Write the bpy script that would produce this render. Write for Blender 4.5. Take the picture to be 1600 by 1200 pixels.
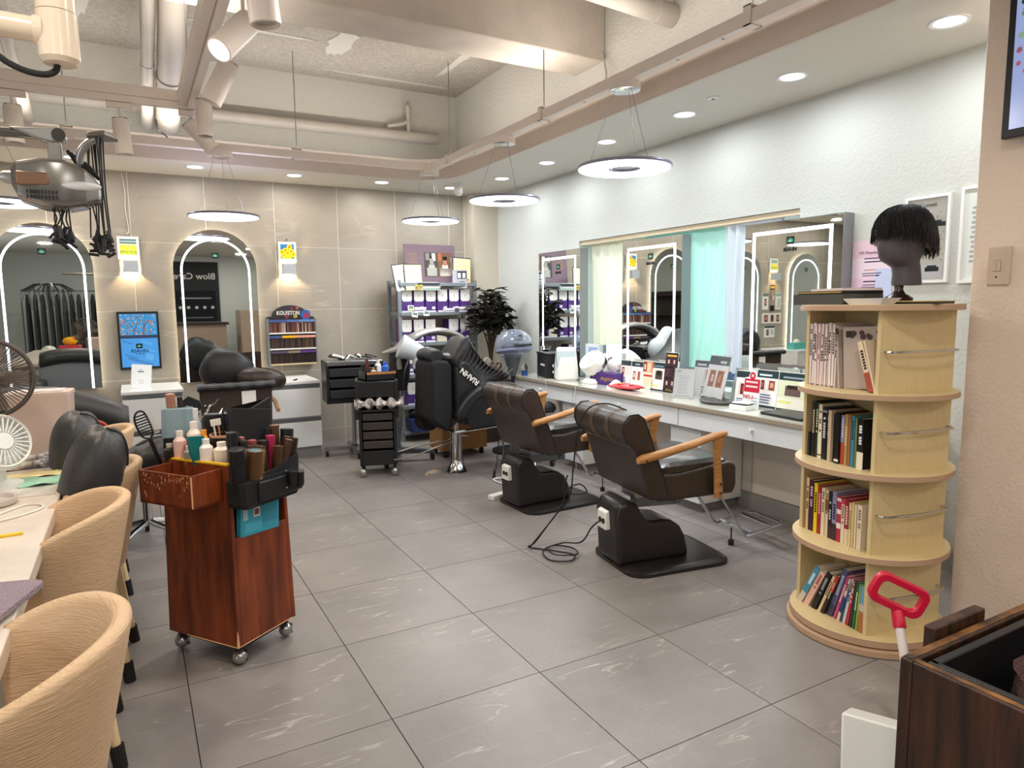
import bpy, bmesh, math, random
from mathutils import Vector, Matrix, Euler
random.seed(7)
PI = math.pi
S = bpy.context.scene
C = S.collection
for o in list(bpy.data.objects):
    bpy.data.objects.remove(o)

# ---------------------------------------------------------------- camera
cam = bpy.data.objects.new('camera', bpy.data.cameras.new('camera'))
C.objects.link(cam)
yaw, pitch, roll, CH = .5083, .1149, -.011, 1.3423
cy, sy, cp, sp = math.cos(yaw), math.sin(yaw), math.cos(pitch), math.sin(pitch)
fwd = Vector((sy*cp, cy*cp, -sp)); rgt = Vector((cy, -sy, 0)); up = rgt.cross(fwd)
r2 = math.cos(roll)*rgt + math.sin(roll)*up
u2 = -math.sin(roll)*rgt + math.cos(roll)*up
cam.matrix_world = Matrix(((r2.x, u2.x, -fwd.x, 0), (r2.y, u2.y, -fwd.y, 0), (r2.z, u2.z, -fwd.z, CH), (0, 0, 0, 1)))
cam.data.sensor_width = 36
cam.data.lens = 1065.03*36/1600
cam.data.clip_start = .05
S.camera = cam

# ---------------------------------------------------------------- world, exposure
w = bpy.data.worlds.new('world'); S.world = w; w.use_nodes = True
bg = w.node_tree.nodes['Background']
bg.inputs[0].default_value = (.86, .97, 1, 1); bg.inputs[1].default_value = 3.6
S.view_settings.view_transform = 'Standard'; S.view_settings.look = 'None'
S.view_settings.gamma = 1; S.view_settings.use_curve_mapping = False
S.view_settings.exposure = EXPO = .0

def light(name, kind, loc, energy, color=(1, 1, 1), size=.1, rot=None, **k):
    d = bpy.data.lights.new(name, kind); d.energy = energy; d.color = color
    if kind == 'AREA': d.shape = k.get('shape', 'DISK'); d.size = size
    else: d.shadow_soft_size = size
    if kind == 'SPOT': d.spot_size = k.get('angle', 1.2); d.spot_blend = .5
    if kind == 'AREA' and 'sy' in k: d.shape = 'RECTANGLE'; d.size_y = k['sy']
    o = bpy.data.objects.new(name, d); C.objects.link(o); o.location = loc
    if rot: o.rotation_euler = rot
    return o
XL0 = -3.0
COOL = (.93, .97, 1); WARM = (1, .86, .68); NEUT = (1, .95, .88)
DL = [(3.12, 1.75), (3.12, 2.54), (3.12, 3.34), (3.12, 4.14), (3.12, 4.96), (3.12, 5.75), (2.9, 6.42), (2.18, 6.42), (1.37, 6.42), (.56, 6.40), (-.3, 6.40), (-1.15, 6.4), (-2, 6.4)]
RINGS = [(2.47, 3.115), (2.47, 4.52), (2.44, 5.86), (.70, 5.86), (-.72, 5.86)]
for x, y in DL:
    light('downlight_lamp', 'AREA', (x, y, 2.505), 5.5, COOL if x > 2.5 else NEUT, .12)
for x, y in RINGS:
    light('ring_lamp', 'AREA', (x, y, 2.072), 12, COOL, .48)
# further lamps of the room behind and beside the viewer (dropped ceiling, same kind)
for x, y in [(1.4, .7), (-.1, .7), (.6, -.9), (2.2, -.9), (-1.2, -.9), (.6, -2.4), (2.2, -2.4)]:
    light('rear_downlight_lamp', 'AREA', (x, y, 2.505), 13, NEUT, .2)
for x, y in [(-.5, 2.6), (-.6, 4.0), (1.0, 2.3), (1.0, 3.6)]:
    light('track_lamp', 'AREA', (x, y, 2.42), 13, WARM if x < 0 else NEUT, .16)

light('left_wall_fill', 'AREA', (XL0+.03, .4, 1.45), 85, (.96, .98, 1), 4.6, (0, -PI/2, 0), shape='RECTANGLE', sy=1.7)  # added fill at the left wall, where no window stands; lifts upright faces
# added fill strips above the rail and track, brightening the raised ceiling
light('ceiling_fill_rail', 'AREA', (2.47, 3.6, 2.63), 30, NEUT, .05, (PI, 0, 0), sy=4.0)
light('ceiling_fill_rail', 'AREA', (.2, 5.86, 2.63), 24, NEUT, 4.2, (PI, 0, 0), sy=.05)
light('ceiling_fill_track', 'AREA', (.38, 3.6, 2.70), 26, NEUT, .05, (PI, 0, 0), sy=2.4)
# ---------------------------------------------------------------- materials
def lin(h):
    if isinstance(h, str):
        h = h.lstrip('#'); v = [int(h[i:i+2], 16)/255 for i in (0, 2, 4)]
    else: v = h
    return tuple(c/12.92 if c <= .04045 else ((c+.055)/1.055)**2.4 for c in v)
MATS = {}
def mat(name, col='808080', rough=.5, metal=0, bump=0, bscale=80, var=0, vscale=6, spec=.5, emit=None, estr=0, trans=0, alpha=1, coat=0, stretch=None, col2=None, ior=1.45):
    if name in MATS: return MATS[name]
    m = bpy.data.materials.new(name); m.use_nodes = True; MATS[name] = m
    nt = m.node_tree; N = nt.nodes; L = nt.links; b = N['Principled BSDF']
    c = lin(col)
    b.inputs['Base Color'].default_value = (*c, 1); b.inputs['Roughness'].default_value = rough
    b.inputs['Metallic'].default_value = metal; b.inputs['Specular IOR Level'].default_value = spec
    b.inputs['Transmission Weight'].default_value = trans; b.inputs['Alpha'].default_value = alpha
    b.inputs['Coat Weight'].default_value = coat; b.inputs['IOR'].default_value = ior
    if emit: b.inputs['Emission Color'].default_value = (*lin(emit), 1); b.inputs['Emission Strength'].default_value = estr
    tc = N.new('ShaderNodeTexCoord'); mp = N.new('ShaderNodeMapping'); L.new(tc.outputs['Object'], mp.inputs[0])
    if stretch: mp.inputs['Scale'].default_value = stretch
    if var or col2:
        n = N.new('ShaderNodeTexNoise'); n.inputs['Scale'].default_value = vscale; n.inputs['Detail'].default_value = 5
        L.new(mp.outputs[0], n.inputs[0])
        mx = N.new('ShaderNodeMix'); mx.data_type = 'RGBA'
        c2 = lin(col2) if col2 else tuple(max(0, x*(1-var)) for x in c)
        mx.inputs['A'].default_value = (*c, 1); mx.inputs['B'].default_value = (*c2, 1)
        r = N.new('ShaderNodeMapRange'); r.inputs[1].default_value = .35; r.inputs[2].default_value = .65
        L.new(n.outputs[0], r.inputs[0]); L.new(r.outputs[0], mx.inputs['Factor']); L.new(mx.outputs['Result'], b.inputs['Base Color'])
    if bump:
        n = N.new('ShaderNodeTexNoise'); n.inputs['Scale'].default_value = bscale; n.inputs['Detail'].default_value = 3
        L.new(mp.outputs[0], n.inputs[0])
        bm = N.new('ShaderNodeBump'); bm.inputs['Strength'].default_value = bump; bm.inputs['Distance'].default_value = .01
        L.new(n.outputs[0], bm.inputs['Height']); L.new(bm.outputs[0], b.inputs['Normal'])
    return m
def vein_tile(name, col, col2, vein, rough, scale=1.6, amt=.5, rot=.6):
    m = mat(name, col, rough); nt = m.node_tree; N = nt.nodes; L = nt.links; b = N['Principled BSDF']
    tc = N.new('ShaderNodeTexCoord'); oi = N.new('ShaderNodeObjectInfo')
    ml = N.new('ShaderNodeMath'); ml.operation = 'MULTIPLY'; ml.inputs[1].default_value = 37; L.new(oi.outputs['Random'], ml.inputs[0])
    ad = N.new('ShaderNodeVectorMath'); L.new(tc.outputs['Object'], ad.inputs[0]); L.new(ml.outputs[0], ad.inputs[1])
    mp = N.new('ShaderNodeMapping'); mp.inputs['Rotation'].default_value = (rot, .3, rot); mp.inputs['Scale'].default_value = (.45, 3.2, 3.2); L.new(ad.outputs[0], mp.inputs[0])
    n1 = N.new('ShaderNodeTexNoise'); n1.inputs['Scale'].default_value = 2.2; n1.inputs['Detail'].default_value = 8; n1.inputs['Roughness'].default_value = .65; L.new(ad.outputs[0], n1.inputs[0])
    r1 = N.new('ShaderNodeMapRange'); r1.inputs[1].default_value = .3; r1.inputs[2].default_value = .7; L.new(n1.outputs[0], r1.inputs[0])
    mx = N.new('ShaderNodeMix'); mx.data_type = 'RGBA'; mx.inputs['A'].default_value = (*lin(col), 1); mx.inputs['B'].default_value = (*lin(col2), 1); L.new(r1.outputs[0], mx.inputs['Factor'])
    n2 = N.new('ShaderNodeTexNoise'); n2.inputs['Scale'].default_value = scale; n2.inputs['Detail'].default_value = 3; n2.inputs['Distortion'].default_value = .25; L.new(mp.outputs[0], n2.inputs[0])
    s1 = N.new('ShaderNodeMath'); s1.operation = 'SUBTRACT'; s1.inputs[1].default_value = .5; L.new(n2.outputs[0], s1.inputs[0])
    a1 = N.new('ShaderNodeMath'); a1.operation = 'ABSOLUTE'; L.new(s1.outputs[0], a1.inputs[0])
    r2 = N.new('ShaderNodeMapRange'); r2.inputs[1].default_value = .0; r2.inputs[2].default_value = .009; r2.inputs[3].default_value = 1; r2.inputs[4].default_value = 0; L.new(a1.outputs[0], r2.inputs[0])
    n3 = N.new('ShaderNodeTexNoise'); n3.inputs['Scale'].default_value = 4; L.new(ad.outputs[0], n3.inputs[0])
    r3 = N.new('ShaderNodeMapRange'); r3.inputs[1].default_value = .45; r3.inputs[2].default_value = .66; L.new(n3.outputs[0], r3.inputs[0])
    m3 = N.new('ShaderNodeMath'); m3.operation = 'MULTIPLY'; L.new(r2.outputs[0], m3.inputs[0]); L.new(r3.outputs[0], m3.inputs[1])
    m4 = N.new('ShaderNodeMath'); m4.operation = 'MULTIPLY'; m4.inputs[1].default_value = amt; L.new(m3.outputs[0], m4.inputs[0])
    mx2 = N.new('ShaderNodeMix'); mx2.data_type = 'RGBA'; mx2.inputs['B'].default_value = (*lin(vein), 1)
    L.new(mx.outputs['Result'], mx2.inputs['A']); L.new(m4.outputs[0], mx2.inputs['Factor']); L.new(mx2.outputs['Result'], b.inputs['Base Color'])
    n4 = N.new('ShaderNodeTexNoise'); n4.inputs['Scale'].default_value = 60; L.new(ad.outputs[0], n4.inputs[0])
    bm = N.new('ShaderNodeBump'); bm.inputs['Strength'].default_value = .12; bm.inputs['Distance'].default_value = .005; L.new(n4.outputs[0], bm.inputs['Height']); L.new(bm.outputs[0], b.inputs['Normal'])
    return m
def vcol_mat(name, rough=.5, spec=.4, emit=0, alpha=1):
    m = bpy.data.materials.new(name); m.use_nodes = True; MATS[name] = m
    nt = m.node_tree; b = nt.nodes['Principled BSDF']; a = nt.nodes.new('ShaderNodeAttribute'); a.attribute_name = 'Col'
    nt.links.new(a.outputs['Color'], b.inputs['Base Color']); b.inputs['Roughness'].default_value = rough; b.inputs['Specular IOR Level'].default_value = spec
    if emit:
        nt.links.new(a.outputs['Color'], b.inputs['Emission Color']); b.inputs['Emission Strength'].default_value = emit
        nt.links.remove(b.inputs['Base Color'].links[0]); b.inputs['Base Color'].default_value = (.02, .02, .02, 1)
    return m
PRINT = vcol_mat('print_gloss', .35); PAPER = vcol_mat('print_paper', .7, .2); SCREEN = vcol_mat('screen_glow', .2, .5, .9); HAIRSW = vcol_mat('hair_fibre', .45)
def emat(name, col, s):
    m = bpy.data.materials.new(name); m.use_nodes = True; nt = m.node_tree; nt.nodes.clear()
    e = nt.nodes.new('ShaderNodeEmission'); e.inputs[0].default_value = (*lin(col), 1); e.inputs[1].default_value = s
    o = nt.nodes.new('ShaderNodeOutputMaterial'); nt.links.new(e.outputs[0], o.inputs[0]); MATS[name] = m
    return m
LED = emat('led_white', 'f4fbff', 3.2); LEDR = emat('led_ring', 'fdfcff', 4); LEDW = emat('led_warm', 'ffd9a0', 6); LEDH = emat('led_halo', 'fff3d6', 5); LEDC = emat('led_cove', 'e8f6ff', 4.5)
floor_m = vein_tile('floor_stone', '918a86', '7f7975', 'c8bfb9', .36, 3.0, .65, .9)
wall_m = vein_tile('wall_stone', 'aea598', '9f978b', 'cdc3b6', .42, 1.0, .45, .5)
grout_d = mat('grout_dark', '3a3531', .8); grout_l = mat('grout_light', 'efe8dc', .8)
plaster = mat('wall_plaster', 'c9ccc7', .55, bump=.35, bscale=70)
pl_warm = mat('pilaster_plaster', 'e2cdbb', .65, bump=.35, bscale=70)
soffit_m = mat('soffit_paint', 'd3cfc6', .6, bump=.05)
beige_m = mat('beige_paint', 'c9bfae', .6)
fascia_m = mat('fascia_paint', 'd2c4b8', .6)
popcorn = mat('popcorn_ceiling', 'a39b90', .9, bump=1.0, bscale=55, col2='8f887e', vscale=45)
concrete = mat('painted_concrete', 'b9ada0', .8, bump=.3, bscale=40, var=.12, vscale=5)
rough_pl = mat('rough_plaster', 'b7b2a8', .85, bump=.8, bscale=60)
rail_m = mat('rail_paint', 'ecdfd4', .45)
pipe_m = mat('pipe_paint', 'aaa196', .45, var=.1)
white_g = mat('white_gloss', 'eceeee', .25); white_p = mat('white_plastic', 'e6e5df', .35); white_m = mat('white_matte', 'e9e6e1', .6)
cream_g = mat('cream_gloss', 'ecd9c0', .22)
drawer_m = mat('drawer_white', 'e4e9ee', .3)
black_p = mat('black_plastic', '1a1a1c', .4); black_m = mat('black_matte', '141416', .75, bump=.1); black_l = mat('black_leather', '1f1f22', .38, bump=.25, bscale=120)
brown_l = mat('brown_leather', '382c26', .3, bump=.3, bscale=110, var=.25)
slate_l = mat('slate_leather', '3a3a3b', .42, bump=.2, bscale=100)
brown_f = mat('brown_fabric', '33261f', .7, bump=.1)
beige_l = mat('beige_leather', 'd2b08b', .5, bump=.45, bscale=38, stretch=(1, 1, 9))
oak = mat('oak_wood', 'b98650', .4, col2='a06c3a', vscale=7, stretch=(1, 9, 9))
birch = mat('birch_laminate', 'd6bf8e', .4, var=.06, vscale=12, stretch=(8, 8, 1)); birch_e = mat('birch_edge', 'b8977a', .5)
redwood = mat('stained_wood', '8c4220', .34, bump=.15, bscale=30, col2='5c2611', vscale=3.5, stretch=(6, 6, 1))
burnt = mat('burnt_wood', '190d07', .42, bump=.3, bscale=30, col2='4a2a18', vscale=3, stretch=(10, 10, 1)); burnt_e = mat('worn_wood', '8c5e2a', .55, col2='22150c', vscale=14, stretch=(1, 1, 1))
chrome = mat('chrome', 'c9c9cb', .12, 1); steel = mat('brushed_steel', '9c9ea1', .32, 1); grey_me = mat('grey_metal', '7d8489', .4, .3); silver_p = mat('silver_plastic', '9b9a97', .3, .45)
mir_side = mat('mirror_side', '8e9296', .35, .4)
mirror_m = mat('mirror_glass', 'e6ebe9', .015, 1)
glass_m = mat('clear_glass', 'ffffff', .02, trans=1, spec=.5)
counter_m = mat('counter_top', 'd3d3c8', .12, var=.05, vscale=12, coat=.6); counter_e = mat('counter_edge', 'a29585', .5)
table_m = mat('table_top', 'ddd0c2', .25, var=.1, vscale=10)
smoke_p = mat('smoke_plastic', '8f98ae', .05, alpha=.42, spec=.8, coat=.5)

purple = mat('purple_card', '4a2a72', .5); redp = mat('red_plastic', 'c8183a', .35); stone_g = mat('stone_grey', '55534f', .45, bump=.4, bscale=60, var=.3)
rubber = mat('rubber', '1c1b1a', .6); leaf_m = mat('dark_leaf', '1e2218', .35, col2='35282a', vscale=9, spec=.6); stem_m = mat('stem', '3a2f22', .7)
darkcl = mat('dark_cloth', '18181a', .85, bump=.3, bscale=30); towel_m = mat('lilac_towel', 'a08f98', .95, bump=1, bscale=200)
skin_g = mat('mannequin_grey', '4a4448', .55); hairm = mat('black_hair', '0e0b0c', .35, bump=.8, bscale=60, stretch=(6, 6, 1))

# ---------------------------------------------------------------- mesh helpers
class MB:
    def __init__(s): s.v = []; s.f = []; s.m = []; s.c = []
    def add(s, vs, fs, m=0, M=None, col=None):
        b = len(s.v)
        if M is not None: vs = [M @ Vector(p) for p in vs]
        s.v += [tuple(p) for p in vs]
        for f in fs: s.f.append([b+i for i in f]); s.m.append(m); s.c.append(col)
        return s
    def box(s, c, d, m=0, M=None, r=None, col=None):
        x, y, z = d[0]/2, d[1]/2, d[2]/2
        vs = [Vector((a*x, b*y, e*z)) for e in (-1, 1) for b in (-1, 1) for a in (-1, 1)]
        if r:
            R = Euler(r).to_matrix(); vs = [R @ p for p in vs]
        vs = [p+Vector(c) for p in vs]
        return s.add(vs, [(0, 2, 3, 1), (4, 5, 7, 6), (0, 1, 5, 4), (2, 6, 7, 3), (0, 4, 6, 2), (1, 3, 7, 5)], m, M, col)
    def bb(s, x0, x1, y0, y1, z0, z1, m=0, col=None, M=None):
        return s.box(((x0+x1)/2, (y0+y1)/2, (z0+z1)/2), (x1-x0, y1-y0, z1-z0), m, M, None, col)
    def tube(s, pts, r, n=8, m=0, cap=True, col=None, M=None):
        pts = [Vector(p) for p in pts]; rs = r if isinstance(r, (list, tuple)) else [r]*len(pts)
        vs = []; fs = []; prev = None
        for i, p in enumerate(pts):
            t = (pts[min(i+1, len(pts)-1)]-pts[max(i-1, 0)])
            t = t.normalized() if t.length > 1e-9 else Vector((0, 0, 1))
            if prev is None:
                a = t.cross(Vector((0, 0, 1)));
                if a.length < 1e-3: a = t.cross(Vector((1, 0, 0)))
            else: a = prev-t*prev.dot(t)
            a.normalize(); prev = a; b = t.cross(a)
            for k in range(n):
                q = 2*PI*k/n; vs.append(p+(a*math.cos(q)+b*math.sin(q))*rs[i])
        for i in range(len(pts)-1):
            for k in range(n): fs.append((i*n+k, i*n+(k+1) % n, (i+1)*n+(k+1) % n, (i+1)*n+k))
        if cap: fs.append(tuple(range(n))[::-1]); fs.append(tuple(range((len(pts)-1)*n, len(pts)*n)))
        return s.add(vs, fs, m, M, col)
    def cyl(s, p0, p1, r0, r1=None, n=16, m=0, col=None, M=None):
        return s.tube([p0, p1], [r0, r0 if r1 is None else r1], n, m, True, col, M)
    def lathe(s, prof, c=(0, 0, 0), n=24, m=0, M=None, col=None, sx=1, sy=1):
        vs = []; fs = []
        for r, z in prof:
            for k in range(n): q = 2*PI*k/n; vs.append(Vector((c[0]+r*math.cos(q)*sx, c[1]+r*math.sin(q)*sy, c[2]+z)))
        for i in range(len(prof)-1):
            for k in range(n): fs.append((i*n+k, i*n+(k+1) % n, (i+1)*n+(k+1) % n, (i+1)*n+k))
        if prof[0] != prof[-1] and prof[0][0] > 1e-5: fs.append(tuple(range(n))[::-1])
        if prof[0] != prof[-1] and prof[-1][0] > 1e-5: fs.append(tuple(range((len(prof)-1)*n, len(prof)*n)))
        return s.add(vs, fs, m, M, col)
    def prism(s, poly, z0, z1, m=0, M=None, col=None):
        n = len(poly); vs = [(p[0], p[1], z0) for p in poly]+[(p[0], p[1], z1) for p in poly]
        fs = [tuple(range(n))[::-1], tuple(range(n, 2*n))]+[(i, (i+1) % n, n+(i+1) % n, n+i) for i in range(n)]
        return s.add(vs, fs, m, M, col)
    def ell(s, c, r, n=16, k=10, m=0, M=None, col=None):
        prof = [(math.sin(PI*i/k), -math.cos(PI*i/k)) for i in range(k+1)]
        T = Matrix.Translation(c) @ Matrix.Diagonal((*r, 1))
        return s.lathe(prof, n=n, m=m, M=(M @ T) if M is not None else T, col=col)
    def loft(s, rings, m=0, closed=True, cap=True, M=None, col=None):
        n = len(rings[0]); vs = [p for r in rings for p in r]; fs = []
        for i in range(len(rings)-1):
            for k in range(n if closed else n-1): fs.append((i*n+k, i*n+(k+1) % n, (i+1)*n+(k+1) % n, (i+1)*n+k))
        if cap and closed: fs.append(tuple(range(n))[::-1]); fs.append(tuple(range((len(rings)-1)*n, len(rings)*n)))
        return s.add(vs, fs, m, M, col)
    def quad(s, a, b, c, d, m=0, col=None): return s.add([a, b, c, d], [(0, 1, 2, 3)], m, None, col)
    def build(s, name, mats, parent=None, bevel=0, seg=2, sub=0, kind=None, loc=None, ang=.6, label=None):
        me = bpy.data.meshes.new(name); me.from_pydata(s.v, [], s.f); me.update()
        if not isinstance(mats, (list, tuple)): mats = [mats]
        for q in mats: me.materials.append(q)
        me.polygons.foreach_set('material_index', s.m); me.polygons.foreach_set('use_smooth', [True]*len(s.f))
        bm = bmesh.new(); bm.from_mesh(me); bmesh.ops.recalc_face_normals(bm, faces=bm.faces); bm.to_mesh(me); bm.free()
        if any(c is not None for c in s.c):
            at = me.color_attributes.new('Col', 'FLOAT_COLOR', 'CORNER'); arr = []
            for p, c in zip(me.polygons, s.c):
                arr += [*(lin(c) if c else (.5, .5, .5)), 1]*p.loop_total
            at.data.foreach_set('color', arr)
        if hasattr(me, 'set_sharp_from_angle'): me.set_sharp_from_angle(angle=ang)
        o = bpy.data.objects.new(name, me); C.objects.link(o)
        if parent is not None: o.parent = parent
        if loc: o.location = loc
        if bevel:
            b = o.modifiers.new('bevel', 'BEVEL'); b.width = bevel; b.segments = seg; b.limit_method = 'ANGLE'; b.angle_limit = .7; b.harden_normals = False
        if sub: q = o.modifiers.new('sub', 'SUBSURF'); q.levels = sub; q.render_levels = sub
        if kind: o['kind'] = kind
        if label: o['label'] = label
        return o
def thing(name, label, cat, loc=(0, 0, 0), rz=0, group=None, rot=None):
    o = bpy.data.objects.new(name, None); C.objects.link(o); o.location = loc; o.rotation_euler = rot or (0, 0, rz)
    o.empty_display_size = .1
    o['label'] = label; o['category'] = cat
    if group: o['group'] = group
    return o
def tag(o, label, cat, group=None):
    o['label'] = label; o['category'] = cat
    if group: o['group'] = group
    return o
def dup(root, loc, rz=None, label=None, group=None):
    r = root.copy(); C.objects.link(r); r.location = loc
    if rz is not None: r.rotation_euler = (0, 0, rz)
    if label: r['label'] = label
    if group: r['group'] = group
    for ch in list(root.children):
        c = ch.copy(); C.objects.link(c); c.parent = r
        for g in list(ch.children):
            d = g.copy(); C.objects.link(d); d.parent = c
    return r
def text(body, size, name, parent, m, loc, rot=(PI/2, 0, 0), ext=.0008, align='CENTER', bold=0, sx=1, label=None):
    cu = bpy.data.curves.new(name, 'FONT'); cu.body = body; cu.size = size; cu.extrude = ext; cu.align_x = align; cu.align_y = 'CENTER'; cu.offset = bold; cu.resolution_u = 2
    t = bpy.data.objects.new('tmp', cu); C.objects.link(t)
    me = bpy.data.meshes.new_from_object(t); bpy.data.objects.remove(t)
    me.materials.clear(); me.materials.append(m)
    o = bpy.data.objects.new(name, me); C.objects.link(o); o.parent = parent; o.location = loc; o.rotation_euler = rot; o.scale = (sx, 1, 1)
    if label: o['label'] = label
    return o
def art(parent, name, w_, h_, items, mat_=PRINT, y=-.001, base='ffffff', label=None):
    """flat print in the local XZ plane facing -Y; items (x0,z0,x1,z1,hex) in fractions"""
    b = MB(); b.bb(-w_/2, w_/2, y-.0004, y+.0004, 0, h_, col=base)
    for i, (x0, z0, x1, z1, c) in enumerate(items):
        yy = y-.0008-.00012*(i % 5)
        b.quad((w_*(x0-.5), yy, h_*z0), (w_*(x1-.5), yy, h_*z0), (w_*(x1-.5), yy, h_*z1), (w_*(x0-.5), yy, h_*z1), col=c)
    return b.build(name, mat_, parent, label=label)
def lines(x0, x1, z0, z1, n, c, jag=.3, fill=.5):
    o = []; h = (z1-z0)/n
    for i in range(n):
        o.append((x0+(x1-x0)*random.uniform(0, jag*.3), z0+h*i+h*(1-fill)/2, x1-(x1-x0)*random.uniform(0, jag), z0+h*(i+1)-h*(1-fill)/2, c))
    return o
def catmull(pts, k=6):
    P = [Vector(p) for p in pts]; P = [P[0]*2-P[1]]+P+[P[-1]*2-P[-2]]; out = []
    for i in range(1, len(P)-2):
        for j in range(k):
            t = j/k; a, b, c, d = P[i-1:i+3]
            out.append(.5*((2*b)+(c-a)*t+(2*a-5*b+4*c-d)*t*t+(3*b-a-3*c+d)*t**3))
    out.append(P[-2]); return out
def rrect(w_, h_, r, n=4, cx=0, cy_=0):
    o = []
    for qx, qy, a in ((1, 1, 0), (-1, 1, PI/2), (-1, -1, PI), (1, -1, 3*PI/2)):
        for i in range(n+1):
            t = a+PI/2*i/n; o.append((cx+qx*(w_/2-r)+r*math.cos(t), cy_+qy*(h_/2-r)+r*math.sin(t)))
    return o
# ================================================================= SETTING
def struct(name, b, m, parent=None, **k):
    o = b.build(name, m, parent, **k)
    if parent is None: o['kind'] = 'structure'
    return o
XL, XR, YB, YF, ZC, ZT = -3.0, 3.535, 6.85, -3.6, 2.52, 3.386
fl = struct('floor', MB().bb(XL, XR+.3, YF, YB+.2, -.12, -.004), grout_d)
me_c = {}
def piece(name, parent, x, y, z, dx, dy, dz, m):
    k = (name, round(dx, 3), round(dy, 3), round(dz, 3), m.name)
    if k not in me_c:
        o = MB().box((0, 0, 0), (dx, dy, dz)).build(name, m, parent); me_c[k] = o.data
    else:
        o = bpy.data.objects.new(name, me_c[k]); C.objects.link(o); o.parent = parent
    o.location = (x, y, z); return o
tw, td = .567, .565
i0 = math.floor((XL-.0982)/tw)
for i in range(i0, 7):
    x0 = max(XL, .0982+tw*i); x1 = min(XR, .0982+tw*(i+1))
    for j in range(-9, 10):
        y0 = max(YF, 1.461+td*j); y1 = min(YB, 1.461+td*(j+1))
        if x1-x0 < .02 or y1-y0 < .02: continue
        piece('tile', fl, (x0+x1)/2, (y0+y1)/2, -.005, x1-x0-.0035, y1-y0-.0035, .01, floor_m)
wb = struct('wall_back', MB().bb(XL, XR+.3, YB, YB+.2, 0, ZC+.1), grout_l)
for i in range(-6, 6):
    x0 = max(XL, .0586+.6*i); x1 = min(3.24, .0586+.6*(i+1))
    for j in range(5):
        z1 = min(ZC, 2.525-.6*j); z0 = max(0, z1-.6 if j else 1.925)
        if x1-x0 < .02: continue
        piece('tile', wb, (x0+x1)/2, YB+.004, (z0+z1)/2, x1-x0-.005, .011, z1-z0-.004, wall_m)
struct('wall_corner', MB().bb(3.245, XR, 6.62, YB, 0, ZC), beige_m)
# right wall with the window opening
WY0, WY1, WZ0, WZ1 = 2.79, 5.09, .74, 1.9
b = MB(); b.bb(XR, XR+.3, YF, WY0, 0, ZC+.1); b.bb(XR, XR+.3, WY1, YB+.2, 0, ZC+.1); b.bb(XR, XR+.3, WY0, WY1, 0, WZ0); b.bb(XR, XR+.3, WY0, WY1, WZ1, ZC+.1)
struct('wall_right', b, plaster)
b = MB(); b.bb(3.5, 3.52, 1.9, 5.5, .1, .70)
pan = struct('trim_1', b, mat('panel_white', 'd6cdc4', .5))
for y in (2.49, 3.05, 3.62, 4.2, 4.78): piece('panel', pan, 3.498, y+.28, .385, .012, .545, .56, MATS['panel_white'])
struct('baseboard_right', MB().bb(3.478, 3.5, 1.5, 6.6, 0, .1), mat('grey_skirting', '8f8d8a', .5))
struct('wall_left', MB().bb(XL-.2, XL, YF, YB+.2, 0, ZC+.1), plaster)
struct('wall_front', MB().bb(XL-.2, XR+.3, YF-.2, YF, 0, ZC+.1), plaster)
struct('wall_pilaster', MB().bb(2.93, XR, -.6, 1.5, 0, ZC), pl_warm, bevel=.004)
# window
wn = struct('window_1', MB().bb(3.80, 3.83, WY0, WY1, WZ0, WZ1, M=None), mat('tint_film', 'eefaf5', .05, trans=1, ior=1.02))
b = MB()
for y in (WY0+.02, 3.36, 3.94, 4.52, WY1-.02): b.bb(3.76, 3.81, y-.025, y+.025, WZ0, WZ1)
for z in (WZ0+.02, WZ1-.02): b.bb(3.76, 3.81, WY0, WY1, z-.02, z+.02)
b.build('window_frame', grey_me, wn)
# building across the street, seen dimly below the curtain hems
tag(MB().bb(6.5, 6.7, 0, 8, -2, 1.35).build('neighbour_wall', mat('navy_wall', '20304a', .8)), 'dark navy building wall outside, glimpsed below the curtain hems', 'wall')
struct('trim_2', MB().bb(3.55, 3.8, WY0, WY1, WZ1-.035, WZ1-.003), mat('pelmet_wood', 'd9c7a8', .5))
# raised raw ceiling and the dropped soffit ring round it
AX0, AX1, AY0, AY1 = -2.4, 2.74, 1.35, 6.2
b = MB(); b.bb(XL, XR+.2, YF, YB, ZT, ZT+.15)
cl = struct('ceiling', b, popcorn)
# smooth plaster smears on the raw ceiling (their own shapes, raised skim coats)
def blob(cx, cy_, rx, ry, seed, n=22):
    R_ = random.Random(seed); return [(cx+rx*math.cos(2*PI*i/n)*R_.uniform(.75, 1.1), cy_+ry*math.sin(2*PI*i/n)*R_.uniform(.75, 1.1)) for i in range(n)]
for k, (cx, cy_, rx, ry) in enumerate([(1.75, 5.05, .22, .10), (1.58, 5.5, .10, .32), (2.55, 5.35, .04, .55), (-.2, 5.2, .13, .75), (.95, 5.55, .5, .025), (2.2, 6.15, .6, .025), (1.05, 4.95, .07, .03)]):
    MB().prism(blob(cx, cy_, rx, ry, k), ZT-.005, ZT+.01).build('plaster_patch', rough_pl, cl)
CX0, CX1, CY0, CY1 = -2.55, 2.955, 1.2, 6.385
b = MB(); b.bb(CX0, CX1, CY1, CY1+.06, ZC+.02, ZT); b.bb(CX0, CX1, CY0-.06, CY0, ZC+.02, ZT); b.bb(CX1, CX1+.06, CY0, CY1, ZC+.02, ZT); b.bb(CX0-.06, CX0, CY0, CY1, ZC+.02, ZT)
struct('wall_upstand', b, rough_pl)
rr = .45; loop = []
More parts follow.
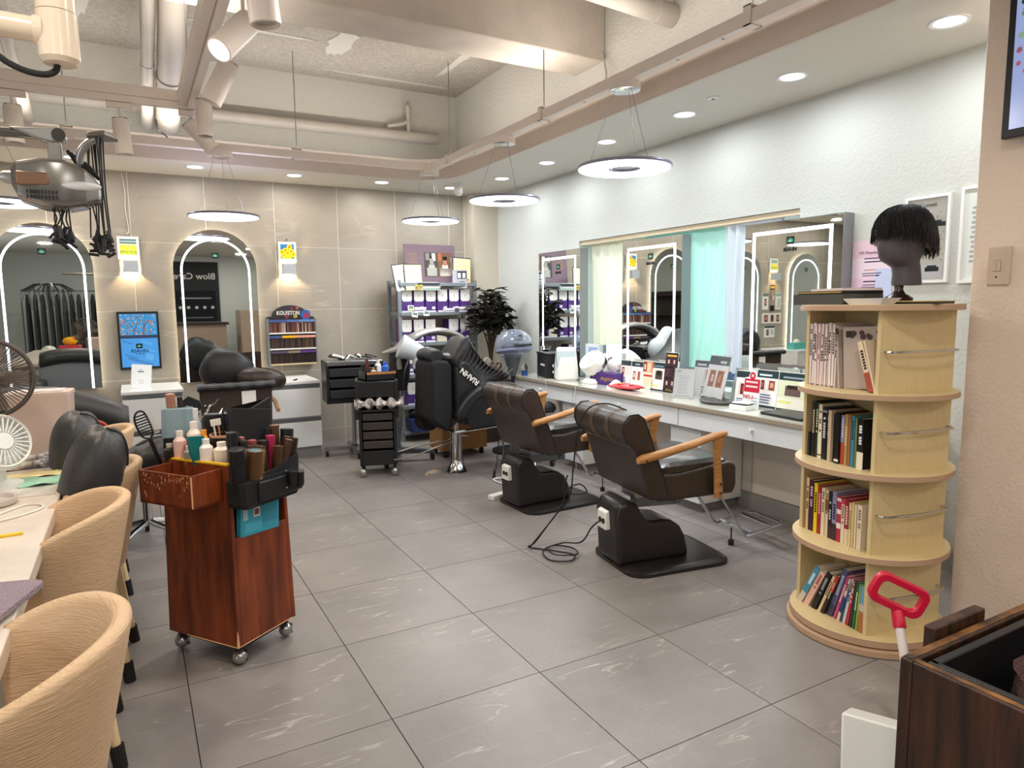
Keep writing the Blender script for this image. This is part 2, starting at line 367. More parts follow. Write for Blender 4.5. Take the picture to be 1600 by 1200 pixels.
for (qx, qy, a) in ((AX1-rr, AY1-rr, 0), (AX0+rr, AY1-rr, PI/2), (AX0+rr, AY0+rr, PI), (AX1-rr, AY0+rr, 3*PI/2)):
    for i in range(11): t = a+PI/2*i/10; loop.append((qx+rr*math.cos(t), qy+rr*math.sin(t)))
b = MB(); z0, z1 = ZC, ZC+.02
b.bb(XL, XR, AY1, YB, z0, z1); b.bb(XL, XR, YF, AY0, z0, z1); b.bb(AX1, XR, AY0, AY1, z0, z1); b.bb(XL, AX0, AY0, AY1, z0, z1)
for k, (qx, qy) in enumerate(((AX1, AY1), (AX0, AY1), (AX0, AY0), (AX1, AY0))):
    b.prism([(qx, qy)]+loop[k*11:(k+1)*11], z0, z1)
struct('ceiling_soffit', b, soffit_m)
b = MB(); n = len(loop); cxm, cym = (AX0+AX1)/2, (AY0+AY1)/2
inn = []
for i in range(n):
    p, q = Vector(loop[i-1]), Vector(loop[(i+1) % n]); t = (q-p).normalized(); inn.append((loop[i][0]-t.y*.018, loop[i][1]+t.x*.018))
loop = [(p[0]*.97+q_[0]*.03, p[1]*.97+q_[1]*.03) for p, q_ in zip(loop, inn)]
vs = [(*p, ZC) for p in loop]+[(*p, 2.705) for p in loop]+[(*p, ZC) for p in inn]+[(*p, 2.705) for p in inn]
fs = []
for i in range(n):
    j = (i+1) % n; fs += [(i, j, n+j, n+i), (2*n+i, 3*n+i, 3*n+j, 2*n+j), (n+i, n+j, 3*n+j, 3*n+i), (i, 2*n+i, 2*n+j, j)]
struct('trim_3', b.add(vs, fs), fascia_m)
# cove light strips lying on the soffit behind the fascia
t = thing('cove_light', 'white cove light strip hidden on the ledge above the rear soffit', 'light', (0, 6.3, 2.56))
MB().bb(-2.3, 2.6, -.012, .012, -.008, .008).build('led_strip', LEDC, t); MB().bb(-2.3, 2.6, -.02, .02, -.018, -.008).build('channel', white_p, t)
# concrete beam across the raised ceiling
b = MB().bb(CX0, CX1, 3.945, 4.30, 2.995, ZT); struct('ceiling_beam', b, concrete, bevel=.01)
# ================================================================= CEILING FITTINGS
for k, (x, y) in enumerate(DL):
    nm = ['nearest the pilaster, largest in view', 'second along the right wall, next to the largest one', 'third along the right wall, left of the sensor', 'fourth along the right wall, left of the nearest pendant', 'fifth along the right wall, left of the biggest ring lamp', 'last of the right wall row, above the far white ring lamp', 'in the far corner next to the security camera', 'third from the corner over the tiled wall', 'over the tiled wall, above the sunflower picture', 'over the tiled wall beside the left ring lamp canopy', 'behind the hair processor arm at the left', 'over the tiled wall beyond the left frame edge', 'at the far left end of the rear row'][k]
    t = thing('ceiling_downlight', 'round white recessed downlight '+nm, 'downlight', (x, y, ZC), group='recessed downlights in the soffit')
    MB().lathe([(.062, -.004), (.078, -.006), (.08, 0), (.062, .0), (.062, -.004)], n=28).build('trim_ring', white_g, t)
    MB().lathe([(0, -.003), (.061, -.003), (.061, 0), (0, 0)], n=28).build('lens', LEDR, t)
# ring pendants
rn = ['nearest white ring pendant, the largest in the picture', 'second white ring pendant, in front of the beige corner pillar', 'third white ring pendant, over the product shelves', 'white ring pendant above the arched mirror with the poster reflection', 'white ring pendant partly behind the hair processor at the left']
for k, (x, y) in enumerate(RINGS):
    zr = [2.089, 2.103, 2.10, 2.05, 2.07][k]
    t = thing('ring_pendant', rn[k], 'pendant lamp', (x, y, zr), group='ring pendants hanging from the white rail')
    MB().lathe([(.095, 0), (.255, 0), (.255, .004), (.095, .004), (.095, 0)], n=48).build('light_ring', LEDR, t)
    MB().lathe([(.085, .004), (.262, .004), (.265, .012), (.262, .02), (.088, .02), (.083, .012), (.085, .004)], n=48).build('housing', mat('ring_housing', '8c8aa0', .3, .5), t)
    b = MB(); zc = 2.51-zr
    for a in (.5, 2.6, 4.7):
        b.tube([(.2*math.cos(a), .2*math.sin(a), .02), (.055*math.cos(a), .055*math.sin(a), zc)], .0016, 5)
    b.build('suspension_cable', steel, t)
    MB().lathe([(.085, zc), (.085, zc+.045)], n=28).build('canopy', rail_m, t)
    MB().lathe([(.07, zc-.003), (.082, zc)], n=28).build('canopy_plate', chrome, t)
# suspended lighting rail round the coffer
t = thing('lighting_rail', 'pinkish white suspended rail carrying the ring pendants round the ceiling edge', 'rail', (0, 0, 2.58))
b = MB(); b.bb(2.44, 2.50, 1.45, 5.80, -.03, .03); b.build('rail_segment', rail_m, t, bevel=.003)
b = MB(); b.bb(-2.3, 2.40, 5.83, 5.89, -.03, .03); b.build('rail_segment', rail_m, t, bevel=.003)
MB().prism([(2.40, 5.89), (2.40, 5.83), (2.42, 5.82), (2.435, 5.80), (2.5, 5.80), (2.49, 5.84), (2.46, 5.875)], -.03, .03).build('rail_corner', rail_m, t)
b = MB()
for y in (1.9, 2.4, 2.7, 3.5, 4.0, 4.4, 5.0, 5.5): b.lathe([(0, -.0325), (.008, -.0325), (.008, -.03)], (2.47, y, 0), 10)
b.build('screw', steel, t, kind='stuff')
for (x, y) in ((2.47, 2.23), (2.47, 3.96), (2.473, 5.48), (1.28, 5.86), (-.3, 5.86)):
    h = MB(); h.bb(x-.038, x+.038, y-.02, y+.02, -.036, -.031); h.bb(x-.038, x-.032, y-.02, y+.02, -.036, .05); h.bb(x+.032, x+.038, y-.02, y+.02, -.036, .05); h.bb(x-.038, x+.038, y-.02, y+.02, .045, .05)
    hb = h.build('hanger_bracket', rail_m, t)
    MB().cyl((x, y, .05), (x, y, ZT-2.58), .004, n=6).build('hanger_rod', steel, hb)
# track with spot lights
t = thing('light_track', 'white lighting track forming a corner at the upper left', 'track', (.42, 4.86, 2.60))
MB().bb(-2.6, 0, -.02, .02, -.02, .02).build('track_segment', rail_m, t, bevel=.002)
MB().bb(-2.6, .0, -.028, .028, .02, .085).build('cable_duct', rail_m, t, bevel=.003)
MB().bb(-.02, .02, -2.5, .02, -.02, .02).build('track_segment', rail_m, t, bevel=.002)
MB().bb(-.07, -.022, -2.5, .02, .0, .085).build('cable_duct', rail_m, t, bevel=.003)
MB().cyl((-1.5, .0, .08), (-1.5, 0, .72), .004, n=6).build('hanger_rod', steel, t); MB().cyl((-.05, -.6, .08), (-.05, -.6, .72), .004, n=6).build('hanger_rod', steel, t)
def spot(label, x, y, drop, rot, along, lit=True):
    t = thing('track_spotlight', label, 'spotlight', (x, y, 2.58), group='cylindrical white track spots')
    d = (.14, .032, .035) if along == 'x' else (.032, .14, .035)
    MB().box((0, 0, -.02), d).build('adapter', rail_m, t, bevel=.003)
    MB().cyl((0, 0, -.03), (0, 0, -drop), .007, n=8).build('stem', rail_m, t)
    M = Matrix.Translation((0, 0, -drop)) @ Euler(rot).to_matrix().to_4x4()
    MB().lathe([(0, .035), (.022, .037), (.045, .03), (.046, .0), (.046, -.17), (.041, -.172), (.040, -.150)], n=28, M=M).build('spot_can', rail_m, t)
    MB().lathe([(0, -.158), (.040, -.158)], n=24, M=M).build('spot_lens', LEDR if lit else white_p, t)
    g = MB()
    for q in range(14):
        a = 2*PI*q/14; g.box((.036*math.cos(a), .036*math.sin(a), .036), (.01, .004, .006), M=M, r=(0, 0, a))
    g.build('cooling_fins', steel, t, kind='stuff')
spot('white track spot on the left stretch of track, half hidden by the processor arm', -.50, 4.86, .12, (.0, .0, 0), 'x', False)
spot('white track spot hanging straight down near the middle of the cross track', .03, 4.86, .13, (.05, -.06, 0), 'x', False)
spot('lit white track spot pointing down left, the brightest one', .44, 2.80, .20, (-.4, .68, 0), 'y')
spot('shadowed track spot just below the brightest lit one', .47, 3.55, .13, (.1, .45, 0), 'y', False)
spot('white track spot hanging at the corner of the track', .46, 4.5, .06, (.0, .0, 0), 'y', False)
spot('slanting white track spot beyond the track corner, pointing down right', .42, 4.86, .10, (0, -.75, 0), 'x', False)
spot('white track spot at the top edge, only its lower barrel in view', .40, 2.25, .22, (.0, -.1, 0), 'y', False)
# pipes
def pipe(name, label, pts, r, rings=(), m=None):
    t = thing(name, label, 'pipe')
    MB().tube(pts, r, 20).build('pipe_run', m or pipe_m, t)
    for (p, q) in rings: MB().cyl(p, q, r*1.08, n=20).build('coupling', m or pipe_m, t)
pipe('ceiling_pipe', 'thick painted pipe ending at the raw wall at top centre', [(.5, 3.02, 3.05), (2.955, 3.28, 3.05)], .062, [((2.80, 3.263, 3.05), (2.955, 3.28, 3.05))])
pipe('ceiling_pipe', 'thin pipe stub end at the top edge right of the thick pipe', [(1.9, 2.7, 3.2), (2.8, 2.75, 3.1)], .022)
pipe('ceiling_pipe', 'wide horizontal duct pipe along the rear upper wall', [(-2.5, 6.32, 2.92), (2.72, 6.32, 2.95)], .05)
pipe('ceiling_pipe', 'fat vertical looking painted drain pipe behind the track at upper left', [(.36, 4.75, 3.25), (.36, 6.0, 2.82), (.36, 6.25, 2.78)], .085, [((.36, 5.55, 2.975), (.36, 5.6, 2.957))])
pipe('ceiling_pipe', 'slim painted pipe running left of the fat drain pipe', [(.22, 4.75, 3.25), (.22, 6.0, 2.82), (.22, 6.25, 2.78)], .042, [((.22, 5.45, 3.01), (.22, 5.6, 2.957))])
pipe('ceiling_pipe', 'pale pipe at the far left edge behind the machine arm', [(-.55, 4.9, 3.2), (-.55, 6.25, 2.7)], .04)
t = thing('sprinkler_pipe', 'white branched sprinkler pipe on the rear raw wall', 'pipe', (2.42, 6.3, 2.95))
MB().cyl((0, 0, 0), (0, 0, .2), .018).build('riser', pipe_m, t); MB().cyl((0, 0, .2), (0, 0, .27), .025).build('cap', pipe_m, t); MB().cyl((0, 0, .27), (0, 0, .31), .01).build('nozzle', steel, t)
MB().tube([(0, 0, .13), (-.06, 0, .1), (-.2, 0.02, .07)], .018, 10).build('branch', pipe_m, t)
tag(MB().tube(catmull([(2.94, 4.05, 3.30), (2.93, 3.95, 3.05), (2.90, 3.86, 2.85), (2.9, 3.95, 2.68), (2.9, 4.0, 2.62)]), .008, 6).build('ceiling_cable', pipe_m), 'grey cable running down the raw wall beside the beam end', 'cable')
tag(MB().tube(catmull([(.27, 5.9, 2.75), (.28, 5.9, 2.68), (.33, 5.95, 2.65), (.38, 6.0, 2.60)]), .005, 6).build('ceiling_cable', black_p), 'thin black wire looped below the fat drain pipe', 'cable')
# security camera, sensor, smoke head
t = thing('security_camera', 'small white dome security camera in the far ceiling corner', 'camera', (2.88, 6.2, ZC))
MB().lathe([(.045, 0), (.045, -.03), (.03, -.045)], n=18).build('mount', white_p, t)
M = Matrix.Translation((-.01, -.02, -.06)) @ Euler((1.0, 0, -.5)).to_matrix().to_4x4()
MB().lathe([(.0, -.06), (.03, -.055), (.042, -.03), (.044, .02), (.03, .04), (0, .045)], n=20, M=M).build('head', white_p, t); MB().lathe([(0, -.066), (.028, -.058), (.03, -.05)], n=18, M=M).build('lens', black_p, t)
t = thing('ceiling_sensor', 'tiny round sensor in the soffit between two downlights', 'sensor', (3.02, 3.0, ZC)); MB().lathe([(.035, 0), (.033, -.006), (.012, -.01), (.012, -.004)], n=20).build('plate', white_p, t); MB().lathe([(0, -.014), (.011, -.01)], n=12).build('eye', black_p, t)
# ================================================================= MIRRORS AND WALL FITTINGS
def portrait_(x0, z0, x1, z1, sk='c89078', hr='4a2c22', bgc='e8d8d0'):
    w_ = x1-x0; h_ = z1-z0
    return [(x0, z0, x1, z1, bgc), (x0+w_*.2, z0+h_*.1, x0+w_*.8, z0+h_*.92, hr), (x0+w_*.32, z0+h_*.3, x0+w_*.68, z0+h_*.75, sk)]
RX = Matrix.Rotation(PI/2, 4, 'X')
def disc(x, z, r, c, y, n=10):
    return ([(x+r*math.cos(2*PI*i/n), y, z+r*math.sin(2*PI*i/n)) for i in range(n)], [tuple(range(n))], c)
def emblem(parent, x, y, z, s, txt=True, dark=True):
    e = MB(); e.prism(rrect(s, s*.82, s*.12, 3, x, z), -y, -y+.0006, 0, RX, '0d1512')
    for i, (rr_, c) in enumerate(((.36, '3fae8a'), (.26, '0d1512'), (.2, '8fdcc0'))):
        n = 12; vs = [(x+s*rr_*math.cos(PI*k/n), y-.0009-.0002*i, z-s*.16+s*rr_*1.05*math.sin(PI*k/n)) for k in range(n+1)]
        e.add(vs, [tuple(range(n+1))], 0, None, c)
    o = e.build('emblem', PRINT, parent)
    if txt: text('RIAHN', s*.55, 'lettering', parent, black_m, (x, y-.0006, z-s*.95), bold=.001*s/.05)
    return o
def arch_poly(w_, h_, n=20):
    r = w_/2; return [(-r, 0), (r, 0)]+[(r*math.cos(PI*i/n), h_-r+r*math.sin(PI*i/n)) for i in range(n+1)]
def arch_band(b, ro, ri, h_, y0, y1, n=24, m=0):
    """upright arch band, open at the foot; h_ = top of the outer edge"""
    def pth(r): return [(r, 0)]+[(r*math.cos(PI*i/n), (h_-ro)+r*math.sin(PI*i/n)) for i in range(n+1)]+[(-r, 0)]
    A, B = pth(ro), pth(ri); k = len(A)
    vs = [(x, y0, z) for x, z in A]+[(x, y0, z) for x, z in B]+[(x, y1, z) for x, z in A]+[(x, y1, z) for x, z in B]
    fs = []
    for i in range(k-1): fs += [(i, i+1, k+i+1, k+i), (2*k+i, 3*k+i, 3*k+i+1, 2*k+i+1), (i, 2*k+i, 2*k+i+1, i+1), (k+i, k+i+1, 3*k+i+1, 3*k+i)]
    b.add(vs, fs, m)
al = ['arched mirror with white light line above the dark screen wall, reflecting the black poster', 'arched mirror at the left edge behind the hanging processor cords', 'arched mirror further left, seen only in the right wall mirrors']
for k, cx in enumerate((.714, -.59, -1.894)):
    t = thing('arched_mirror', al[k], 'mirror', (cx, YB, .68), group='arched mirrors on the tiled wall')
    MB().prism(arch_poly(.70, 1.37), .035, .062, 0, RX).build('mirror_pane', [mirror_m], t)
    b = MB(); arch_band(b, .293, .275, 1.29, -.0635, -.0615); b.build('light_line', LED, t)
    b = MB(); arch_band(b, .335, .325, 1.355, -.033, -.012); b.build('halo_strip', LEDH, t)
    MB().prism(arch_poly(.62, 1.33), .0, .035, 0, RX).build('backing_box', white_m, t)
    emblem(t, 0, -.0626, 1.14, .062, txt=False)
ml = ['near rectangular lit mirror over the counter beside the bookcase', 'middle rectangular lit mirror between the cream and the teal curtain', 'far rectangular lit mirror by the plant']
for k, (y0, y1) in enumerate(((2.435, 3.125), (3.69, 4.365), (4.95, 5.64))):
    wd = y1-y0; t = thing('lit_mirror', ml[k], 'mirror', (XR-.002, (y0+y1)/2, .712), -PI/2, 'rectangular lit mirrors over the counter')
    MB().bb(-wd/2, wd/2, -.083, 0, 0, 1.118).build('cabinet_box', mir_side, t)
    MB().bb(-wd/2+.003, wd/2-.003, -.0855, -.083, .003, 1.115).build('mirror_pane', mirror_m, t)
    b = MB(); i = .075
    b.bb(-wd/2+i-.011, -wd/2+i+.011, -.0868, -.0853, .012, 1.118-.055); b.bb(wd/2-i-.011, wd/2-i+.011, -.0868, -.0853, .012, 1.118-.055); b.bb(-wd/2+i-.011, wd/2-i+.011, -.0868, -.0853, 1.118-.077, 1.118-.055)
    b.build('light_frame', LED, t)
    emblem(t, 0, -.0858, .995-.01*k, .056)
    light('mirror_glow', 'AREA', (3.43, (y0+y1)/2, 1.3), 3, COOL, .5, (0, PI/2, 0), shape='RECTANGLE', sy=.9)
# sconces with pictures
def picture(label, x, kind):
    t = thing('framed_picture', label, 'picture', (x, YB-.028, 1.775))
    MB().bb(-.083, .083, 0, .016, 0, .192).build('frame', white_g, t, bevel=.002)
    MB().cyl((0, .005, .215), (0, .02, .215), .008, n=10).build('hook', chrome, t)
    b = MB(); W, H = .126, .135; x0, z0 = -W/2, .034
    if kind == 'field':
        b.quad((x0, -.001, z0), (x0+W, -.001, z0), (x0+W, -.001, z0+H), (x0, -.001, z0+H), col='c9d8b0')
        for i, (a, c, q) in enumerate(((0, .25, '8fae22'), (.2, .62, 'dbd54a'), (.62, .72, 'd6dfc8'), (.72, .8, '4d6a6a'), (.8, .9, 'a8c4c8'), (.9, 1, '4b7f86'))):
            b.quad((x0, -.0015, z0+H*a), (x0+W, -.0015, z0+H*a), (x0+W, -.0015, z0+H*c), (x0, -.0015, z0+H*c), col=q)
        R_ = random.Random(3)
        for i in range(90): v, f, c = disc(x0+W*R_.random(), z0+H*.62*R_.random(), .003, R_.choice(['f2ec8a', 'e9c92c', '7f9c20', 'fbf6c8']), -.002-.00001*i, 6); b.add(v, f, 0, None, c)
    else:
        b.quad((x0, -.001, z0), (x0+W, -.001, z0), (x0+W, -.001, z0+H), (x0, -.001, z0+H), col='2f7fc0')
        b.quad((x0, -.0013, z0), (x0+W, -.0013, z0), (x0+W, -.0013, z0+H*.35), (x0, -.0013, z0+H*.35), col='3d5a1c')
        for i, (px, pz) in enumerate(((.66, .8), (.36, .56), (.8, .5), (.12, .45), (.24, .22), (.62, .2), (.92, .3), (.5, .38))):
            r = .026
            v, f, c = disc(x0+W*px, z0+H*pz, r, 'f6d21c', -.0016-.0004*i, 14); b.add(v, f, 0, None, c)
            v, f, c = disc(x0+W*px, z0+H*pz, r*.45, '8a5a12', -.0018-.0004*i, 10); b.add(v, f, 0, None, c)
            v, f, c = disc(x0+W*px, z0+H*pz, r*.2, 'e8b51a', -.0019-.0004*i, 8); b.add(v, f, 0, None, c)
    b.build('print', PRINT, t)
picture('small white framed picture of a yellow field above the left wall lamp', .03, 'field')
picture('small white framed picture of sunflowers above the right wall lamp', 1.358, 'sun')
def sconce(label, x):
    t = thing('wall_lamp', label, 'wall lamp', (x, YB-.01, 1.66), group='grey cube wall lamps')
    b = MB(); h = .098; W = .115
    b.bb(-W/2, W/2, -.102, -.098, 0, h); b.bb(-W/2, -W/2+.004, -.1, -.01, 0, h); b.bb(W/2-.004, W/2, -.1, -.01, 0, h)
    b.build('lamp_body', mat('lamp_grey', 'b9bfc6', .5), t); MB().ell((0, -.05, h/2), (.006, .006, .006)).build('bulb', LEDW, t)
    light('wall_lamp_bulb', 'POINT', (x, YB-.06, 1.66+h/2), 10, (1, .74, .42), .009)
sconce('grey cube wall lamp with warm beam under the yellow field picture', .037)
sconce('grey cube wall lamp with warm beam under the sunflower picture', 1.358)
sconce('grey cube wall lamp at the far left, beyond the second arched mirror', -1.24)
tag(MB().tube(catmull([(.02, YB-.012, 2.50), (.035, YB-.012, 2.35), (.03, YB-.012, 2.2), (.045, YB-.012, 2.02), (.03, YB-.014, 1.99)]), .003, 6).build('electric_wire', white_p), 'thin white cord hanging down the tiles to the yellow field picture', 'cord')
tag(MB().tube(catmull([(.045, YB-.012, 1.64), (.06, YB-.012, 1.5), (.055, YB-.012, 1.34)]), .0025, 6).build('electric_wire', white_p), 'thin white cord running from the left wall lamp to the screen', 'cord')
picture('small white framed yellow picture above the far left wall lamp', -1.24, 'field')
for i, (x, z, w_, h_, it_, bs_, lb) in enumerate(((-1.24, 1.22, .10, .38, sum([portrait_(.08+.45*a, .62-.2*q, .45+.45*a, .8-.2*q) for a in range(2) for q in range(3)], [(.1, .86, .9, .95, 'e8b030')]), '1a1614', 'tall black hairstyle leaflet under the far left wall lamp'), (-1.37, 1.24, .12, .24, [(0, .8, 1, 1, '8ab0b0')]+lines(.1, .8, .1, .7, 6, '9a9aa0'), 'eef0ee', 'white leaflet with mint heading left of the tall black one'), (-1.10, 1.24, .12, .24, [(0, .8, 1, 1, '6a7a7a')]+portrait_(.2, .2, .8, .7), 'eef0ee', 'white leaflet with portrait right of the tall black one'), (-1.24, 1.04, .40, .15, portrait_(.05, .1, .3, .9)+portrait_(.35, .1, .6, .9)+portrait_(.65, .1, .95, .9), 'f0ece8', 'strip of three portrait photos below the leaflets'), (-1.2, .84, .22, .17, [(0, .82, 1, 1, '22343a'), (.55, .15, .8, .7, '8a4a48')]+lines(.08, .45, .2, .7, 4, '8a9098'), 'eef2f2', 'white leaflet with dark heading lowest on the tiled wall'))):
    t = thing('wall_leaflet', lb, 'leaflet', (x, YB-.006, z)); MB().bb(-w_/2, w_/2, -.004, 0, 0, h_).build('sheet', white_m, t); art(t, 'print', w_-.004, h_-.004, it_, PRINT, -.0052, bs_)
# wall screen
t = thing('wall_screen', 'black framed portrait screen with autumn tree and blue salon page', 'screen', (.063, YB-.03, .82))
MB().bb(-.16, .16, -.02, .03, 0, .505).build('housing', black_p, t, bevel=.003)
b = MB(); W, H = .286, .462; x0, z0 = -W/2, .022
b.quad((x0, -.0205, z0), (x0+W, -.0205, z0), (x0+W, -.0205, z0+H), (x0, -.0205, z0+H), col='4aa3ec')
b.quad((x0, -.0207, z0+H*.54), (x0+W, -.0207, z0+H*.54), (x0+W, -.0207, z0+H), (x0, -.0207, z0+H), col='2f9fe0')
b.quad((x0, -.0209, z0+H*.54), (x0+W, -.0209, z0+H*.54), (x0+W, -.0209, z0+H*.6), (x0, -.0209, z0+H*.6), col='2b3d5c')
R_ = random.Random(5)
for i in range(260):
    px = R_.random()**1.5; pz = .61+.38*R_.random()
    v, f, c = disc(x0+.006+(W-.012)*px, z0+H*pz, R_.uniform(.003, .007), R_.choice(['d98a3c', 'b85a2c', 'e8b078', '8a4a26', 'f0d0b0', '6ab8e8']), -.0211-.00001*i, 5); b.add(v, f, 0, None, c)
for a, c_ in (((.35, .6), (.55, .99)), ((.62, .6), (.68, .99)), ((.62, .75), (.85, .95)), ((.4, .7), (.1, .95)), ((.5, .9), (.2, .8))):
    b.quad((x0+W*a[0]-.002, -.0240, z0+H*a[1]), (x0+W*a[0]+.003, -.0240, z0+H*a[1]), (x0+W*c_[0]+.001, -.0240, z0+H*c_[1]), (x0+W*c_[0]-.001, -.0240, z0+H*c_[1]), col='2a2a38')
for i, (px, pz, w_, h_) in enumerate(((.18, .47, .3, .012), (.7, .45, .3, .02), (.25, .2, .35, .02), (.75, .18, .2, .05), (.5, .1, .7, .02), (.8, .3, .25, .015))):
    b.box((x0+W*px, -.0212, z0+H*pz), (W*w_, .0004, h_), r=(0, .35, 0), col=['3a86cc', '5cb4f4', '3f90d8', '66b8f0'][i % 4])
b.build('display', SCREEN, t)
emblem(t, -.004, -.0215, .205, .05, txt=False)
text('RIAHN', .045, 'lettering', t, mat('navy_ink', '14284e', .5), (-.002, -.0217, .160), bold=.0006); text('HAIRDRESSER', .011, 'lettering', t, MATS['navy_ink'], (0, -.0217, .136), bold=.0003)
# colour chart rack
t = thing('colour_chart_rack', 'dark arched wall rack of hair colour swatches with KOLESTON lettering', 'rack', (1.352, YB-.085, .80))
W = .45; n = 18
pl = [(-W/2, 0), (W/2, 0), (W/2, .455), (.17, .462)]+[(.17*math.cos(PI*i/n), .462+.105*math.sin(PI*i/n)) for i in range(1, n)]+[(-.17, .462), (-W/2, .455)]
MB().prism(pl, -.05, -.035, 0, RX).build('backboard', mat('rack_charcoal', '353236', .45), t)
b = MB()
for x in (-W/2+.006, W/2-.006): b.bb(x-.006, x+.006, -.05, .05, 0, .44)
b.build('side_panel', grey_me, t)
zs = [.0, .145, .295]
for k, z in enumerate(zs):
    MB().bb(-W/2+.01, W/2-.01, -.055, .045, z, z+.014).build('shelf', white_p if k else mat('shelf_yellow', 'cdb98c', .5), t)
    R_ = random.Random(k+2); b = MB(); x = -W/2+.018
    pal = [['4a2a22', '6b3a2a', '7d4a34', '3a2220', '8a5a48', '57282a', 'a06a4a', 'c8b8a8'], ['2c1c18', '3c241c', '4a3828', '2a2024', '5a4634'], ['20140f', '2e1e16', '3a2a20', '241614']][2-k]
    while x < W/2-.022:
        w_ = R_.choice([.006, .008, .01]); h_ = R_.uniform(.088, .1)
        b.bb(x, x+w_*.85, -.045, .03, z+.014, z+.014+h_, col=R_.choice(pal)); x += w_
    b.build('hair_swatches', HAIRSW, t, kind='stuff')
    b = MB()
    cs = [['5a4a5e', '8a7a60', '5d3a78'], ['4a5a8c', 'f0b020', 'e09a86'], ['4a5f9a', '5570a8', '6a86b8']][k]; xs = [-W/2+.015, -.10, .03, W/2-.015] if k == 1 else [-W/2+.015, -.05, .06, W/2-.015]
    for i in range(3): b.bb(xs[i], xs[i+1], -.058, -.046, z+.112, z+.135, col=cs[i])
    b.build('label_strip', PAPER, t)
text('KOLESTON', .052, 'lettering', t, white_m, (-.035, -.052, .492), bold=.0012, sx=.8)
b = MB()
for i, (x, z, r, c) in enumerate(((.125, .475, .048, '3a62a8'), (.135, .468, .026, 'a8384e'), (.0, .535, .012, 'a03a48'), (.05, .54, .014, 'b05a50'), (.03, .463, .02, 'a89a50'), (-.05, .46, .02, '8a3048'))):
    v, f, c2 = disc(x, z, r, c, -.0512-.0004*i, 14); b.add(v, f, 0, None, c2)
b.build('printed_motif', PAPER, t)
# frames and poster on right wall
def rwall(name, label, cat, y, z): return thing(name, label, cat, (XR-.001, y, z), -PI/2)
t = rwall('framed_poster', 'white framed flower poster with black wig drawing behind the mannequin head', 'poster', 2.027, 1.432)
W, H = .225, .432
b = MB(); f = .014
b.bb(-W/2, W/2, -.02, 0, 0, f); b.bb(-W/2, W/2, -.02, 0, H-f, H); b.bb(-W/2, -W/2+f, -.02, 0, f, H-f); b.bb(W/2-f, W/2, -.02, 0, f, H-f); b.build('frame', white_g, t)
it = []; R_ = random.Random(9)
for i in range(70):
    x = .5+R_.uniform(-.35, .4); z = R_.uniform(.25, .8); it.append((x, z, x+.03, z+.015, R_.choice(['b8c8a0', 'd8a0a0', 'c8d8b8', 'e0b8a8', 'a8b890'])))
it += [(.55, .64, .95, .69, '3a4048'), (.6, .69, .85, .71, '3a4048'), (.42, .06, .92, .22, 'f4f6fa'), (.5, .13, .84, .18, '20242c'), (.55, .18, .78, .2, '20242c')]+lines(.5, .84, .07, .11, 2, '8a8e98')
art(t, 'print', W-.028, H, it, PAPER, -.008, 'f0efe9'); text('Comet', .03, 'lettering', t, mat('ink_grey', '5a5a60', .6), (0, -.0098, .385))
MB().bb(-W/2+.014, W/2-.014, -.0155, -.0135, f, H-f).build('glazing', glass_m, t)
t = rwall('framed_certificate', 'white framed sheet partly hidden by the pilaster edge', 'frame', 1.755, 1.425)
W, H = .225, .455; b = MB(); b.bb(-W/2, W/2, -.02, 0, 0, f); b.bb(-W/2, W/2, -.02, 0, H-f, H); b.bb(-W/2, -W/2+f, -.02, 0, f, H-f); b.bb(W/2-f, W/2, -.02, 0, f, H-f); b.build('frame', white_g, t)
art(t, 'print', W-.028, H, lines(.15, .85, .2, .8, 12, 'a8adb0'), PAPER, -.008, 'dfe6e2')
t = rwall('price_poster', 'pink and lilac membership price poster left of the mannequin head', 'poster', 2.315, 1.36)
it = [(0, 0, 1, .35, 'e6c8de'), (0, .35, 1, .7, 'e9d6e4'), (0, .7, 1, 1, 'e3c6d4'), (.6, 0, 1, .5, 'c4cfee')]
for z0 in (.62, .42, .22): it += [(.3, z0+.06, .8, z0+.08, '5a4a70' if z0 != .42 else 'c09088')]+lines(.25, .82, z0-.05, z0+.03, 2, '7a6c8a')
art(t, 'print', .23, .31, it, PAPER, -.002, 'e8d4e2'); text('VIP Membership', .024, 'lettering', t, mat('mauve_ink', '9a7a92', .6), (.0, -.0042, .245))
# light switch and television on the pilaster
t = thing('light_switch', 'beige single light switch plate on the pilaster', 'switch', (2.93, 1.40, 1.40), -PI/2)
MB().bb(-.04, .04, -.012, 0, 0, .145).build('plate', mat('switch_beige', 'cdb9a4', .4), t, bevel=.003)
MB().bb(-.018, .008, -.016, -.01, .052, .092).build('rocker', MATS['switch_beige'], t, bevel=.002)
b = MB()
for i in range(4): b.bb(-.008, -.002, -.0165, -.0155, .057+.009*i, .06+.009*i)
b.bb(-.019, .009, -.0125, -.0118, .05, .094); b.build('marking', mat('switch_line', '8f7d6c', .5), t); MB().cyl((-.005, -.0125, .03), (-.005, -.01, .03), .004, n=8).build('screw', grout_d, t)
t = thing('television', 'black wall television showing a tree lined path, at the top right corner', 'television', (2.925, .84, 1.93), -PI/2)
MB().bb(-.55, .55, -.075, -.045, 0, .66).build('housing', black_p, t, bevel=.004); MB().bb(-.2, .2, -.046, 0, .2, .45).build('bracket', black_m, t)
b = MB(); x0, z0, W, H = -.525, .03, 1.05, .6; y = -.0757
b.quad((x0, y, z0), (x0+W, y, z0), (x0+W, y, z0+H), (x0, y, z0+H), col='9aa8d8')
R_ = random.Random(12)
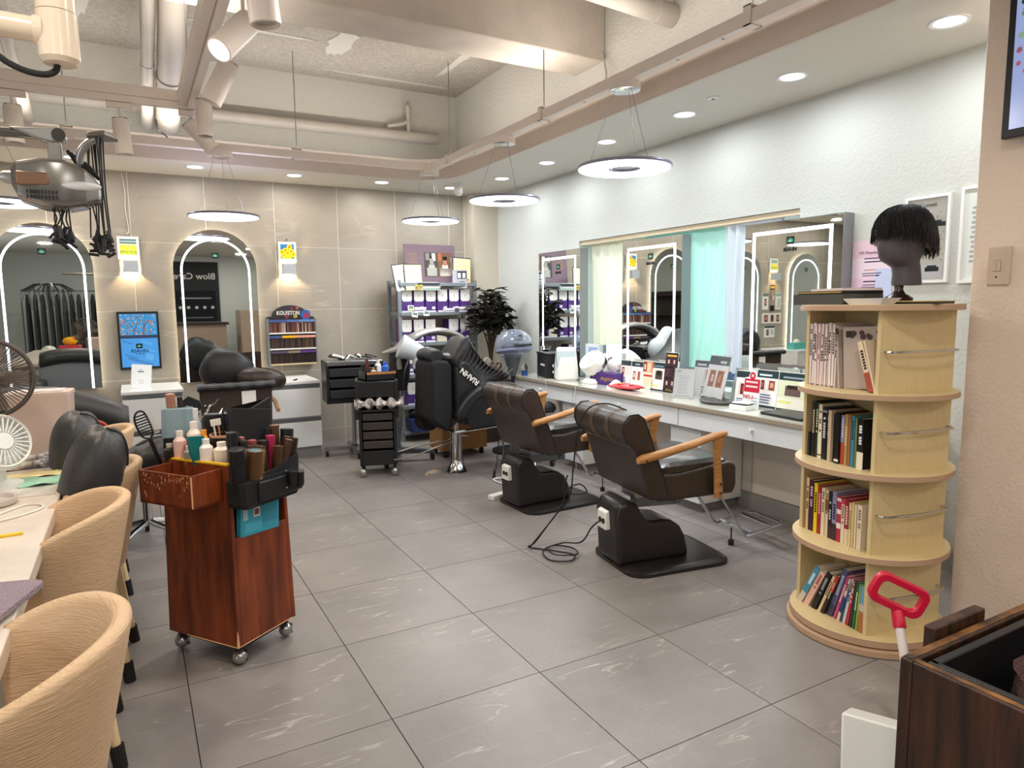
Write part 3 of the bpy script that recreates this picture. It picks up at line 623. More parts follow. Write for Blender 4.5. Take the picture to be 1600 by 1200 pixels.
for i in range(520):
    z = z0+H*.32+H*.67*R_.random(); x = x0+.01+(W-.02)*R_.random(); g_ = z < z0+H*.5
    v, f_, c = disc(x, z, R_.uniform(.008, .013), R_.choice(['c06a78', 'a85a68', '8a5a60'] if g_ else ['1f2e22', '3c5238', '6a8a60', '2a3a40', '88a48a', 'a8c0b0']), y-.0003-.000004*i, 6); b.add(v, f_, 0, None, c)
b.build('display', SCREEN, t)
# ================================================================= WINDOW CURTAINS, COUNTER
def cloth_mat(name, col, tr):
    m = bpy.data.materials.new(name); m.use_nodes = True; nt = m.node_tree; N = nt.nodes; b = N['Principled BSDF']
    b.inputs['Base Color'].default_value = (*lin(col), 1); b.inputs['Roughness'].default_value = .8
    tl = N.new('ShaderNodeBsdfTranslucent'); tl.inputs[0].default_value = (*lin(col), 1); mx = N.new('ShaderNodeMixShader'); mx.inputs[0].default_value = tr
    nt.links.new(b.outputs[0], mx.inputs[1]); nt.links.new(tl.outputs[0], mx.inputs[2]); nt.links.new(mx.outputs[0], N['Material Output'].inputs[0]); MATS[name] = m
    return m
cur_c = cloth_mat('curtain_cream', 'f6f1de', .5); cur_t = cloth_mat('curtain_teal_light', 'c8efe4', .55)  # teal of the light from outside is put into the second cloth's colour
def curtain(label, x, ya, yb, z0, z1, m, folds, gather, seed):
    R_ = random.Random(seed); nu, nv = folds*8, 18; vs = []; fs = []
    for j in range(nv+1):
        v = j/nv; z = z1+(z0-z1)*v
        for i in range(nu+1):
            u = i/nu; g_ = gather*v*v; yy = ya+(yb-ya)*(u*(1-g_)+g_*.75)
            amp = .028*(.55+.6*v)
            vs.append((x+amp*math.sin(u*folds*2*PI+seed)+.01*math.sin(u*9+seed*3+v*3), yy, z+.012*math.sin(u*5+seed)*(v == 1)))
    for j in range(nv):
        for i in range(nu): a = j*(nu+1)+i; fs.append((a, a+1, a+nu+2, a+nu+1))
    t = thing('curtain', label, 'curtain', (0, 0, 0))
    MB().add(vs, fs).build('drape', m, t, ang=3)
    MB().bb(x-.012, x+.012, ya, yb, z1, z1+.04).build('heading_tape', m, t)
curtain('cream pleated curtain between the far and middle mirrors', 3.62, 4.30, 5.02, 1.0, 1.845, cur_c, 6, .12, 1)
curtain('curtain panel with teal window light in its colour, between the middle and near mirrors', 3.62, 3.32, 4.28, .88, 1.845, cur_t, 8, .25, 2)
curtain('pale blue overlapping curtain edge left of the near mirror', 3.585, 2.95, 3.42, .86, 1.85, cloth_mat('curtain_blue', 'e6e8f0', .35), 7, .1, 3)
tag(MB().bb(3.56, 3.64, WY0+.01, WY1-.01, 1.862, 1.866+.0).build('curtain_rail', white_p), 'white curtain rail along the window head', 'rail')
# counter: worktop, drawer units, pedestals
t = thing('worktop', 'long pale glass topped worktop running under the mirrors', 'worktop', (3.29, 3.7, .676))
MB().bb(-.245, .245, -1.77, 1.77, 0, .024).build('board', counter_e, t, bevel=.002); MB().bb(-.245, .245, -1.77, 1.77, .024, .030).build('glass_sheet', counter_m, t)
dl = ['white drawer front with round knob nearest the bookcase', 'white drawer front with round knob behind the near styling chair', 'white drawer front with round knob at the far end of the counter', 'white drawer front at the near end, hidden by the bookcase']
for k, (y0, y1) in enumerate(((2.085, 3.29), (3.295, 4.50), (4.505, 5.47), (1.93, 2.08))):
    t = thing('drawer_unit', dl[k], 'drawer', (3.065, (y0+y1)/2, .555), -PI/2, 'drawers under the worktop'); w_ = y1-y0-.003
    MB().bb(-w_/2, w_/2, 0, .018, 0, .12).build('drawer_front', drawer_m, t, bevel=.0015); MB().bb(-w_/2+.01, w_/2-.01, .018, .40, .02, .119).build('drawer_box', white_m, t)
    if k < 3: MB().lathe([(0, .024), (.012, .023), (.014, .017), (.008, .010), (.007, 0)], n=18, M=Matrix.Translation((.0, 0, .062)) @ Matrix.Rotation(PI/2, 4, 'X')).build('knob', white_g, t)
for k, (y0, y1, lb) in enumerate(((3.13, 3.41, 'white cupboard with knob under the worktop, right of the near styling chair back'), (4.42, 4.72, 'white cupboard under the worktop, between the two styling chairs'), (1.95, 2.2, 'white cupboard under the worktop hidden behind the bookcase'))):
    t = thing('under_cupboard', lb, 'cupboard', (3.11, (y0+y1)/2, 0), -PI/2, 'cupboards under the worktop'); w_ = y1-y0
    MB().bb(-w_/2, w_/2, .018, .37, .06, .553).build('carcass', white_m, t); MB().bb(-w_/2+.03, w_/2-.03, .05, .36, 0, .06).build('plinth', mat('plinth_grey', '8a8886', .5), t)
    MB().bb(-w_/2+.002, w_/2-.002, 0, .018, .062, .551).build('door', drawer_m, t, bevel=.0015)
    MB().lathe([(0, .024), (.012, .023), (.014, .017), (.008, .010), (.007, 0)], n=18, M=Matrix.Translation((w_/2-.05, 0, .455)) @ Matrix.Rotation(PI/2, 4, 'X')).build('knob', white_g, t)
# ---- things on the worktop (z = .706)
TZ = .706
def on(name, label, cat, x, y, rz=-PI/2, z=TZ, group=None): return thing(name, label, cat, (x, y, z), rz, group)
t = on('storage_box', 'black storage box with small white lettering at the far end of the worktop', 'box', 3.27, 5.12, -PI/2-.25)
MB().bb(-.15, .15, -.1, .1, 0, .2).build('body', black_m, t, bevel=.006); MB().bb(-.155, .155, -.105, .105, .2, .22).build('lid', black_p, t, bevel=.005)
text('STORY LAB', .024, 'lettering', t, white_m, (.02, -.101, .11), bold=.0008)
t = on('glass_bowl', 'small glass bowl on the black storage box', 'bowl', 3.24, 5.19, 0, TZ+.22); MB().lathe([(.02, 0), (.05, .02), (.055, .05), (.05, .05), (.046, .022), (.0, .005)], n=24).build('bowl', glass_m, t)
t = on('water_bottle', 'clear bottle with blue base behind the dryer neck', 'bottle', 3.12, 5.36, 0)
MB().lathe([(0, 0), (.028, 0), (.028, .04)], n=18).build('label_band', mat('blue_label', '2a4a8c', .4), t); MB().lathe([(.028, .04), (.028, .08), (.01, .11), (.01, .125), (0, .125)], n=18).build('body', glass_m, t)
t = on('humidifier', 'white humidifier with twin dials on the worktop', 'humidifier', 3.22, 4.83, -PI/2-.45)
rg = []
for z, s_ in ((0, .86), (.02, 1), (.1, .98), (.24, .84), (.265, .8), (.275, .7)): rg.append([(x*s_, y*s_, z) for x, y in rrect(.20, .19, .035)])
MB().loft(rg).build('body', white_p, t); MB().bb(.02, .088, -.09, .07, .10, .262).build('tank', mat('tank_blue', 'c4d2d8', .15), t, bevel=.012)
MB().prism(rrect(.026, .09, .012, 3, -.055, .09), .090, .100, 0, RX).build('dial_recess', mat('dial_dark', '3a3e4a', .3), t)
MB().cyl((-.055, -.1, .115), (-.055, -.108, .115), .012).build('dial', white_g, t); MB().cyl((-.055, -.1, .062), (-.055, -.108, .062), .012).build('dial', white_g, t)
t = on('air_circulator', 'white round desk fan tilted upward beside the humidifier', 'fan', 3.27, 4.50, -PI/2-.2)
MB().loft([[(x, y, z) for x, y in rrect(.18-.05*(z > .02), .17-.05*(z > .02), .05)] for z in (0, .015, .04)]).build('base', white_p, t, bevel=.004)
M = Matrix.Translation((0, 0, .155)) @ Euler((.75, .25, 0)).to_matrix().to_4x4()
MB().lathe([(.0, -.075), (.06, -.07), (.1, -.03), (.108, .03), (.10, .06), (.094, .055), (.09, .04)], n=32, M=M).build('head', white_p, t)
b = MB()
for i in range(9): b.lathe([(.01+.01*i, .05), (.013+.01*i, .052), (.013+.01*i, .048), (.01+.01*i, .05)], n=32, M=M)
for i in range(8): a = i*PI/4; b.box((.045*math.cos(a), .045*math.sin(a), .045), (.09, .004, .003), M=M, r=(0, 0, a))
b.build('grille', white_g, t); b = MB()
for i in range(26): a = .3+i*.09; b.box((.103*math.cos(a), .103*math.sin(a), -.02), (.006, .003, .03), M=M, r=(0, 0, a))
b.build('vent_slots', black_p, t, kind='stuff')
MB().cyl((0, 0, .03), (0, .0, .09), .02).build('neck', white_p, t)
t = on('hand_mirror_box', 'blue printed box standing behind the white desk fan', 'box', 3.44, 4.72, -PI/2); MB().bb(-.11, .09, -.02, .02, 0, .30).build('carton', mat('pale_teal', 'c8d0d0', .5), t, bevel=.002)
art(t, 'print', .15, .29, [(.1, .45, .95, .95, '8fa6dc'), (.3, .55, .75, .85, 'b6c6ee'), (.4, .6, .65, .78, '7f98d8')], PRINT, -.021, 'd8dcdc')
t = on('photo_card', 'white card with small portrait pictures behind the fan', 'card', 3.40, 4.47, -PI/2-.2); MB().bb(-.1, .1, 0, .004, 0, .235).build('board', white_m, t)
art(t, 'print', .2, .235, [(.45, .6, .6, .85, '6a6e78'), (.65, .5, .8, .9, '8a5048'), (.84, .8, .92, .88, 'a8b0b8'), (.84, .6, .92, .68, 'a8b0b8'), (.84, .42, .92, .5, 'a8b0b8'), (.3, .6, .38, .75, '50545c')], PRINT, -.001, 'f2f2f0')
t = on('paper_bag', 'crumpled white tissue standing up behind the purple tissue box', 'tissue', 3.37, 4.36, -PI/2)
R_ = random.Random(4); MB().loft([[(x*s_*R_.uniform(.8, 1.15), y*s_*R_.uniform(.7, 1.2), z) for x, y in rrect(.13, .05, .02, 3)] for z, s_ in ((0.0, .5), (.10, .55), (.12, 1), (.16, 1.1), (.19, .7), (.2, .3))]).build('sheet', white_m, t)
t = on('ochre_jar', 'white jar with ochre lid by the middle mirror', 'jar', 3.42, 4.27); MB().lathe([(.028, 0), (.03, .1), (.028, .115)], n=18).build('body', white_g, t); MB().lathe([(.03, .115), (.03, .16), (0, .162)], n=18).build('lid', mat('ochre', 'c08a2c', .4), t)
t = on('tissue_box', 'purple tissue box with gold script lettering', 'tissue box', 3.30, 4.36, -PI/2+.12)
MB().bb(-.15, .13, -.05, .05, 0, .095).build('carton', purple, t, bevel=.002); text('elegance', .05, 'lettering', t, mat('gold_ink', 'b08a52', .35), (.045, -.051, .052), sx=.8); text('ely', .02, 'lettering', t, MATS['gold_ink'], (-.11, -.051, .065))
t = on('crumpled_tissue', 'crumpled white tissue lying in front of the purple tissue box', 'tissue', 3.20, 4.12, 0)
R_ = random.Random(8); MB().loft([[(x*s_*R_.uniform(.6, 1.3), y*s_*R_.uniform(.6, 1.3), z) for x, y in rrect(.11, .16, .04, 4)] for z, s_ in ((.0, 1), (.012, .9), (.03, .6), (.05, .4), (.065, .15))]).build('sheet', white_m, t)
t = on('snack_bag', 'red and yellow snack bag lying on the worktop', 'snack bag', 3.22, 4.02, -PI/2+.1)
rg = []
for i in range(11):
    u = i/10; x = -.14+.28*u; f_ = math.sin(PI*u)**.5 if 0 < u < 1 else 0; rg.append([(x, -.075*(.75+.25*f_)*math.cos(q)+.005*math.sin(i*2), .022+(.02*f_+.002)*math.sin(q)+.003*math.sin(q*5+i)) for q in [2*PI*k/16 for k in range(16)]])
MB().loft(rg).build('foil', mat('red_foil', 'c41f2c', .25, bump=.5, bscale=40), t)
b = MB(); 
for (x, y, r_, c) in ((-.04, -.02, .03, 'f0a828'), (-.055, -.02, .016, 'c41f2c'), (.05, .01, .018, 'f2ded0'), (.07, -.015, .02, 'e8564a'), (-.035, -.03, .012, '8a8ab8')): b.lathe([(0, .0), (r_, -.001)], (x, y, .0455), 12, col=c)
b.build('print', PRINT, t)
# brochures leaning at the foot of the mirrors
def board(name, label, x, y, w_, h_, items, base='f4f4f2', rz=-PI/2, tilt=-.12, cat='leaflet', frame=None, m=PRINT):
    t = thing(name, label, cat, (x, y, TZ+.002), 0, rot=(tilt, 0, rz))
    MB().bb(-w_/2, w_/2, 0, .003, 0, h_).build('sheet', frame or white_m, t); art(t, 'print', w_-.004, h_-.004, items, m, -.001, base); return t
def portrait(x0, z0, x1, z1, sk='c89078', hr='4a2c22', bgc='e8d8d0'):
    w_ = x1-x0; h_ = z1-z0
    return [(x0, z0, x1, z1, bgc), (x0+w_*.2, z0+h_*.1, x0+w_*.8, z0+h_*.92, hr), (x0+w_*.32, z0+h_*.3, x0+w_*.68, z0+h_*.75, sk)]
ink = '5a5e8a'
board('promotion_leaflet', 'leaflet of hair style photos with dark heading right of the tissue box', 3.36, 4.22, .13, .2, [(0, .8, 1, 1, '22343a')]+portrait(.05, .42, .48, .76, 'd8a898', '6a2e2a')+portrait(.52, .42, .95, .76, 'c88a80', '3a1c20')+lines(.1, .7, .05, .35, 5, ink))
board('promotion_leaflet', 'leaflet with two brown hair photos, third card from the tissue box', 3.36, 4.08, .14, .2, [(0, .8, 1, 1, '1e3038'), (.3, .86, .7, .92, '8ab0a8')]+portrait(.12, .25, .45, .65, 'e8d8d0', '8a4a38')+portrait(.52, .25, .85, .65, 'a85a40', '9a5440'))
board('promotion_leaflet', 'orange toned leaflet with dancing figures, before the middle mirror', 3.35, 3.94, .13, .21, [(0, .6, 1, 1, 'd8926c'), (.05, .65, .3, .98, '5a2028'), (.12, .7, .24, .9, 'f0e0d8'), (.4, .62, .7, .95, 'f0c8a8'), (.1, .45, .9, .53, 'c04a40')]+lines(.1, .9, .1, .4, 5, 'd8cba0'), 'f4ecd8')
board('promotion_leaflet', 'leaflet with a dark haired crown photo left of the black brochure', 3.35, 3.83, .14, .21, [(0, .8, 1, 1, '1c2c34'), (.1, .84, .9, .9, '6a8a98'), (.05, .35, .95, .78, 'e9e2d8'), (.3, .4, .85, .7, '4a4040'), (.4, .55, .75, .72, '1e1a1a'), (0, .45, .3, .75, 'e8b8a0'), (.1, .12, .6, .2, 'e0d88a'), (0, 0, 1, .05, '1c2c34')], 'f4f0e4')
board('menu_brochure', 'tall black brochure with a grid of hairstyle portraits', 3.34, 3.69, .13, .29, [(.1, .9, .9, .95, 'd8a850')]+sum([portrait(.08+.45*i, .66-.27*j, .47+.45*i, .88-.27*j, 'd8b0a0', '2a1a20', '4a3038') for i in range(2) for j in range(3)], [])+lines(.2, .8, .03, .1, 2, '8a7a50'), '1a1614')
def acrylic(label, x, y, w_, h_, items, base, rz, tilt=-.2, body=None):
    t = board('menu_stand', label, x, y, w_, h_, items, base, rz, tilt, 'menu stand')
    MB().bb(-w_/2-.006, w_/2+.006, -.004, -.0022, -.0, h_+.006).build('acrylic_front', glass_m, t)
    MB().box((0, .03, h_*.25), (w_*.7, .003, h_*.5), r=(.35, 0, 0)).build('easel_leg', body or white_p, t); return t
acrylic('small clear acrylic stand with a plain white price sheet on the worktop', 3.22, 3.42, .15, .2, [(.12, .06, .88, .08, 'b8bcc8'), (.12, .9, .3, .96, 'c0c4cc')]+lines(.2, .8, .15, .8, 9, 'c8ccd4', .3, .25), 'f2f4f6', -PI/2+.35)
acrylic('clear acrylic stand with blue heading, behind the tilted framed menu', 3.38, 3.40, .2, .25, [(0, .82, 1, 1, '4a5666'), (.1, .86, .5, .92, 'c8d4dc')]+portrait(.45, .4, .9, .78, 'd8a898', '7a4a3a')+lines(.4, .8, .1, .3, 3, ink), 'eef2f6', -PI/2+.1)
t = acrylic('large tilted menu frame showing a red haired before and after photo', 3.30, 3.24, .21, .30, [(0, .8, 1, 1, '3f5464'), (.55, .84, .85, .9, 'c8d8e0')]+portrait(.15, .3, .48, .68, 'e0c8c0', '9a5a44', 'b07058')+portrait(.5, .3, .85, .68, 'c88a70', '8a4836', 'a86048')+[(.44, .3, .54, .68, 'dfe4ea'), (0, 0, 1, .06, '3f6070')], 'eef2f8', -PI/2-.15, -.26)
acrylic('clear acrylic stand with a pale sheet beside the near mirror', 3.37, 3.10, .13, .22, [(.5, .62, .85, .7, '9aa4ae')]+lines(.4, .75, .25, .35, 2, 'b8c4cc'), 'dfe8ea', -PI/2-.3)
board('promotion_leaflet', 'leaflet with a cropped red hair photo left of the red sign', 3.35, 3.03, .12, .21, [(0, .8, 1, 1, '22363c')]+portrait(.2, .25, .9, .65, '9a3a30', '6a2420')+lines(.1, .8, .05, .18, 2, ink))
board('promotion_leaflet', 'leaflet with two hair photos and blue text right of the red sign', 3.33, 2.83, .16, .23, [(0, .8, 1, 1, '20343c'), (.1, .85, .7, .9, 'd0dce0')]+portrait(.05, .45, .45, .76, '9a5a50', '5a1c20')+portrait(.5, .45, .95, .76, 'e0987c', '7a3028')+lines(.08, .8, .1, .38, 4, '6a6e9a', .2)+[(0, 0, 1, .06, '20343c')])
board('promotion_leaflet', 'large leaflet with a crown photo on yellow green nearest the bookcase', 3.32, 2.64, .2, .23, [(0, .8, 1, 1, '20343c'), (.15, .85, .9, .9, '8aa0aa'), (0, .35, .98, .79, 'dde4c4'), (.25, .4, .8, .66, '6a5450'), (.32, .58, .75, .68, '2a2022'), (0, .5, .22, .78, 'e8a888'), (.05, .2, .5, .26, 'e6e08a'), (0, 0, 1, .06, '20343c')], 'f0eede')
t = thing('red_sign', 'red topped promotional sign reading NO.1 with a round crest', 'sign', (3.24, 2.86, TZ), 0, rot=(-.1, 0, -PI/2))
W = .085; pl = [(-W, 0), (W, 0), (W, .185), (.045, .19)]+[(.04*math.cos(PI*i/8), .19+.04*math.sin(PI*i/8)) for i in range(9)]+[(-.045, .19), (-W, .185)]
MB().prism([(x*.72, z) for x, z in pl], 0, .004, 0, RX).build('card', white_g, t)
b = MB(); b.bb(-.058, .058, -.0052, -.0045, .1, .18, col='c0203c'); v, f_, c = disc(0, .2, .022, 'c0203c', -.0052, 14); b.add(v, f_, 0, None, c); v, f_, c = disc(0, .2, .01, 'e8c8c8', -.0056, 10); b.add(v, f_, 0, None, c)
for z in (.155, .128): 
    for i in range(7): b.bb(-.045+.013*i, -.036+.013*i, -.006, -.0053, z, z+.012, col='f6ecec')
for z in (.065, .045, .03): b.bb(.005, .05, -.006, -.0045, z, z+.006, col='a8b0bc')
b.build('print', PRINT, t); text('NO.1', .034, 'lettering', t, redp, (-.02, -.0055, .07), bold=.0006)
t = on('stone_tray', 'oval mottled grey stone tray on the worktop', 'tray', 3.235, 3.13, -PI/2)
MB().lathe([(0, .008), (.06, .008), (.075, .02), (.09, .026), (.098, .018), (.085, 0), (0, 0)], n=36, sx=1.25, sy=.95).build('tray', stone_g, t)
t = on('card_stack', 'stack of white cards with a black stripe in front of the red sign', 'cards', 3.17, 2.86, -PI/2+.1); MB().bb(-.06, .06, -.045, .045, 0, .03).build('cards', white_g, t, bevel=.003); MB().bb(-.06, .05, -.03, .04, .03, .036).build('top_card', black_p, t, bevel=.002); MB().box((.0, .005, .042), (.11, .06, .008), r=(.05, 0, .1)).build('cover', white_g, t, bevel=.003)
for y, lb in ((4.86, 'thin beige cord hanging over the worktop edge from the humidifier'), (4.42, 'thin grey cord hanging over the worktop edge below the purple tissue box')):
    tag(MB().tube(catmull([(3.14, y, .709), (3.05, y+.01, .711), (3.035, y, .69), (3.036, y-.01, .5), (3.04, y-.0, .3), (3.06, y+.03, .12), (3.08, y+.05, .01)]), .0028, 6).build('electric_wire', mat('wire_beige', 'cfc4ae', .5)), lb, 'wire')
t = on('tablet', 'flat black tablet lying at the near end of the worktop', 'tablet', 3.20, 2.52, -PI/2-.1); MB().bb(-.16, .14, -.09, .09, 0, .018).build('slab', black_p, t, bevel=.005)
# ================================================================= STYLING CHAIRS
def styling_chair():
    t = thing('styling_chair', 'x', 'chair', (2.30, 2.70, 0), 0, 'brown leather styling chairs at the counter')
    hw = .262
    # backrest: side profile in XZ, extruded along Y
    pf = [(-.17, .40), (-.195, .47), (-.235, .60), (-.262, .665), (-.305, .70), (-.322, .745), (-.318, .79), (-.285, .822), (-.24, .825), (-.205, .80), (-.18, .74), (-.13, .60), (-.09, .50), (-.06, .40)]
    MB().prism(pf, -hw, hw, 0, RX).build('backrest', brown_l, t, bevel=.012, seg=3)
    b = MB()
    for y in (-.11, -.09, .05, .07): b.tube([(-.262-.004, y, .665), (-.309, y, .70), (-.326, y, .745), (-.322, y, .792), (-.287, y, .826), (-.24, y, .829), (-.203, y, .803)], .0016, 4)
    b.tube([(-.266, -hw+.02, .663), (-.266, hw-.02, .663)], .0016, 4); b.build('stitching', mat('thread', '8a7058', .7), t)
    for s in (-1, 1):
        b = MB(); b.tube([(x*1.0, s*(hw-.004), z) for x, z in pf[3:]], .004, 6); b.build('piping', black_l, t)
    ps = [(-.12, .385), (-.13, .45), (-.10, .52), (.0, .515), (.22, .545), (.30, .55), (.335, .53), (.338, .43), (.32, .385)]
    MB().prism(ps, -hw+.003, hw-.003, 0, RX).build('seat', brown_l, t, bevel=.014, seg=3)
    MB().loft([[(x, y, z+.012*math.sin((x+.1)*5)) for x, y in rrect(w_, d_, .06, 4, .10, 0)] for z, w_, d_ in ((.515, .42, .48), (.545, .42, .48), (.562, .38, .44))]).build('seat_cushion', mat('seat_leather', '2e2824', .25, bump=.4, bscale=25), t)
    b = MB()
    for y in (-.015, .015): b.tube([(.02, y, .566), (.16, y, .575), (.28, y, .564)], .0015, 4)
    b.build('seat_stitching', MATS['thread'], t)
    for s in (-1, 1):
        a = MB(); rg = []
        for (x, z, w_, h_) in ((-.26, .612, .016, .016), (-.235, .617, .022, .022), (-.10, .638, .024, .020), (.05, .668, .026, .018), (.16, .695, .026, .017), (.22, .706, .024, .016), (.24, .706, .012, .01)):
            rg.append([(x, s*(hw+.032)+w_*math.cos(q), z+h_*math.sin(q)) for q in [2*PI*k/12 for k in range(12)]])
        a.loft(rg); a.build('armrest', oak, t)
        a = MB(); rg = []
        for (x, z, w_, d_) in ((.19, .70, .022, .045), (.195, .665, .018, .032), (.188, .60, .016, .022), (.195, .52, .017, .022), (.20, .45, .020, .024), (.203, .385, .020, .024)):
            rg.append([(x+d_*math.cos(q), s*(hw+.028)+w_*math.sin(q)*.8, z) for q in [2*PI*k/12 for k in range(12)]])
        a.loft(rg); a.build('arm_post', oak, t)
        a = MB()
        for z in (.41, .455): a.cyl((.203, s*(hw+.043), z), (.203, s*(hw+.049), z), .005, n=8)
        a.cyl((-.225, s*(hw+.054), .612), (-.225, s*(hw+.058), .612), .005, n=8); a.build('screw', black_p, t)
    b = MB(); b.bb(-.14, .16, -.07, .07, .355, .388); b.build('underframe', steel, t, bevel=.004)
    b = MB(); b.box((.03, 0, .318), (.28, .06, .055), r=(0, .04, 0)); b.cyl((.13, -.045, .31), (.13, .045, .31), .012); b.build('tilt_bracket', grey_me, t, bevel=.004)
    pb = [(-.255, .03), (-.27, .29), (-.25, .345), (-.20, .362), (-.15, .345), (-.12, .29), (-.09, .25), (-.05, .24), (.0, .242), (.06, .23), (.11, .195), (.14, .14), (.155, .08), (.165, .03)]
    MB().prism(pb, -.115, .115, 0, RX).build('pedestal', mat('pedestal_black', '221e1d', .32), t, bevel=.022, seg=3)
    MB().prism([(-.292, .20), (-.292, .29), (-.27, .3), (-.26, .2)], -.05, .04, 0, RX).build('control_panel', white_p, t, bevel=.004)
    b = MB(); 
    for y in (-.02, .015): b.cyl((-.297, y, .245), (-.289, y, .245), .014, n=12)
    b.build('control_socket', black_p, t)
    MB().loft([[(x, y, z) for x, y in rrect(w_, d_, .09, 5, .06, 0)] for z, w_, d_ in ((0, .60, .47), (.018, .60, .47), (.03, .57, .44), (.034, .52, .40))]).build('base_plate', mat('pedestal_black'), t)
    MB().box((-.17, 0, .038), (.09, .2, .008)).build('foot_pedal', rubber, t, bevel=.003)
    b = MB()
    for s in (-1, 1): b.tube([(.20, s*.13, .375), (.30, s*.13, .375), (.36, s*.13, .30), (.50, s*.13, .10), (.52, s*.13, .09), (.74, s*.13, .13)], .009, 8)
    b.tube([(.74, -.13, .13), (.765, -.10, .133), (.765, .10, .133), (.74, .13, .13)], .009, 8); b.build('footrest_frame', chrome, t)
    b = MB(); b.tube([(.55, -.13, .105), (.55, .13, .105)], .012, 8); b.tube([(.70, -.13, .122), (.70, .13, .122)], .012, 8); b.build('foot_bar', chrome, t)
    b = MB(); b.cyl((.52, 0, .02), (.52, 0, .10), .004, n=6); b.cyl((.52, 0, .0), (.52, 0, .03), .016, n=12); b.build('foot_stop', rubber, t)
    return t
ch1 = styling_chair(); ch1.location = (2.335, 2.70, 0); ch1.rotation_euler = (0, 0, -.15); ch1['label'] = 'near brown leather styling chair with oak arms and black cord over its back'
dup(ch1, (2.385, 3.87, 0), .03, 'far brown leather styling chair with oak arms, behind the corded one')
# cord hanging over chair one
pts = [(2.20, 2.74, .80), (2.10, 2.78, .838), (2.03, 2.84, .81), (1.995, 2.88, .70), (1.985, 2.91, .5), (1.98, 2.94, .33), (1.93, 3.02, .2), (1.86, 3.1, .05), (1.85, 3.15, .01), (1.93, 3.05, .008), (2.0, 2.93, .008), (1.93, 2.86, .01), (1.85, 2.93, .008), (1.88, 3.05, .012), (1.98, 3.1, .01), (2.04, 3.0, .016), (2.0, 2.9, .02), (1.9, 2.95, .02), (1.92, 3.06, .02), (2.02, 3.06, .03), (2.0, 2.86, .10), (2.01, 2.78, .20), (2.035, 2.74, .245)]
t = thing('extension_cord', 'black power cord looped over the near chair and coiled on the floor', 'cord'); MB().tube(catmull(pts, 8), .0042, 6).build('cord', rubber, t)
MB().tube(catmull([(1.962, 2.93, .45), (1.95, 2.95, .36), (2.02, 2.92, .34), (2.05, 2.88, .36), (2.02, 2.90, .40), (1.96, 2.93, .37), (1.94, 2.98, .25), (1.84, 3.12, .02)], 6), .004, 6).build('cord_loop', rubber, t)
# ================================================================= BOOKCASE
BX, BY = 2.60, 1.665; th = math.radians(214.7)
bc = thing('revolving_bookcase', 'tall round pale wood revolving bookcase with four tiers of books', 'bookcase', (BX, BY, 0), th)
# local: +X = near corner F. square half diagonal hd; corners F(+x) , R(+y? ), see below
hd = .262; RD = .288
Fp, Lp, Bp, Rp = Vector((hd, 0)), Vector((0, -hd)), Vector((-hd, 0)), Vector((0, hd))
if True:
    # work out which local side is left in the picture
    a = Matrix.Rotation(th, 2) @ Lp; 
    if a.x > 0: Lp, Rp = Rp, Lp
SZ = [(.036, .066), (.362, .387), (.680, .704), (.980, 1.003), (1.308, 1.331)]
for k, (z0, z1) in enumerate(SZ): MB().lathe([(RD, z0), (RD, z1)], n=56).build('shelf', [birch], bc, bevel=.002); MB().lathe([(RD-.002, z0+.002), (RD+.0006, z0+.002), (RD+.0006, z1-.002), (RD-.002, z1-.002), (RD-.002, z0+.002)], n=56).build('edge_band', birch_e, bc)
MB().lathe([(.285, 0), (.30, .004), (.30, .026), (.285, .03)], n=56).build('turntable_base', birch_e, bc)
def pnl(b, p, q, z0, z1, t_=.016, m=0, inset=0):
    d = (q-p).normalized(); n_ = Vector((-d.y, d.x)); a = p+d*inset; c = q-d*inset
    if (a+c).dot(n_) > 0: n_ = -n_
    b.prism([a, c, c+n_*t_, a+n_*t_], z0, z1, m)
zz = [(SZ[i][1], SZ[i+1][0]) for i in range(4)]
outR = (Fp+Rp).normalized(); outL = (Fp+Lp).normalized()
for (z0, z1) in zz:
    for p, q in ((Fp, Rp), (Lp, Bp)):
        b = MB(); pnl(b, p, q, z0, z1); b.build('side_panel', birch, bc)
    b = MB(); d = (Fp-Lp)
    a0 = Lp*.5+Bp*.5; c0 = Fp*.5+Rp*.5
    b2 = (c0-a0); pnl(b, a0, a0+b2*.80, z0, z1, .012); b.build('divider', birch, bc)
    zr = z0+.155; n_ = outR; d = (Rp-Fp).normalized(); m_ = (Fp+Rp)/2; L_ = .165
    pr_ = [m_-d*L_+n_*.0, m_-d*L_+n_*.03, m_-d*(L_-.02)+n_*.042, m_+n_*.05, m_+d*(L_-.02)+n_*.042, m_+d*L_+n_*.03, m_+d*L_]
    MB().tube([(p.x, p.y, zr+.0) for p in pr_], .0045, 8).build('magazine_bar', chrome, bc)
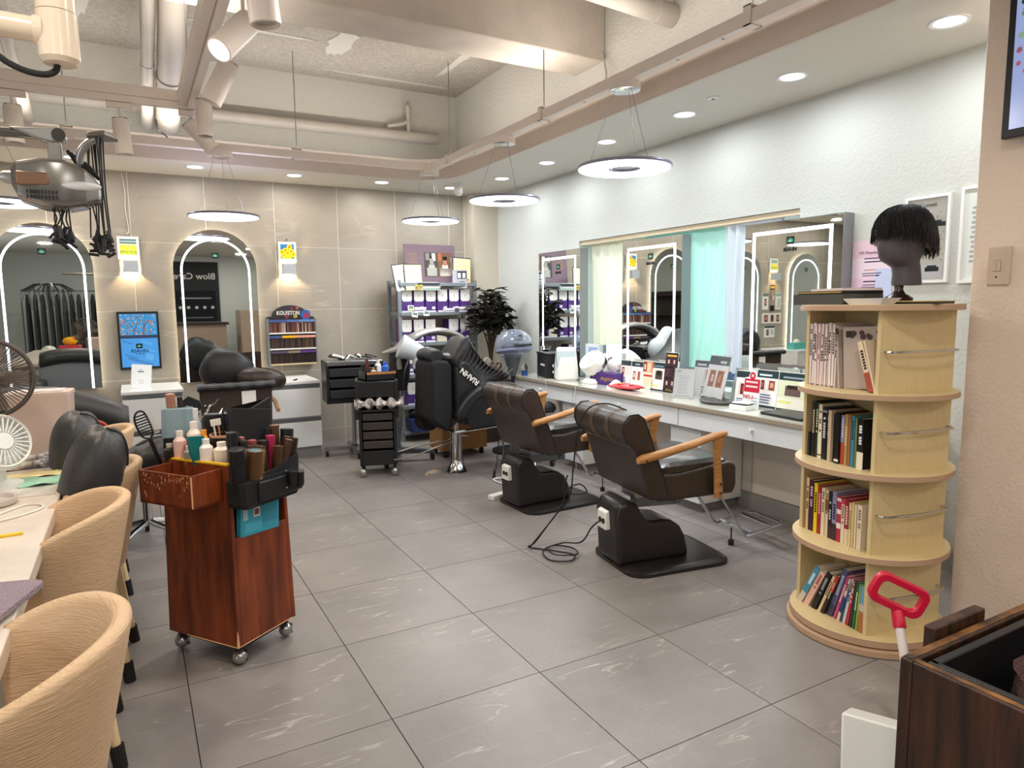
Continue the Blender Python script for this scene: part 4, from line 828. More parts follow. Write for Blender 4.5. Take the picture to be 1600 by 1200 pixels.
# books: spines along L-F, placed in world space
W2 = Matrix.Translation((BX, BY, 0)) @ Matrix.Rotation(th, 4, 'Z')
Lw = (W2 @ Vector((Lp.x, Lp.y, 0))); Fw = (W2 @ Vector((Fp.x, Fp.y, 0))); dirb = (Fw-Lw).normalized(); inb = Vector((-dirb.y, dirb.x, 0))
if inb.dot(Vector((BX, BY, 0))-Lw) < 0: inb = -inb
ang = math.atan2(dirb.y, dirb.x)
def book(s, z, tk, h, d, col, label, lean=0, lcol=None, band=None, group='x', mag=False, face=None, proud=.0, txt=None):
    """s = distance along the shelf from the left corner to the book's left foot"""
    p = Lw+dirb*s+inb*(.004-proud); 
    t = thing('magazine' if mag else 'book', label, 'magazine' if mag else 'book', (p.x, p.y, z), 0, group)
    t.rotation_euler = Euler((0, lean, ang), 'XYZ')
    # local X along shelf, local Y inward (inb) or flipped
    sg = 1 if (Matrix.Rotation(ang, 3, 'Z') @ Vector((0, 1, 0))).dot(inb) > 0 else -1
    c = MB(); t_ = .0018 if tk > .006 else .0008
    Y0, Y1 = (0, d*sg)
    c.bb(0, tk, min(0, t_*sg), max(0, t_*sg), 0, h, col=col); c.bb(0, t_, min(Y0, Y1), max(Y0, Y1), 0, h, col=face or col); c.bb(tk-t_, tk, min(Y0, Y1), max(Y0, Y1), 0, h, col=col)
    if band:
        for (a0, a1, cc) in band: c.bb(-.0003, tk+.0003, min(-.0005*sg, t_*sg), max(-.0005*sg, t_*sg), h*a0, h*a1, col=cc)
    c.build('cover', PRINT, t)
    q = MB(); q.bb(t_, tk-t_, min(t_*sg, (d-.004)*sg), max(t_*sg, (d-.004)*sg), .003, h-.003, col='e8dcc8'); q.build('pages', PAPER, t)
    if lcol:
        q = MB(); n_ = int(h*.45/.011); zb = h*random.uniform(.4, .5)
        for i in range(n_):
            if random.random() < .82: q.bb(tk*.28, tk*.72, min(-.0009*sg, -.0001*sg), max(-.0009*sg, -.0001*sg), zb+i*.011, zb+i*.011+.008, col=lcol)
        q.build('spine_lettering', PAPER, t)
    return t
S1, S2, S3, S4 = SZ[3][1], SZ[2][1], SZ[1][1], SZ[0][1]
z = S1; x = .004; G = 'magazines on the top shelf'
mg = [('e8a0a8', .012, .252, 'd8b0b0'), ('e8dcd8', .013, .25, '50404a'), ('e6d6d2', .013, .254, '40363c'), ('ecdad8', .014, .247, '4a4048'), ('e8c8c8', .013, .25, 'a86a70'), ('e9d8d2', .013, .252, '383038'), ('e0cfc8', .008, .24, '70605c'), ('e8d8d0', .012, .252, '2c2828'), ('d8b8b8', .009, .238, '804848'), ('eadcd4', .014, .256, '302c2c'), ('e8d6d0', .013, .252, '383434'), ('e4d4cc', .009, .246, '3a3434')]
wd = ['first magazine at the left end, red rimmed spine', 'second magazine from the left, plain white spine', 'third magazine from the left, tallest of the left cluster', 'fourth magazine from the left, grey titled spine', 'fifth magazine from the left, pinkish spine', 'sixth magazine from the left, dark title halfway up', 'thin magazine just right of the sixth one', 'white magazine with black title beside the thin one', 'thin dusky pink magazine in the middle of the row', 'thick white magazine right of the dusky pink one', 'white magazine with black foot mark, second from the grey cover', 'thin white magazine resting against the grey cover']
for i, (c, tk, h, lc) in enumerate(mg):
    book(x, z, tk, h, .19, c, wd[i]+' on the top shelf', .02*(i % 3)-.02, lc, [(.0, .03, 'c8b8b4')] if i % 2 else [(0, .02, '504448')], G, True); x += tk+.0012
book(x+.012, z, .012, .248, .20, 'b8a89c', 'large greyish magazine leaning with its patterned front cover turned outward', -.09, None, [(.85, .95, '3a3436')], G, True, 'b5a59a')
t = thing('magazine', 'grey covered magazine showing its dark printed front, leaning on the top shelf', 'magazine', tuple(Lw+dirb*(x+.03)+inb*.02+Vector((0, 0, z))), 0, G)
t.rotation_euler = Euler((.0, -.05, ang+.45), 'XYZ'); sgn = 1 if (Matrix.Rotation(ang, 3, 'Z') @ Vector((0, 1, 0))).dot(inb) > 0 else -1
b = MB(); b.bb(0, .14, -.004, .004, 0, .24, col='b3a398'); R_ = random.Random(2)
for i in range(9): v, f_, c = disc(.03+.10*R_.random(), .19+.03*R_.random(), R_.uniform(.006, .014), '4a3434', -.0045*sgn-.0001*sgn*i, 8); b.add(v, f_, 0, None, c)
b.bb(.01, .03, -.0052, .0052, .2, .225, col='2a2626'); b.build('cover', PRINT, t)
book(.322, z, .026, .195, .13, 'e6cdb0', 'cream volume with dark lettering and brick red stripe leaning right on the top shelf', -.33, '3a2a24', [(.0, .38, 'a8503c')], G)
book(.346, z, .012, .20, .14, 'dcc8ac', 'cream book leaning behind the brick striped volume', -.30, None, None, G)
z = S2; G = 'books on the second shelf'; x = .028
bs = [('1c2a26', .012, .10, 'small', None), ('2a201e', .020, .232, 'x', 'b8a88a'), ('1e3a28', .013, .23, 'x', 'd8d8c0'), ('e6d6b8', .020, .224, 'x', '5a4a3a'), ('1a1c26', .024, .215, 'x', 'd0d4dc'), ('22201f', .014, .212, 'x', 'c8b898'), ('cbb494', .018, .208, 'x', None), ('1c1a1a', .016, .196, 'x', None), ('141312', .020, .205, 'x', None), ('c84f3c', .015, .196, 'x', 'e8d0c8'), ('b08a54', .017, .202, 'x', 'e0c89a'), ('a06a44', .012, .20, 'x', None), ('3f7f94', .018, .200, 'x', '203a48'), ('6a7a4a', .011, .196, 'x', None), ('17171a', .028, .195, 'x', 'e8e8e8')]
nm = ['short dark green booklet at the left end', 'dark brown book second from the left', 'dark green book beside the dark brown one', 'cream book with a black dot at its foot', 'thick midnight blue book with white lettering', 'thin dark book right of the midnight blue one', 'plain tan book standing a little forward', 'black book behind the rounded black one', 'black book with a small white mark low on its spine', 'book with lilac top and orange red foot', 'ochre brown book right of the orange red one', 'reddish brown thin book beside the ochre one', 'teal blue book with dark lettering', 'thin olive book between the teal and the last black one', 'thick black book with white title and foot, rightmost']
for i, (c, tk, h, _, lc) in enumerate(bs):
    bd = {3: [(0, .5, 'e9dcc0'), (.05, .08, '1a1816')], 9: [(.45, 1, '8a94b8')], 8: [(.04, .09, 'd8d8d8')], 14: [(0, .34, 'e6dcc8')], 4: [(.9, .94, '8a90a8')]}.get(i)
    book(x, z, tk, h, .15, c, nm[i]+' on the second shelf', 0, lc, bd, G, proud=.01 if i in (6, 8) else 0); x += tk+.0015+(.004 if i == 0 else 0)
z = S3; G = 'books on the third shelf'; x = .03
bs = [('d8b98c', .016, .222, '5a4636'), ('3e2030', .026, .215, 'c8a8b0'), ('e8c81c', .020, .21, '3a3010'), ('a81f34', .018, .205, 'e0a0a8'), ('e2cfae', .020, .20, '7a6a54'), ('d8c4a0', .017, .196, '6a4a34'), ('1c1c24', .017, .193, 'c8c8c8'), ('8a86a4', .024, .20, '2a2a44'), ('b02a44', .020, .185, None), ('e0cdb0', .018, .178, '8a5a48'), ('9a2234', .018, .186, 'e8c0c0'), ('dcc898', .013, .176, '8a7a4a'), ('d9c07a', .011, .182, None), ('d8c6aa', .012, .176, None), ('dccbb0', .024, .178, '8a7058')]
nm = ['pale tan book at the left end', 'dark plum book', 'bright yellow book', 'crimson book right of the yellow one', 'cream book with brown lettering beside the crimson one', 'cream and brown patterned book', 'thin black and white book, mid row,', 'lilac grey book with navy lettering', 'red book with white rings', 'cream book with a pinkish top', 'deep red short book near the right', 'pale cream thin book right of the deep red one', 'light ochre thin book', 'cream slim book second from the right', 'thick cream book at the right end']
for i, (c, tk, h, lc) in enumerate(bs):
    bd = {5: [(.55, .8, '8a5a3c')], 6: [(0, .3, '3a2428')], 7: [(0, .34, '3a2a30')], 8: [(.3, .42, 'e8d8d8'), (.62, .72, 'e8d8d8'), (.9, .97, 'e8d8d8')], 9: [(.9, 1, 'c83a4a')], 10: [(0, .35, 'd8c8a8')]}.get(i)
    book(x, z, tk, h, .15, c, nm[i]+' on the third shelf', 0, lc, bd, G); x += tk+.0014
z = S4; G = 'books on the bottom shelf'
bs = [(.012, 'd8cdbc', .026, .215, .50, '4a93ae', .62), (.052, 'e8b9a8', .028, .20, .47, 'b05a50', 0), (.098, '1c1b1c', .024, .205, .42, 'a8a8a8', 0), (.136, 'dcc49a', .014, .195, .40, '8a6a44', 0), (.156, '2a2422', .014, .20, .38, 'c8b8a0', .7), (.176, '5a5a7c', .026, .238, .33, 'c8c8e0', 0), (.212, 'c04a78', .014, .21, .30, 'f0c0d0', 0), (.232, 'ded0bc', .013, .2, .26, '5a3a34', 0), (.250, '2c4478', .010, .15, .23, None, 0), (.262, 'cfcfd0', .013, .2, .20, '3a3a58', 0), (.280, 'c02638', .012, .20, .15, 'f0d8b8', 0), (.296, '28323a', .012, .198, .12, None, 0), (.312, '2c6a3c', .013, .195, .09, 'd0e0a8', 0), (.329, '8fae4a', .010, .19, .07, None, 0), (.343, '6f9cbc', .022, .188, .03, None, 0)]
nm = ['leaning book with light blue upper spine at the left end', 'salmon pink leaning book', 'black leaning book third from the left', 'cream thin leaning book', 'leaning book with red top and black foot', 'tall slate violet leaning book, highest on the shelf', 'magenta thin leaning book', 'cream thin leaning book beside the magenta one', 'short navy booklet half hidden in the row', 'pale grey book in the right half', 'red thin book', 'dark slate thin book right of the red one', 'green thin book near the right end', 'lime edged thin book', 'blue sky photo book with orange foot at the right end']
for i, (s_, c, tk, h, ln, lc, tp) in enumerate(bs):
    bd = {0: [(.30, 1, '4a93ae')], 4: [(.6, 1, 'c03a34')], 14: [(0, .45, 'a86a3c'), (.45, .6, 'c8b8a8')], 7: [(.2, .55, '2c3a68')], 5: [(.0, .25, '3c3c58')]}.get(i)
    book(s_*.955, z+.002, tk, h, .145, c, nm[i]+' on the bottom shelf', ln, lc if i else 'e8f0f0', bd, G, proud=.012 if i < 5 else 0)
# on top of the bookcase
TT = SZ[4][1]
def lay(name, label, cat, x, y, z, rz, w_, d_, h_, mcol, m=None, fn=None):
    t = thing(name, label, cat, (x, y, z), rz); MB().bb(-w_/2, w_/2, -d_/2, d_/2, 0, h_).build('block' if fn is None else fn, m or mat('c_'+mcol, mcol, .45), t, bevel=.001); return t
t = lay('flat_box', 'flat dark grey box lying on top of the bookcase', 'box', 2.475, 1.765, TT, ang, .26, .20, .04, '45443f', fn='body'); MB().bb(-.125, .125, -.1, .1, .0395, .0415).build('lid', black_p, t)
t = thing('portfolio_folder', 'black folder with ochre edge lying on the flat grey box', 'folder', (2.49, 1.76, TT+.0415), ang-.12); MB().bb(-.14, .12, -.095, .095, 0, .012).build('cover', black_p, t); MB().bb(-.138, .125, -.098, -.09, .004, .009).build('page_edge', mat('ochre_edge', 'b08a30', .5), t)
t = thing('magazine', 'pale pinkish magazine lying topmost on the bookcase pile', 'magazine', (2.50, 1.75, TT+.0535), ang-.25); MB().bb(-.11, .12, -.08, .08, 0, .01).build('cover', mat('pale_pink', 'd8c4c0', .4), t)
t = thing('paper_tray', 'white folded paper dish at the front of the bookcase top', 'tray', (2.40, 1.57, TT), ang+.1); MB().loft([[(x, y, z) for x, y in ((-a, -b_), (a, -b_), (a, b_), (-a, b_))] for z, a, b_ in ((0, .065, .035), (.022, .085, .05), (.0225, .08, .046), (.003, .06, .03))]).build('dish', white_m, t, ang=.3)
t = thing('booklet', 'yellow edged dark booklet under the mannequin stand at the right', 'booklet', (2.55, 1.50, TT), ang+.3); MB().bb(-.09, .11, -.07, .07, 0, .008).build('cover', black_p, t); MB().bb(-.092, .112, -.072, .072, .008, .011).build('page_edge', MATS['ochre_edge'], t)
# mannequin head with wig, profile to the left
HX, HY = 2.525, 1.545; rzh = math.radians(160)
t = thing('mannequin_head', 'dark grey faceless mannequin head with a short black bowl cut wig', 'mannequin head', (HX, HY, TT+.012), rzh); t.scale = (.87, .87, .93)
MB().lathe([(0, 0), (.055, 0), (.058, .01), (.045, .02), (.028, .028), (.018, .045), (.02, .075), (.0, .078)], n=28).build('stand', mat('stand_brown', '2a1c1a', .25), t)
def hring(z, cx, rx, ry, n=28, nose=0): return [(cx+rx*math.cos(q)+nose*max(0, math.cos(q))**9, ry*math.sin(q), z) for q in [2*PI*k/n for k in range(n)]]
hs = [(.062, -.035, .056, .056, 0), (.072, -.035, .058, .058, 0), (.11, -.033, .055, .055, 0), (.135, -.028, .056, .055, 0), (.150, -.012, .070, .058, 0), (.160, .0, .082, .062, 0), (.175, .002, .088, .067, .004), (.195, -.0, .091, .072, .008), (.215, -.003, .096, .077, .014), (.235, -.006, .100, .081, .008), (.26, -.008, .104, .084, 0), (.29, -.01, .104, .085, 0), (.32, -.012, .095, .078, 0), (.34, -.012, .07, .06, 0), (.35, -.012, .02, .02, 0)]
MB().loft([hring(z, cx, rx, ry, nose=ns) for z, cx, rx, ry, ns in hs]).build('head', skin_g, t)
wg = MB(); n = 48; R_ = random.Random(6)
rows = []
for j in range(15):
    v = j/14; row = []
    for k in range(n):
        q = 2*PI*k/n; c = math.cos(q); zb = .232+.022*max(0, c)-.045*max(0, -c)+.03*math.exp(-((abs(q if q < PI else 2*PI-q)-1.55)/.35)**2)+.010*math.sin(k*2.4)
        zt = .375; a = v*PI/2; z_ = zb+(zt-zb)*math.sin(a); bulge = max(0, math.cos(a))**.78
        r_ = (.120+.006*math.sin(k*3.7+j)+.004*math.sin(k*9.1))*bulge
        row.append((-.016+r_*1.06*c, r_*.92*math.sin(q), z_+.004*math.sin(k*5+j*2)))
    rows.append(row)
inner = [(x*.86-.002, y*.86, z+.02) for x, y, z in rows[0]]
wg.loft([inner]+rows[:-1]); wg.build('wig', hairm, t)
b = MB()
for i in range(420):
    q = R_.uniform(0, 2*PI); a0 = R_.uniform(.9, 1.5); pts = []
    for s_ in range(5):
        a = a0-(a0+.08)*s_/4; c = math.cos(q+.06*s_); zb = .236+.02*max(0, c)-.045*max(0, -c); z_ = zb+(.381-zb)*math.sin(a)-.012*(s_ == 4)*R_.random(); r_ = (.126+.003*math.sin(i))*math.cos(max(0, a))**.76 if a < 1.55 else .01
        pts.append((-.016+r_*1.06*c, r_*.92*math.sin(q+.06*s_), z_))
    b.tube(pts, [.0016, .0022, .0022, .0018, .0006], 3, cap=False)
b.build('hair_strands', hairm, t, kind='stuff')
# ================================================================= DUSTPAN, BURNT BOX
t = thing('long_dustpan', 'white long handled dustpan with red loop grip leaning by the bookcase', 'dustpan', (1.70, 1.0, 0))
top = Vector((2.02-1.70, 1.185-1.0, .385)); bot = Vector((.16, .0, .05))
MB().cyl(bot, top, .0135, n=14).build('pole', mat('pole_grey', 'cfc4bd', .4), t)
ax = (top-bot).normalized(); M = Matrix.Translation(top) @ ax.to_track_quat('Z', 'Y').to_matrix().to_4x4()
MB().lathe([(.016, -.05), (.019, -.045), (.018, .0), (.014, .02)], n=16, M=M).build('grip_collar', redp, t)
o_ = rrect(.10, .165, .03, 5); i_ = rrect(.055, .12, .018, 5)
b = MB(); n = len(o_); tw_ = Matrix.Translation(top+Vector((0, 0, .055))) @ Matrix.Rotation(-.75, 4, 'Z') @ Matrix.Rotation(PI/2, 4, 'X') @ Matrix.Rotation(PI/2-.42, 4, 'Z')
vs = [(x, y, -.013) for x, y in o_]+[(x, y, -.013) for x, y in i_]+[(x, y, .013) for x, y in o_]+[(x, y, .013) for x, y in i_]; fs = []
for i in range(n): j = (i+1) % n; fs += [(i, j, n+j, n+i), (2*n+i, 3*n+i, 3*n+j, 2*n+j), (i, 2*n+i, 2*n+j, j), (n+i, n+j, 3*n+j, 3*n+i)]
b.add(vs, fs, 0, tw_); b.build('loop_grip', redp, t, bevel=.004)
b = MB(); M = Matrix.Rotation(.5, 4, 'Z')
b.loft([[(-.03, -.11, 0), (.20, -.11, 0), (.20, .11, 0), (-.03, .11, 0)], [(.03, -.12, .20), (.16, -.11, .15), (.16, .11, .15), (.03, .12, .20)]], M=M); b.build('pan', white_p, t, bevel=.006)
t = thing('burnt_wood_box', 'dark burnt wood box with a black inner tub at the lower right corner', 'box', (1.46, .35, 0))
W, D, H = .68, .495, .55; e = .028
bs = [(0, W, D-e, D), (0, W, 0, e), (0, e, e, D-e), (W-e, W, e, D-e)]
for (x0, x1, y0, y1) in bs: MB().bb(x0, x1, y0, y1, .0, H).build('side_board', burnt, t, bevel=.004)
for (x0, x1, y0, y1) in [(e*.3, W, D-e*.75, D-.003), (e*.25, e*.8, 0, D-e*.8)]: MB().bb(x0, x1, y0, y1, H, H+.0015).build('worn_rim', burnt_e, t)
MB().bb(.0, W, 0, D, .0, .02).build('bottom', burnt, t)
MB().bb(.14, .36, D+.002, D+.030, .2, H+.028).build('back_board', burnt, t, bevel=.004)
b = MB(); a0, a1, c0, c1 = .05, W-.04, .04, D-.045; w_ = .006
for z in (0,): 
    b.bb(a0, a1, c1-w_, c1, .25, H-.01); b.bb(a0, a1, c0, c0+w_, .25, H-.01); b.bb(a0, a0+w_, c0, c1, .25, H-.01); b.bb(a1-w_, a1, c0, c1, .25, H-.01); b.bb(a0, a1, c0, c1, .25, .256)
b.bb(a0-.004, a1+.004, c1-.012, c1+.008, H-.016, H-.006); b.bb(a0-.008, a0+.012, c0, c1+.008, H-.016, H-.006); b.build('inner_tub', black_p, t, bevel=.003)
t = thing('cloth', 'brownish towel bunched in the black tub of the burnt wood box', 'cloth', (1.79, .66, .43)); R_ = random.Random(3)
b = MB(); b.loft([[((r_*(1+.25*math.sin(3*q+z*30))*math.cos(q)), r_*.7*(1+.2*math.cos(4*q))*math.sin(q), z) for q in [2*PI*k/20 for k in range(20)]] for z, r_ in ((-.16, .12), (-.05, .13), (.02, .12), (.06, .08), (.085, .03))]); b.build('fold', mat('cocoa_towel', '5a3f3c', .95, bump=1, bscale=150), t)
b = MB(); b.add([(-.1, -.02, 0), (-.13, .05, .10), (-.02, .03, .12), (.03, -.06, .05), (-.09, -.025, 0), (-.12, .055, .115), (-.01, .035, .135)], [(0, 1, 2), (0, 2, 3), (4, 5, 6), (0, 1, 5, 4), (1, 2, 6, 5)]); b.build('corner_fold', MATS['cocoa_towel'], t)
tag(MB().bb(2.86, 2.925, .98, 1.05, 0, .62).build('wooden_post', mat('post_wood', 'a8713c', .5, var=.2, stretch=(8, 8, 1))), 'orange brown wooden post standing against the pilaster at the right edge', 'post')
# ================================================================= PRODUCT SHELF
t = thing('product_shelf', 'grey metal shelf unit stacked with white and purple product boxes', 'shelf', (2.72, 6.55, 0))
W = .82; zs = [.10, .36, .67, .985, 1.285, 1.575]
for s in (-1, 1):
    for q in (-1, 1): MB().bb(s*W/2-.016, s*W/2+.016, q*.16-.03*(q>0)-.016, q*.16-.03*(q>0)+.016, 0, 1.60).build('upright', grey_me, t)
for z in zs: MB().bb(-W/2, W/2, -.19, .15, z-.035, z).build('shelf_board', grey_me, t, bevel=.003)
def pbox(x, z, lab, y=6.42, kind=0, w_=.112, h_=.225, name='product_box'):
    o = thing(name, lab, 'box', (x, y, z), 0, 'white and purple product boxes')
    MB().bb(-w_/2, w_/2, 0, .15, 0, h_).build('carton', purple, o)
    MB().prism([(-w_/2+.004, h_), (w_/2-.004, h_), (w_/2-.004, h_*.56), (w_/2-.018, h_*.47), (-w_/2+.018, h_*.47), (-w_/2+.004, h_*.56)], 0, .003, 0, RX).build('white_flap', white_m, o)
    b = MB(); 
    for a in (-.4, 0, .4): b.box((.008*a, -.0036, h_*.72), (.0015, .0006, .03), r=(0, a, 0), col='8a8a90')
    b.bb(w_*.1, w_*.4, -.0036, -.0031, h_*.12, h_*.24, col='d8d0e0'); b.bb(-w_/2+.004, w_/2-.004, -.0036, -.0031, 0, h_*.06, col='e8e4ee'); b.build('print', PAPER, o)
    return o
pos = ['first from the left', 'second from the left', 'third from the left', 'fourth from the left', 'fifth from the left', 'at the right end']
for i in range(6): pbox(2.40+.127*i, zs[4], 'white and purple product box %s in the upper row' % pos[i])
for i in (0, 1, 2, 4, 5): pbox(2.39+.127*i, zs[3], 'white and purple product box %s in the second row' % pos[i])
for i in (0, 1, 4, 5): pbox(2.40+.127*i, zs[2], 'white and purple product box %s in the third row' % pos[i])
for i in (0, 1, 2): pbox(2.44+.14*i, zs[1], 'white and purple product box %s in the lowest box row' % pos[i], w_=.125)
for i in range(5):
    t = thing('booklet', ['lowest', 'second lowest', 'middle', 'second highest', 'topmost'][i]+' booklet of the pile between the second row boxes', 'booklet', (2.775, 6.44, zs[3]+.022*i), .03*i, 'booklets piled on the shelf'); MB().bb(-.055, .055, 0, .13, 0, .02).build('cover', mat('booklet_cream', 'd8d0bc', .6), t)
for i, (x, w_, h_) in enumerate(((2.52, .12, .05), (2.86, .16, .035), (2.96, .14, .05))):
    t = thing('swatch_pile', ['white card pile in front of the second upper box', 'printed card pile in front of the fourth upper box', 'white tray of cards before the fifth upper box'][i], 'cards', (x, 6.385, zs[4])); MB().bb(-w_/2, w_/2, -.02, .03, 0, h_).build('cards', white_m, t); MB().bb(-w_/2, w_/2, -.021, -.02, h_*.2, h_*.5).build('edge_print', mat('edge_mauve', '8a80a0', .6), t)
def timer(lab, x, z, tl, lc):
    t = thing('kitchen_timer', lab, 'timer', (x, 6.345, z), 0, rot=(-.15, tl, 0)); MB().bb(-.032, .032, 0, .015, 0, .055).build('case', white_g, t, bevel=.006); MB().bb(-.024, .024, -.001, .001, .02, .048).build('display', mat('lcd', '6a7a70', .3), t)
    if lc: MB().bb(-.024, .024, -.001, .001, .006, .017).build('button_strip', mat('lime', 'd6e04a', .5), t)
timer('white digital timer with lime strip standing above the shelf edge', 2.415, 1.30, 0, True); timer('white digital timer hanging left on the shelf edge', 2.45, 1.235, .15, False); timer('white digital timer hanging right of the other on the shelf edge', 2.575, 1.245, .05, False)
# certificates and pictures on the top shelf
def stand(name, lab, cat, x, y, z, w_, h_, d_, tilt, roll_, yaw_, fm, items, base, m=PAPER):
    t = thing(name, lab, cat, (x, y, z), 0, rot=(tilt, roll_, yaw_)); MB().bb(-w_/2, w_/2, 0, d_, 0, h_).build('board', fm, t, bevel=.002)
    art(t, 'print', w_-.012, h_-.012, items, m, -.001, base); return t
dk = [(.3, .7, .36, .73, '5a4a40'), (.48, .7, .54, .73, '5a4a40'), (.66, .7, .72, .73, '5a4a40')]
stand('certificate', 'pale grey certificate leaning out at the left end of the shelf top', 'certificate', 2.36, 6.38, 1.50, .17, .26, .01, -.1, -.14, .15, mat('cert_frame', '3a342e', .5), dk, 'dfe0d8')
stand('certificate', 'cream certificate with dark border in front of the purple poster', 'certificate', 2.46, 6.36, 1.50, .185, .26, .01, -.1, -.02, 0, MATS['cert_frame'], [(0.02, .03, .98, .97, 'f0dcae')]+dk+lines(.2, .8, .15, .5, 5, 'c8b890', .3, .25), 'e8cf98')
stand('certificate', 'cream certificate with navy corners at the right end of the shelf top', 'certificate', 3.04, 6.50, 1.575, .2, .27, .012, -.12, .06, -.1, mat('cert_navy', '2a3450', .5), [(.03, .03, .97, .97, 'ecd6a8')]+lines(.2, .8, .3, .75, 6, 'cdb88c', .3, .25)+[(.8, .12, .88, .18, 'c05040')], 'e8cf98')
t = stand('photo_poster', 'mauve poster with a black and white and a colour portrait of a seated person', 'poster', 2.745, 6.60, 1.575, .56, .40, .02, -.1, 0, 0, mat('mauve_board', '7a6670', .6), [(.37, .18, .64, .82, '4a4844'), (.64, .18, .94, .82, '7a5a48'), (.40, .62, .48, .8, '8a8680'), (.53, .6, .6, .8, 'e8e8e4'), (.66, .6, .72, .8, 'b86a48'), (.8, .62, .88, .8, 'e8e0dc'), (.90, .25, .94, .7, 'c8b8a8'),
    (.42, .2, .62, .42, 'a8a69e'), (.46, .4, .58, .5, 'b4b2aa'), (.48, .48, .56, .66, '9a968e'), (.475, .62, .565, .72, '1e1c1a'), (.68, .2, .9, .42, 'd8d2c4'), (.73, .4, .85, .5, 'ddd6c8'), (.755, .48, .83, .66, 'b8806a'), (.75, .62, .835, .72, '1a1614'), (.46, .2, .6, .27, '5e5c56')]+lines(.06, .3, .45, .8, 6, 'a08a4a', .4, .2), '7a6670')
t = thing('paper_stack', 'stack of loose papers and green folders on the shelf top', 'papers', (2.62, 6.40, 1.50)); R_ = random.Random(1)
for i in range(7): MB().bb(-.13+.01*R_.random(), .10+.03*R_.random(), -.04, .14, .012*i, .012*i+.009).build('sheet', mat(['paper_grey', 'paper_mint', 'paper_white'][i % 3], ['a8aca8', 'a8c8b4', 'dcdedb'][i % 3], .6), t)
t = thing('gold_ribbon', 'small gold ribbon bow before the cream certificate', 'ribbon', (2.50, 6.34, 1.50)); b = MB()
for s in (-1, 1): b.ell((s*.022, 0, .04), (.022, .008, .013), M=None); b.box((s*.012, 0, .015), (.008, .003, .035), r=(0, s*.5, 0))
b.build('bow', mat('gold_cloth', 'b89a3c', .4), t)
stand('grey_book', 'grey book with two veiled portraits standing on the shelf top', 'book', 2.96, 6.38, 1.52, .15, .185, .03, -.05, 0, -.35, mat('book_grey', '9a9aa0', .5), [(.3, .55, 1, 1, '30343a'), (.36, .6, .58, .9, 'd8d8dc'), (.7, .6, .92, .9, 'd0d0d4'), (.45, .36, .85, .42, '6a6c74'), (.3, 0, .32, 1, '7a7a82')], 'aaaab0')
t = thing('blue_crate', 'dark blue plastic basket on the lowest shelf board', 'basket', (2.56, 6.38, .10)); MB().loft([[(x, y, z) for x, y in rrect(w_, .2, .03)] for z, w_ in ((0, .36), (.12, .40), (.13, .40))]).build('basket', mat('navy_plastic', '24345e', .45), t)
t = thing('black_bag', 'crumpled black bag on the blue basket', 'bag', (2.56, 6.40, .235)); R_ = random.Random(5); MB().loft([[(x*s_*R_.uniform(.9, 1.1), y*s_, z) for x, y in rrect(.34, .18, .06)] for z, s_ in ((-.0, .9), (.05, 1), (.08, .8), (.095, .3))]).build('bag', black_l, t)
# wine dark bottle
t = thing('dark_bottle', 'tall dark bottle between the lowest white and purple boxes', 'bottle', (2.575, 6.385, zs[1])); MB().lathe([(0, 0), (.022, 0), (.024, .12), (.012, .16), (.012, .22), (0, .222)], n=16).build('bottle', black_p, t)
# ================================================================= PLANT
PXX, PYY = 3.17, 6.12
t = thing('potted_plant', 'dark leaved bushy potted plant in the far corner', 'plant', (PXX, PYY, .0))
MB().bb(-.16, .16, -.16, .16, 0, .60).build('plant_stand', brown_f, t, bevel=.006)
MB().lathe([(0, .60), (.08, .60), (.11, .66), (.12, .72), (.105, .76), (.095, .76), (.10, .72), (0, .71)], n=24).build('pot', mat('pot_brown', '6a4a34', .4, var=.4, vscale=8), t)
R_ = random.Random(21); stems = []; b = MB()
for i in range(16):
    a = R_.uniform(0, 2*PI); ln = R_.uniform(.10, .26); top_ = (ln*math.cos(a), ln*math.sin(a)*.75, R_.uniform(.95, 1.5)); 
    if top_[2] > 1.35: top_ = (top_[0]*.5, top_[1]*.5, top_[2])
    pts = catmull([(0, 0, .70), (top_[0]*.3, top_[1]*.3, .70+(top_[2]-.70)*.5), top_], 5); stems.append(pts); b.tube(pts, .006, 5)
b.build('stem', stem_m, t)
leafm = MB(); leafm.add([(0, 0, 0), (.018, .02, .004), (.022, .05, .0), (.012, .075, -.006), (0, .085, -.01), (-.012, .075, -.006), (-.022, .05, .0), (-.018, .02, .004), (0, .045, -.008)], [(0, 1, 8), (1, 2, 8), (2, 3, 8), (3, 4, 8), (4, 5, 8), (5, 6, 8), (6, 7, 8), (7, 0, 8)])
l0 = leafm.build('leaf', leaf_m, t, ang=3); cnt = 0
for i in range(298):
    a = R_.uniform(0, 2*PI); e_ = math.asin(R_.uniform(-.8, 1)); r_ = R_.uniform(.45, 1)
    p = Vector((.0+.24*r_*math.cos(a)*math.cos(e_), .20*r_*math.sin(a)*math.cos(e_), 1.22+.24*r_*math.sin(e_)))
    if i % 12 == 0: p = Vector((.09*math.cos(a), .09*math.sin(a), R_.uniform(1.42, 1.52)))
    l = l0 if i == 0 else bpy.data.objects.new('leaf', l0.data)
    if i: C.objects.link(l); l.parent = t
    a = R_.uniform(0, 2*PI); off = Vector((0, 0, R_.uniform(-.03, .03)))
    l.location = p+off; l.rotation_euler = (R_.uniform(-.7, .7), R_.uniform(-.5, .5), a-PI/2); k = R_.uniform(1.1, 1.6); l.scale = (k, k, k)
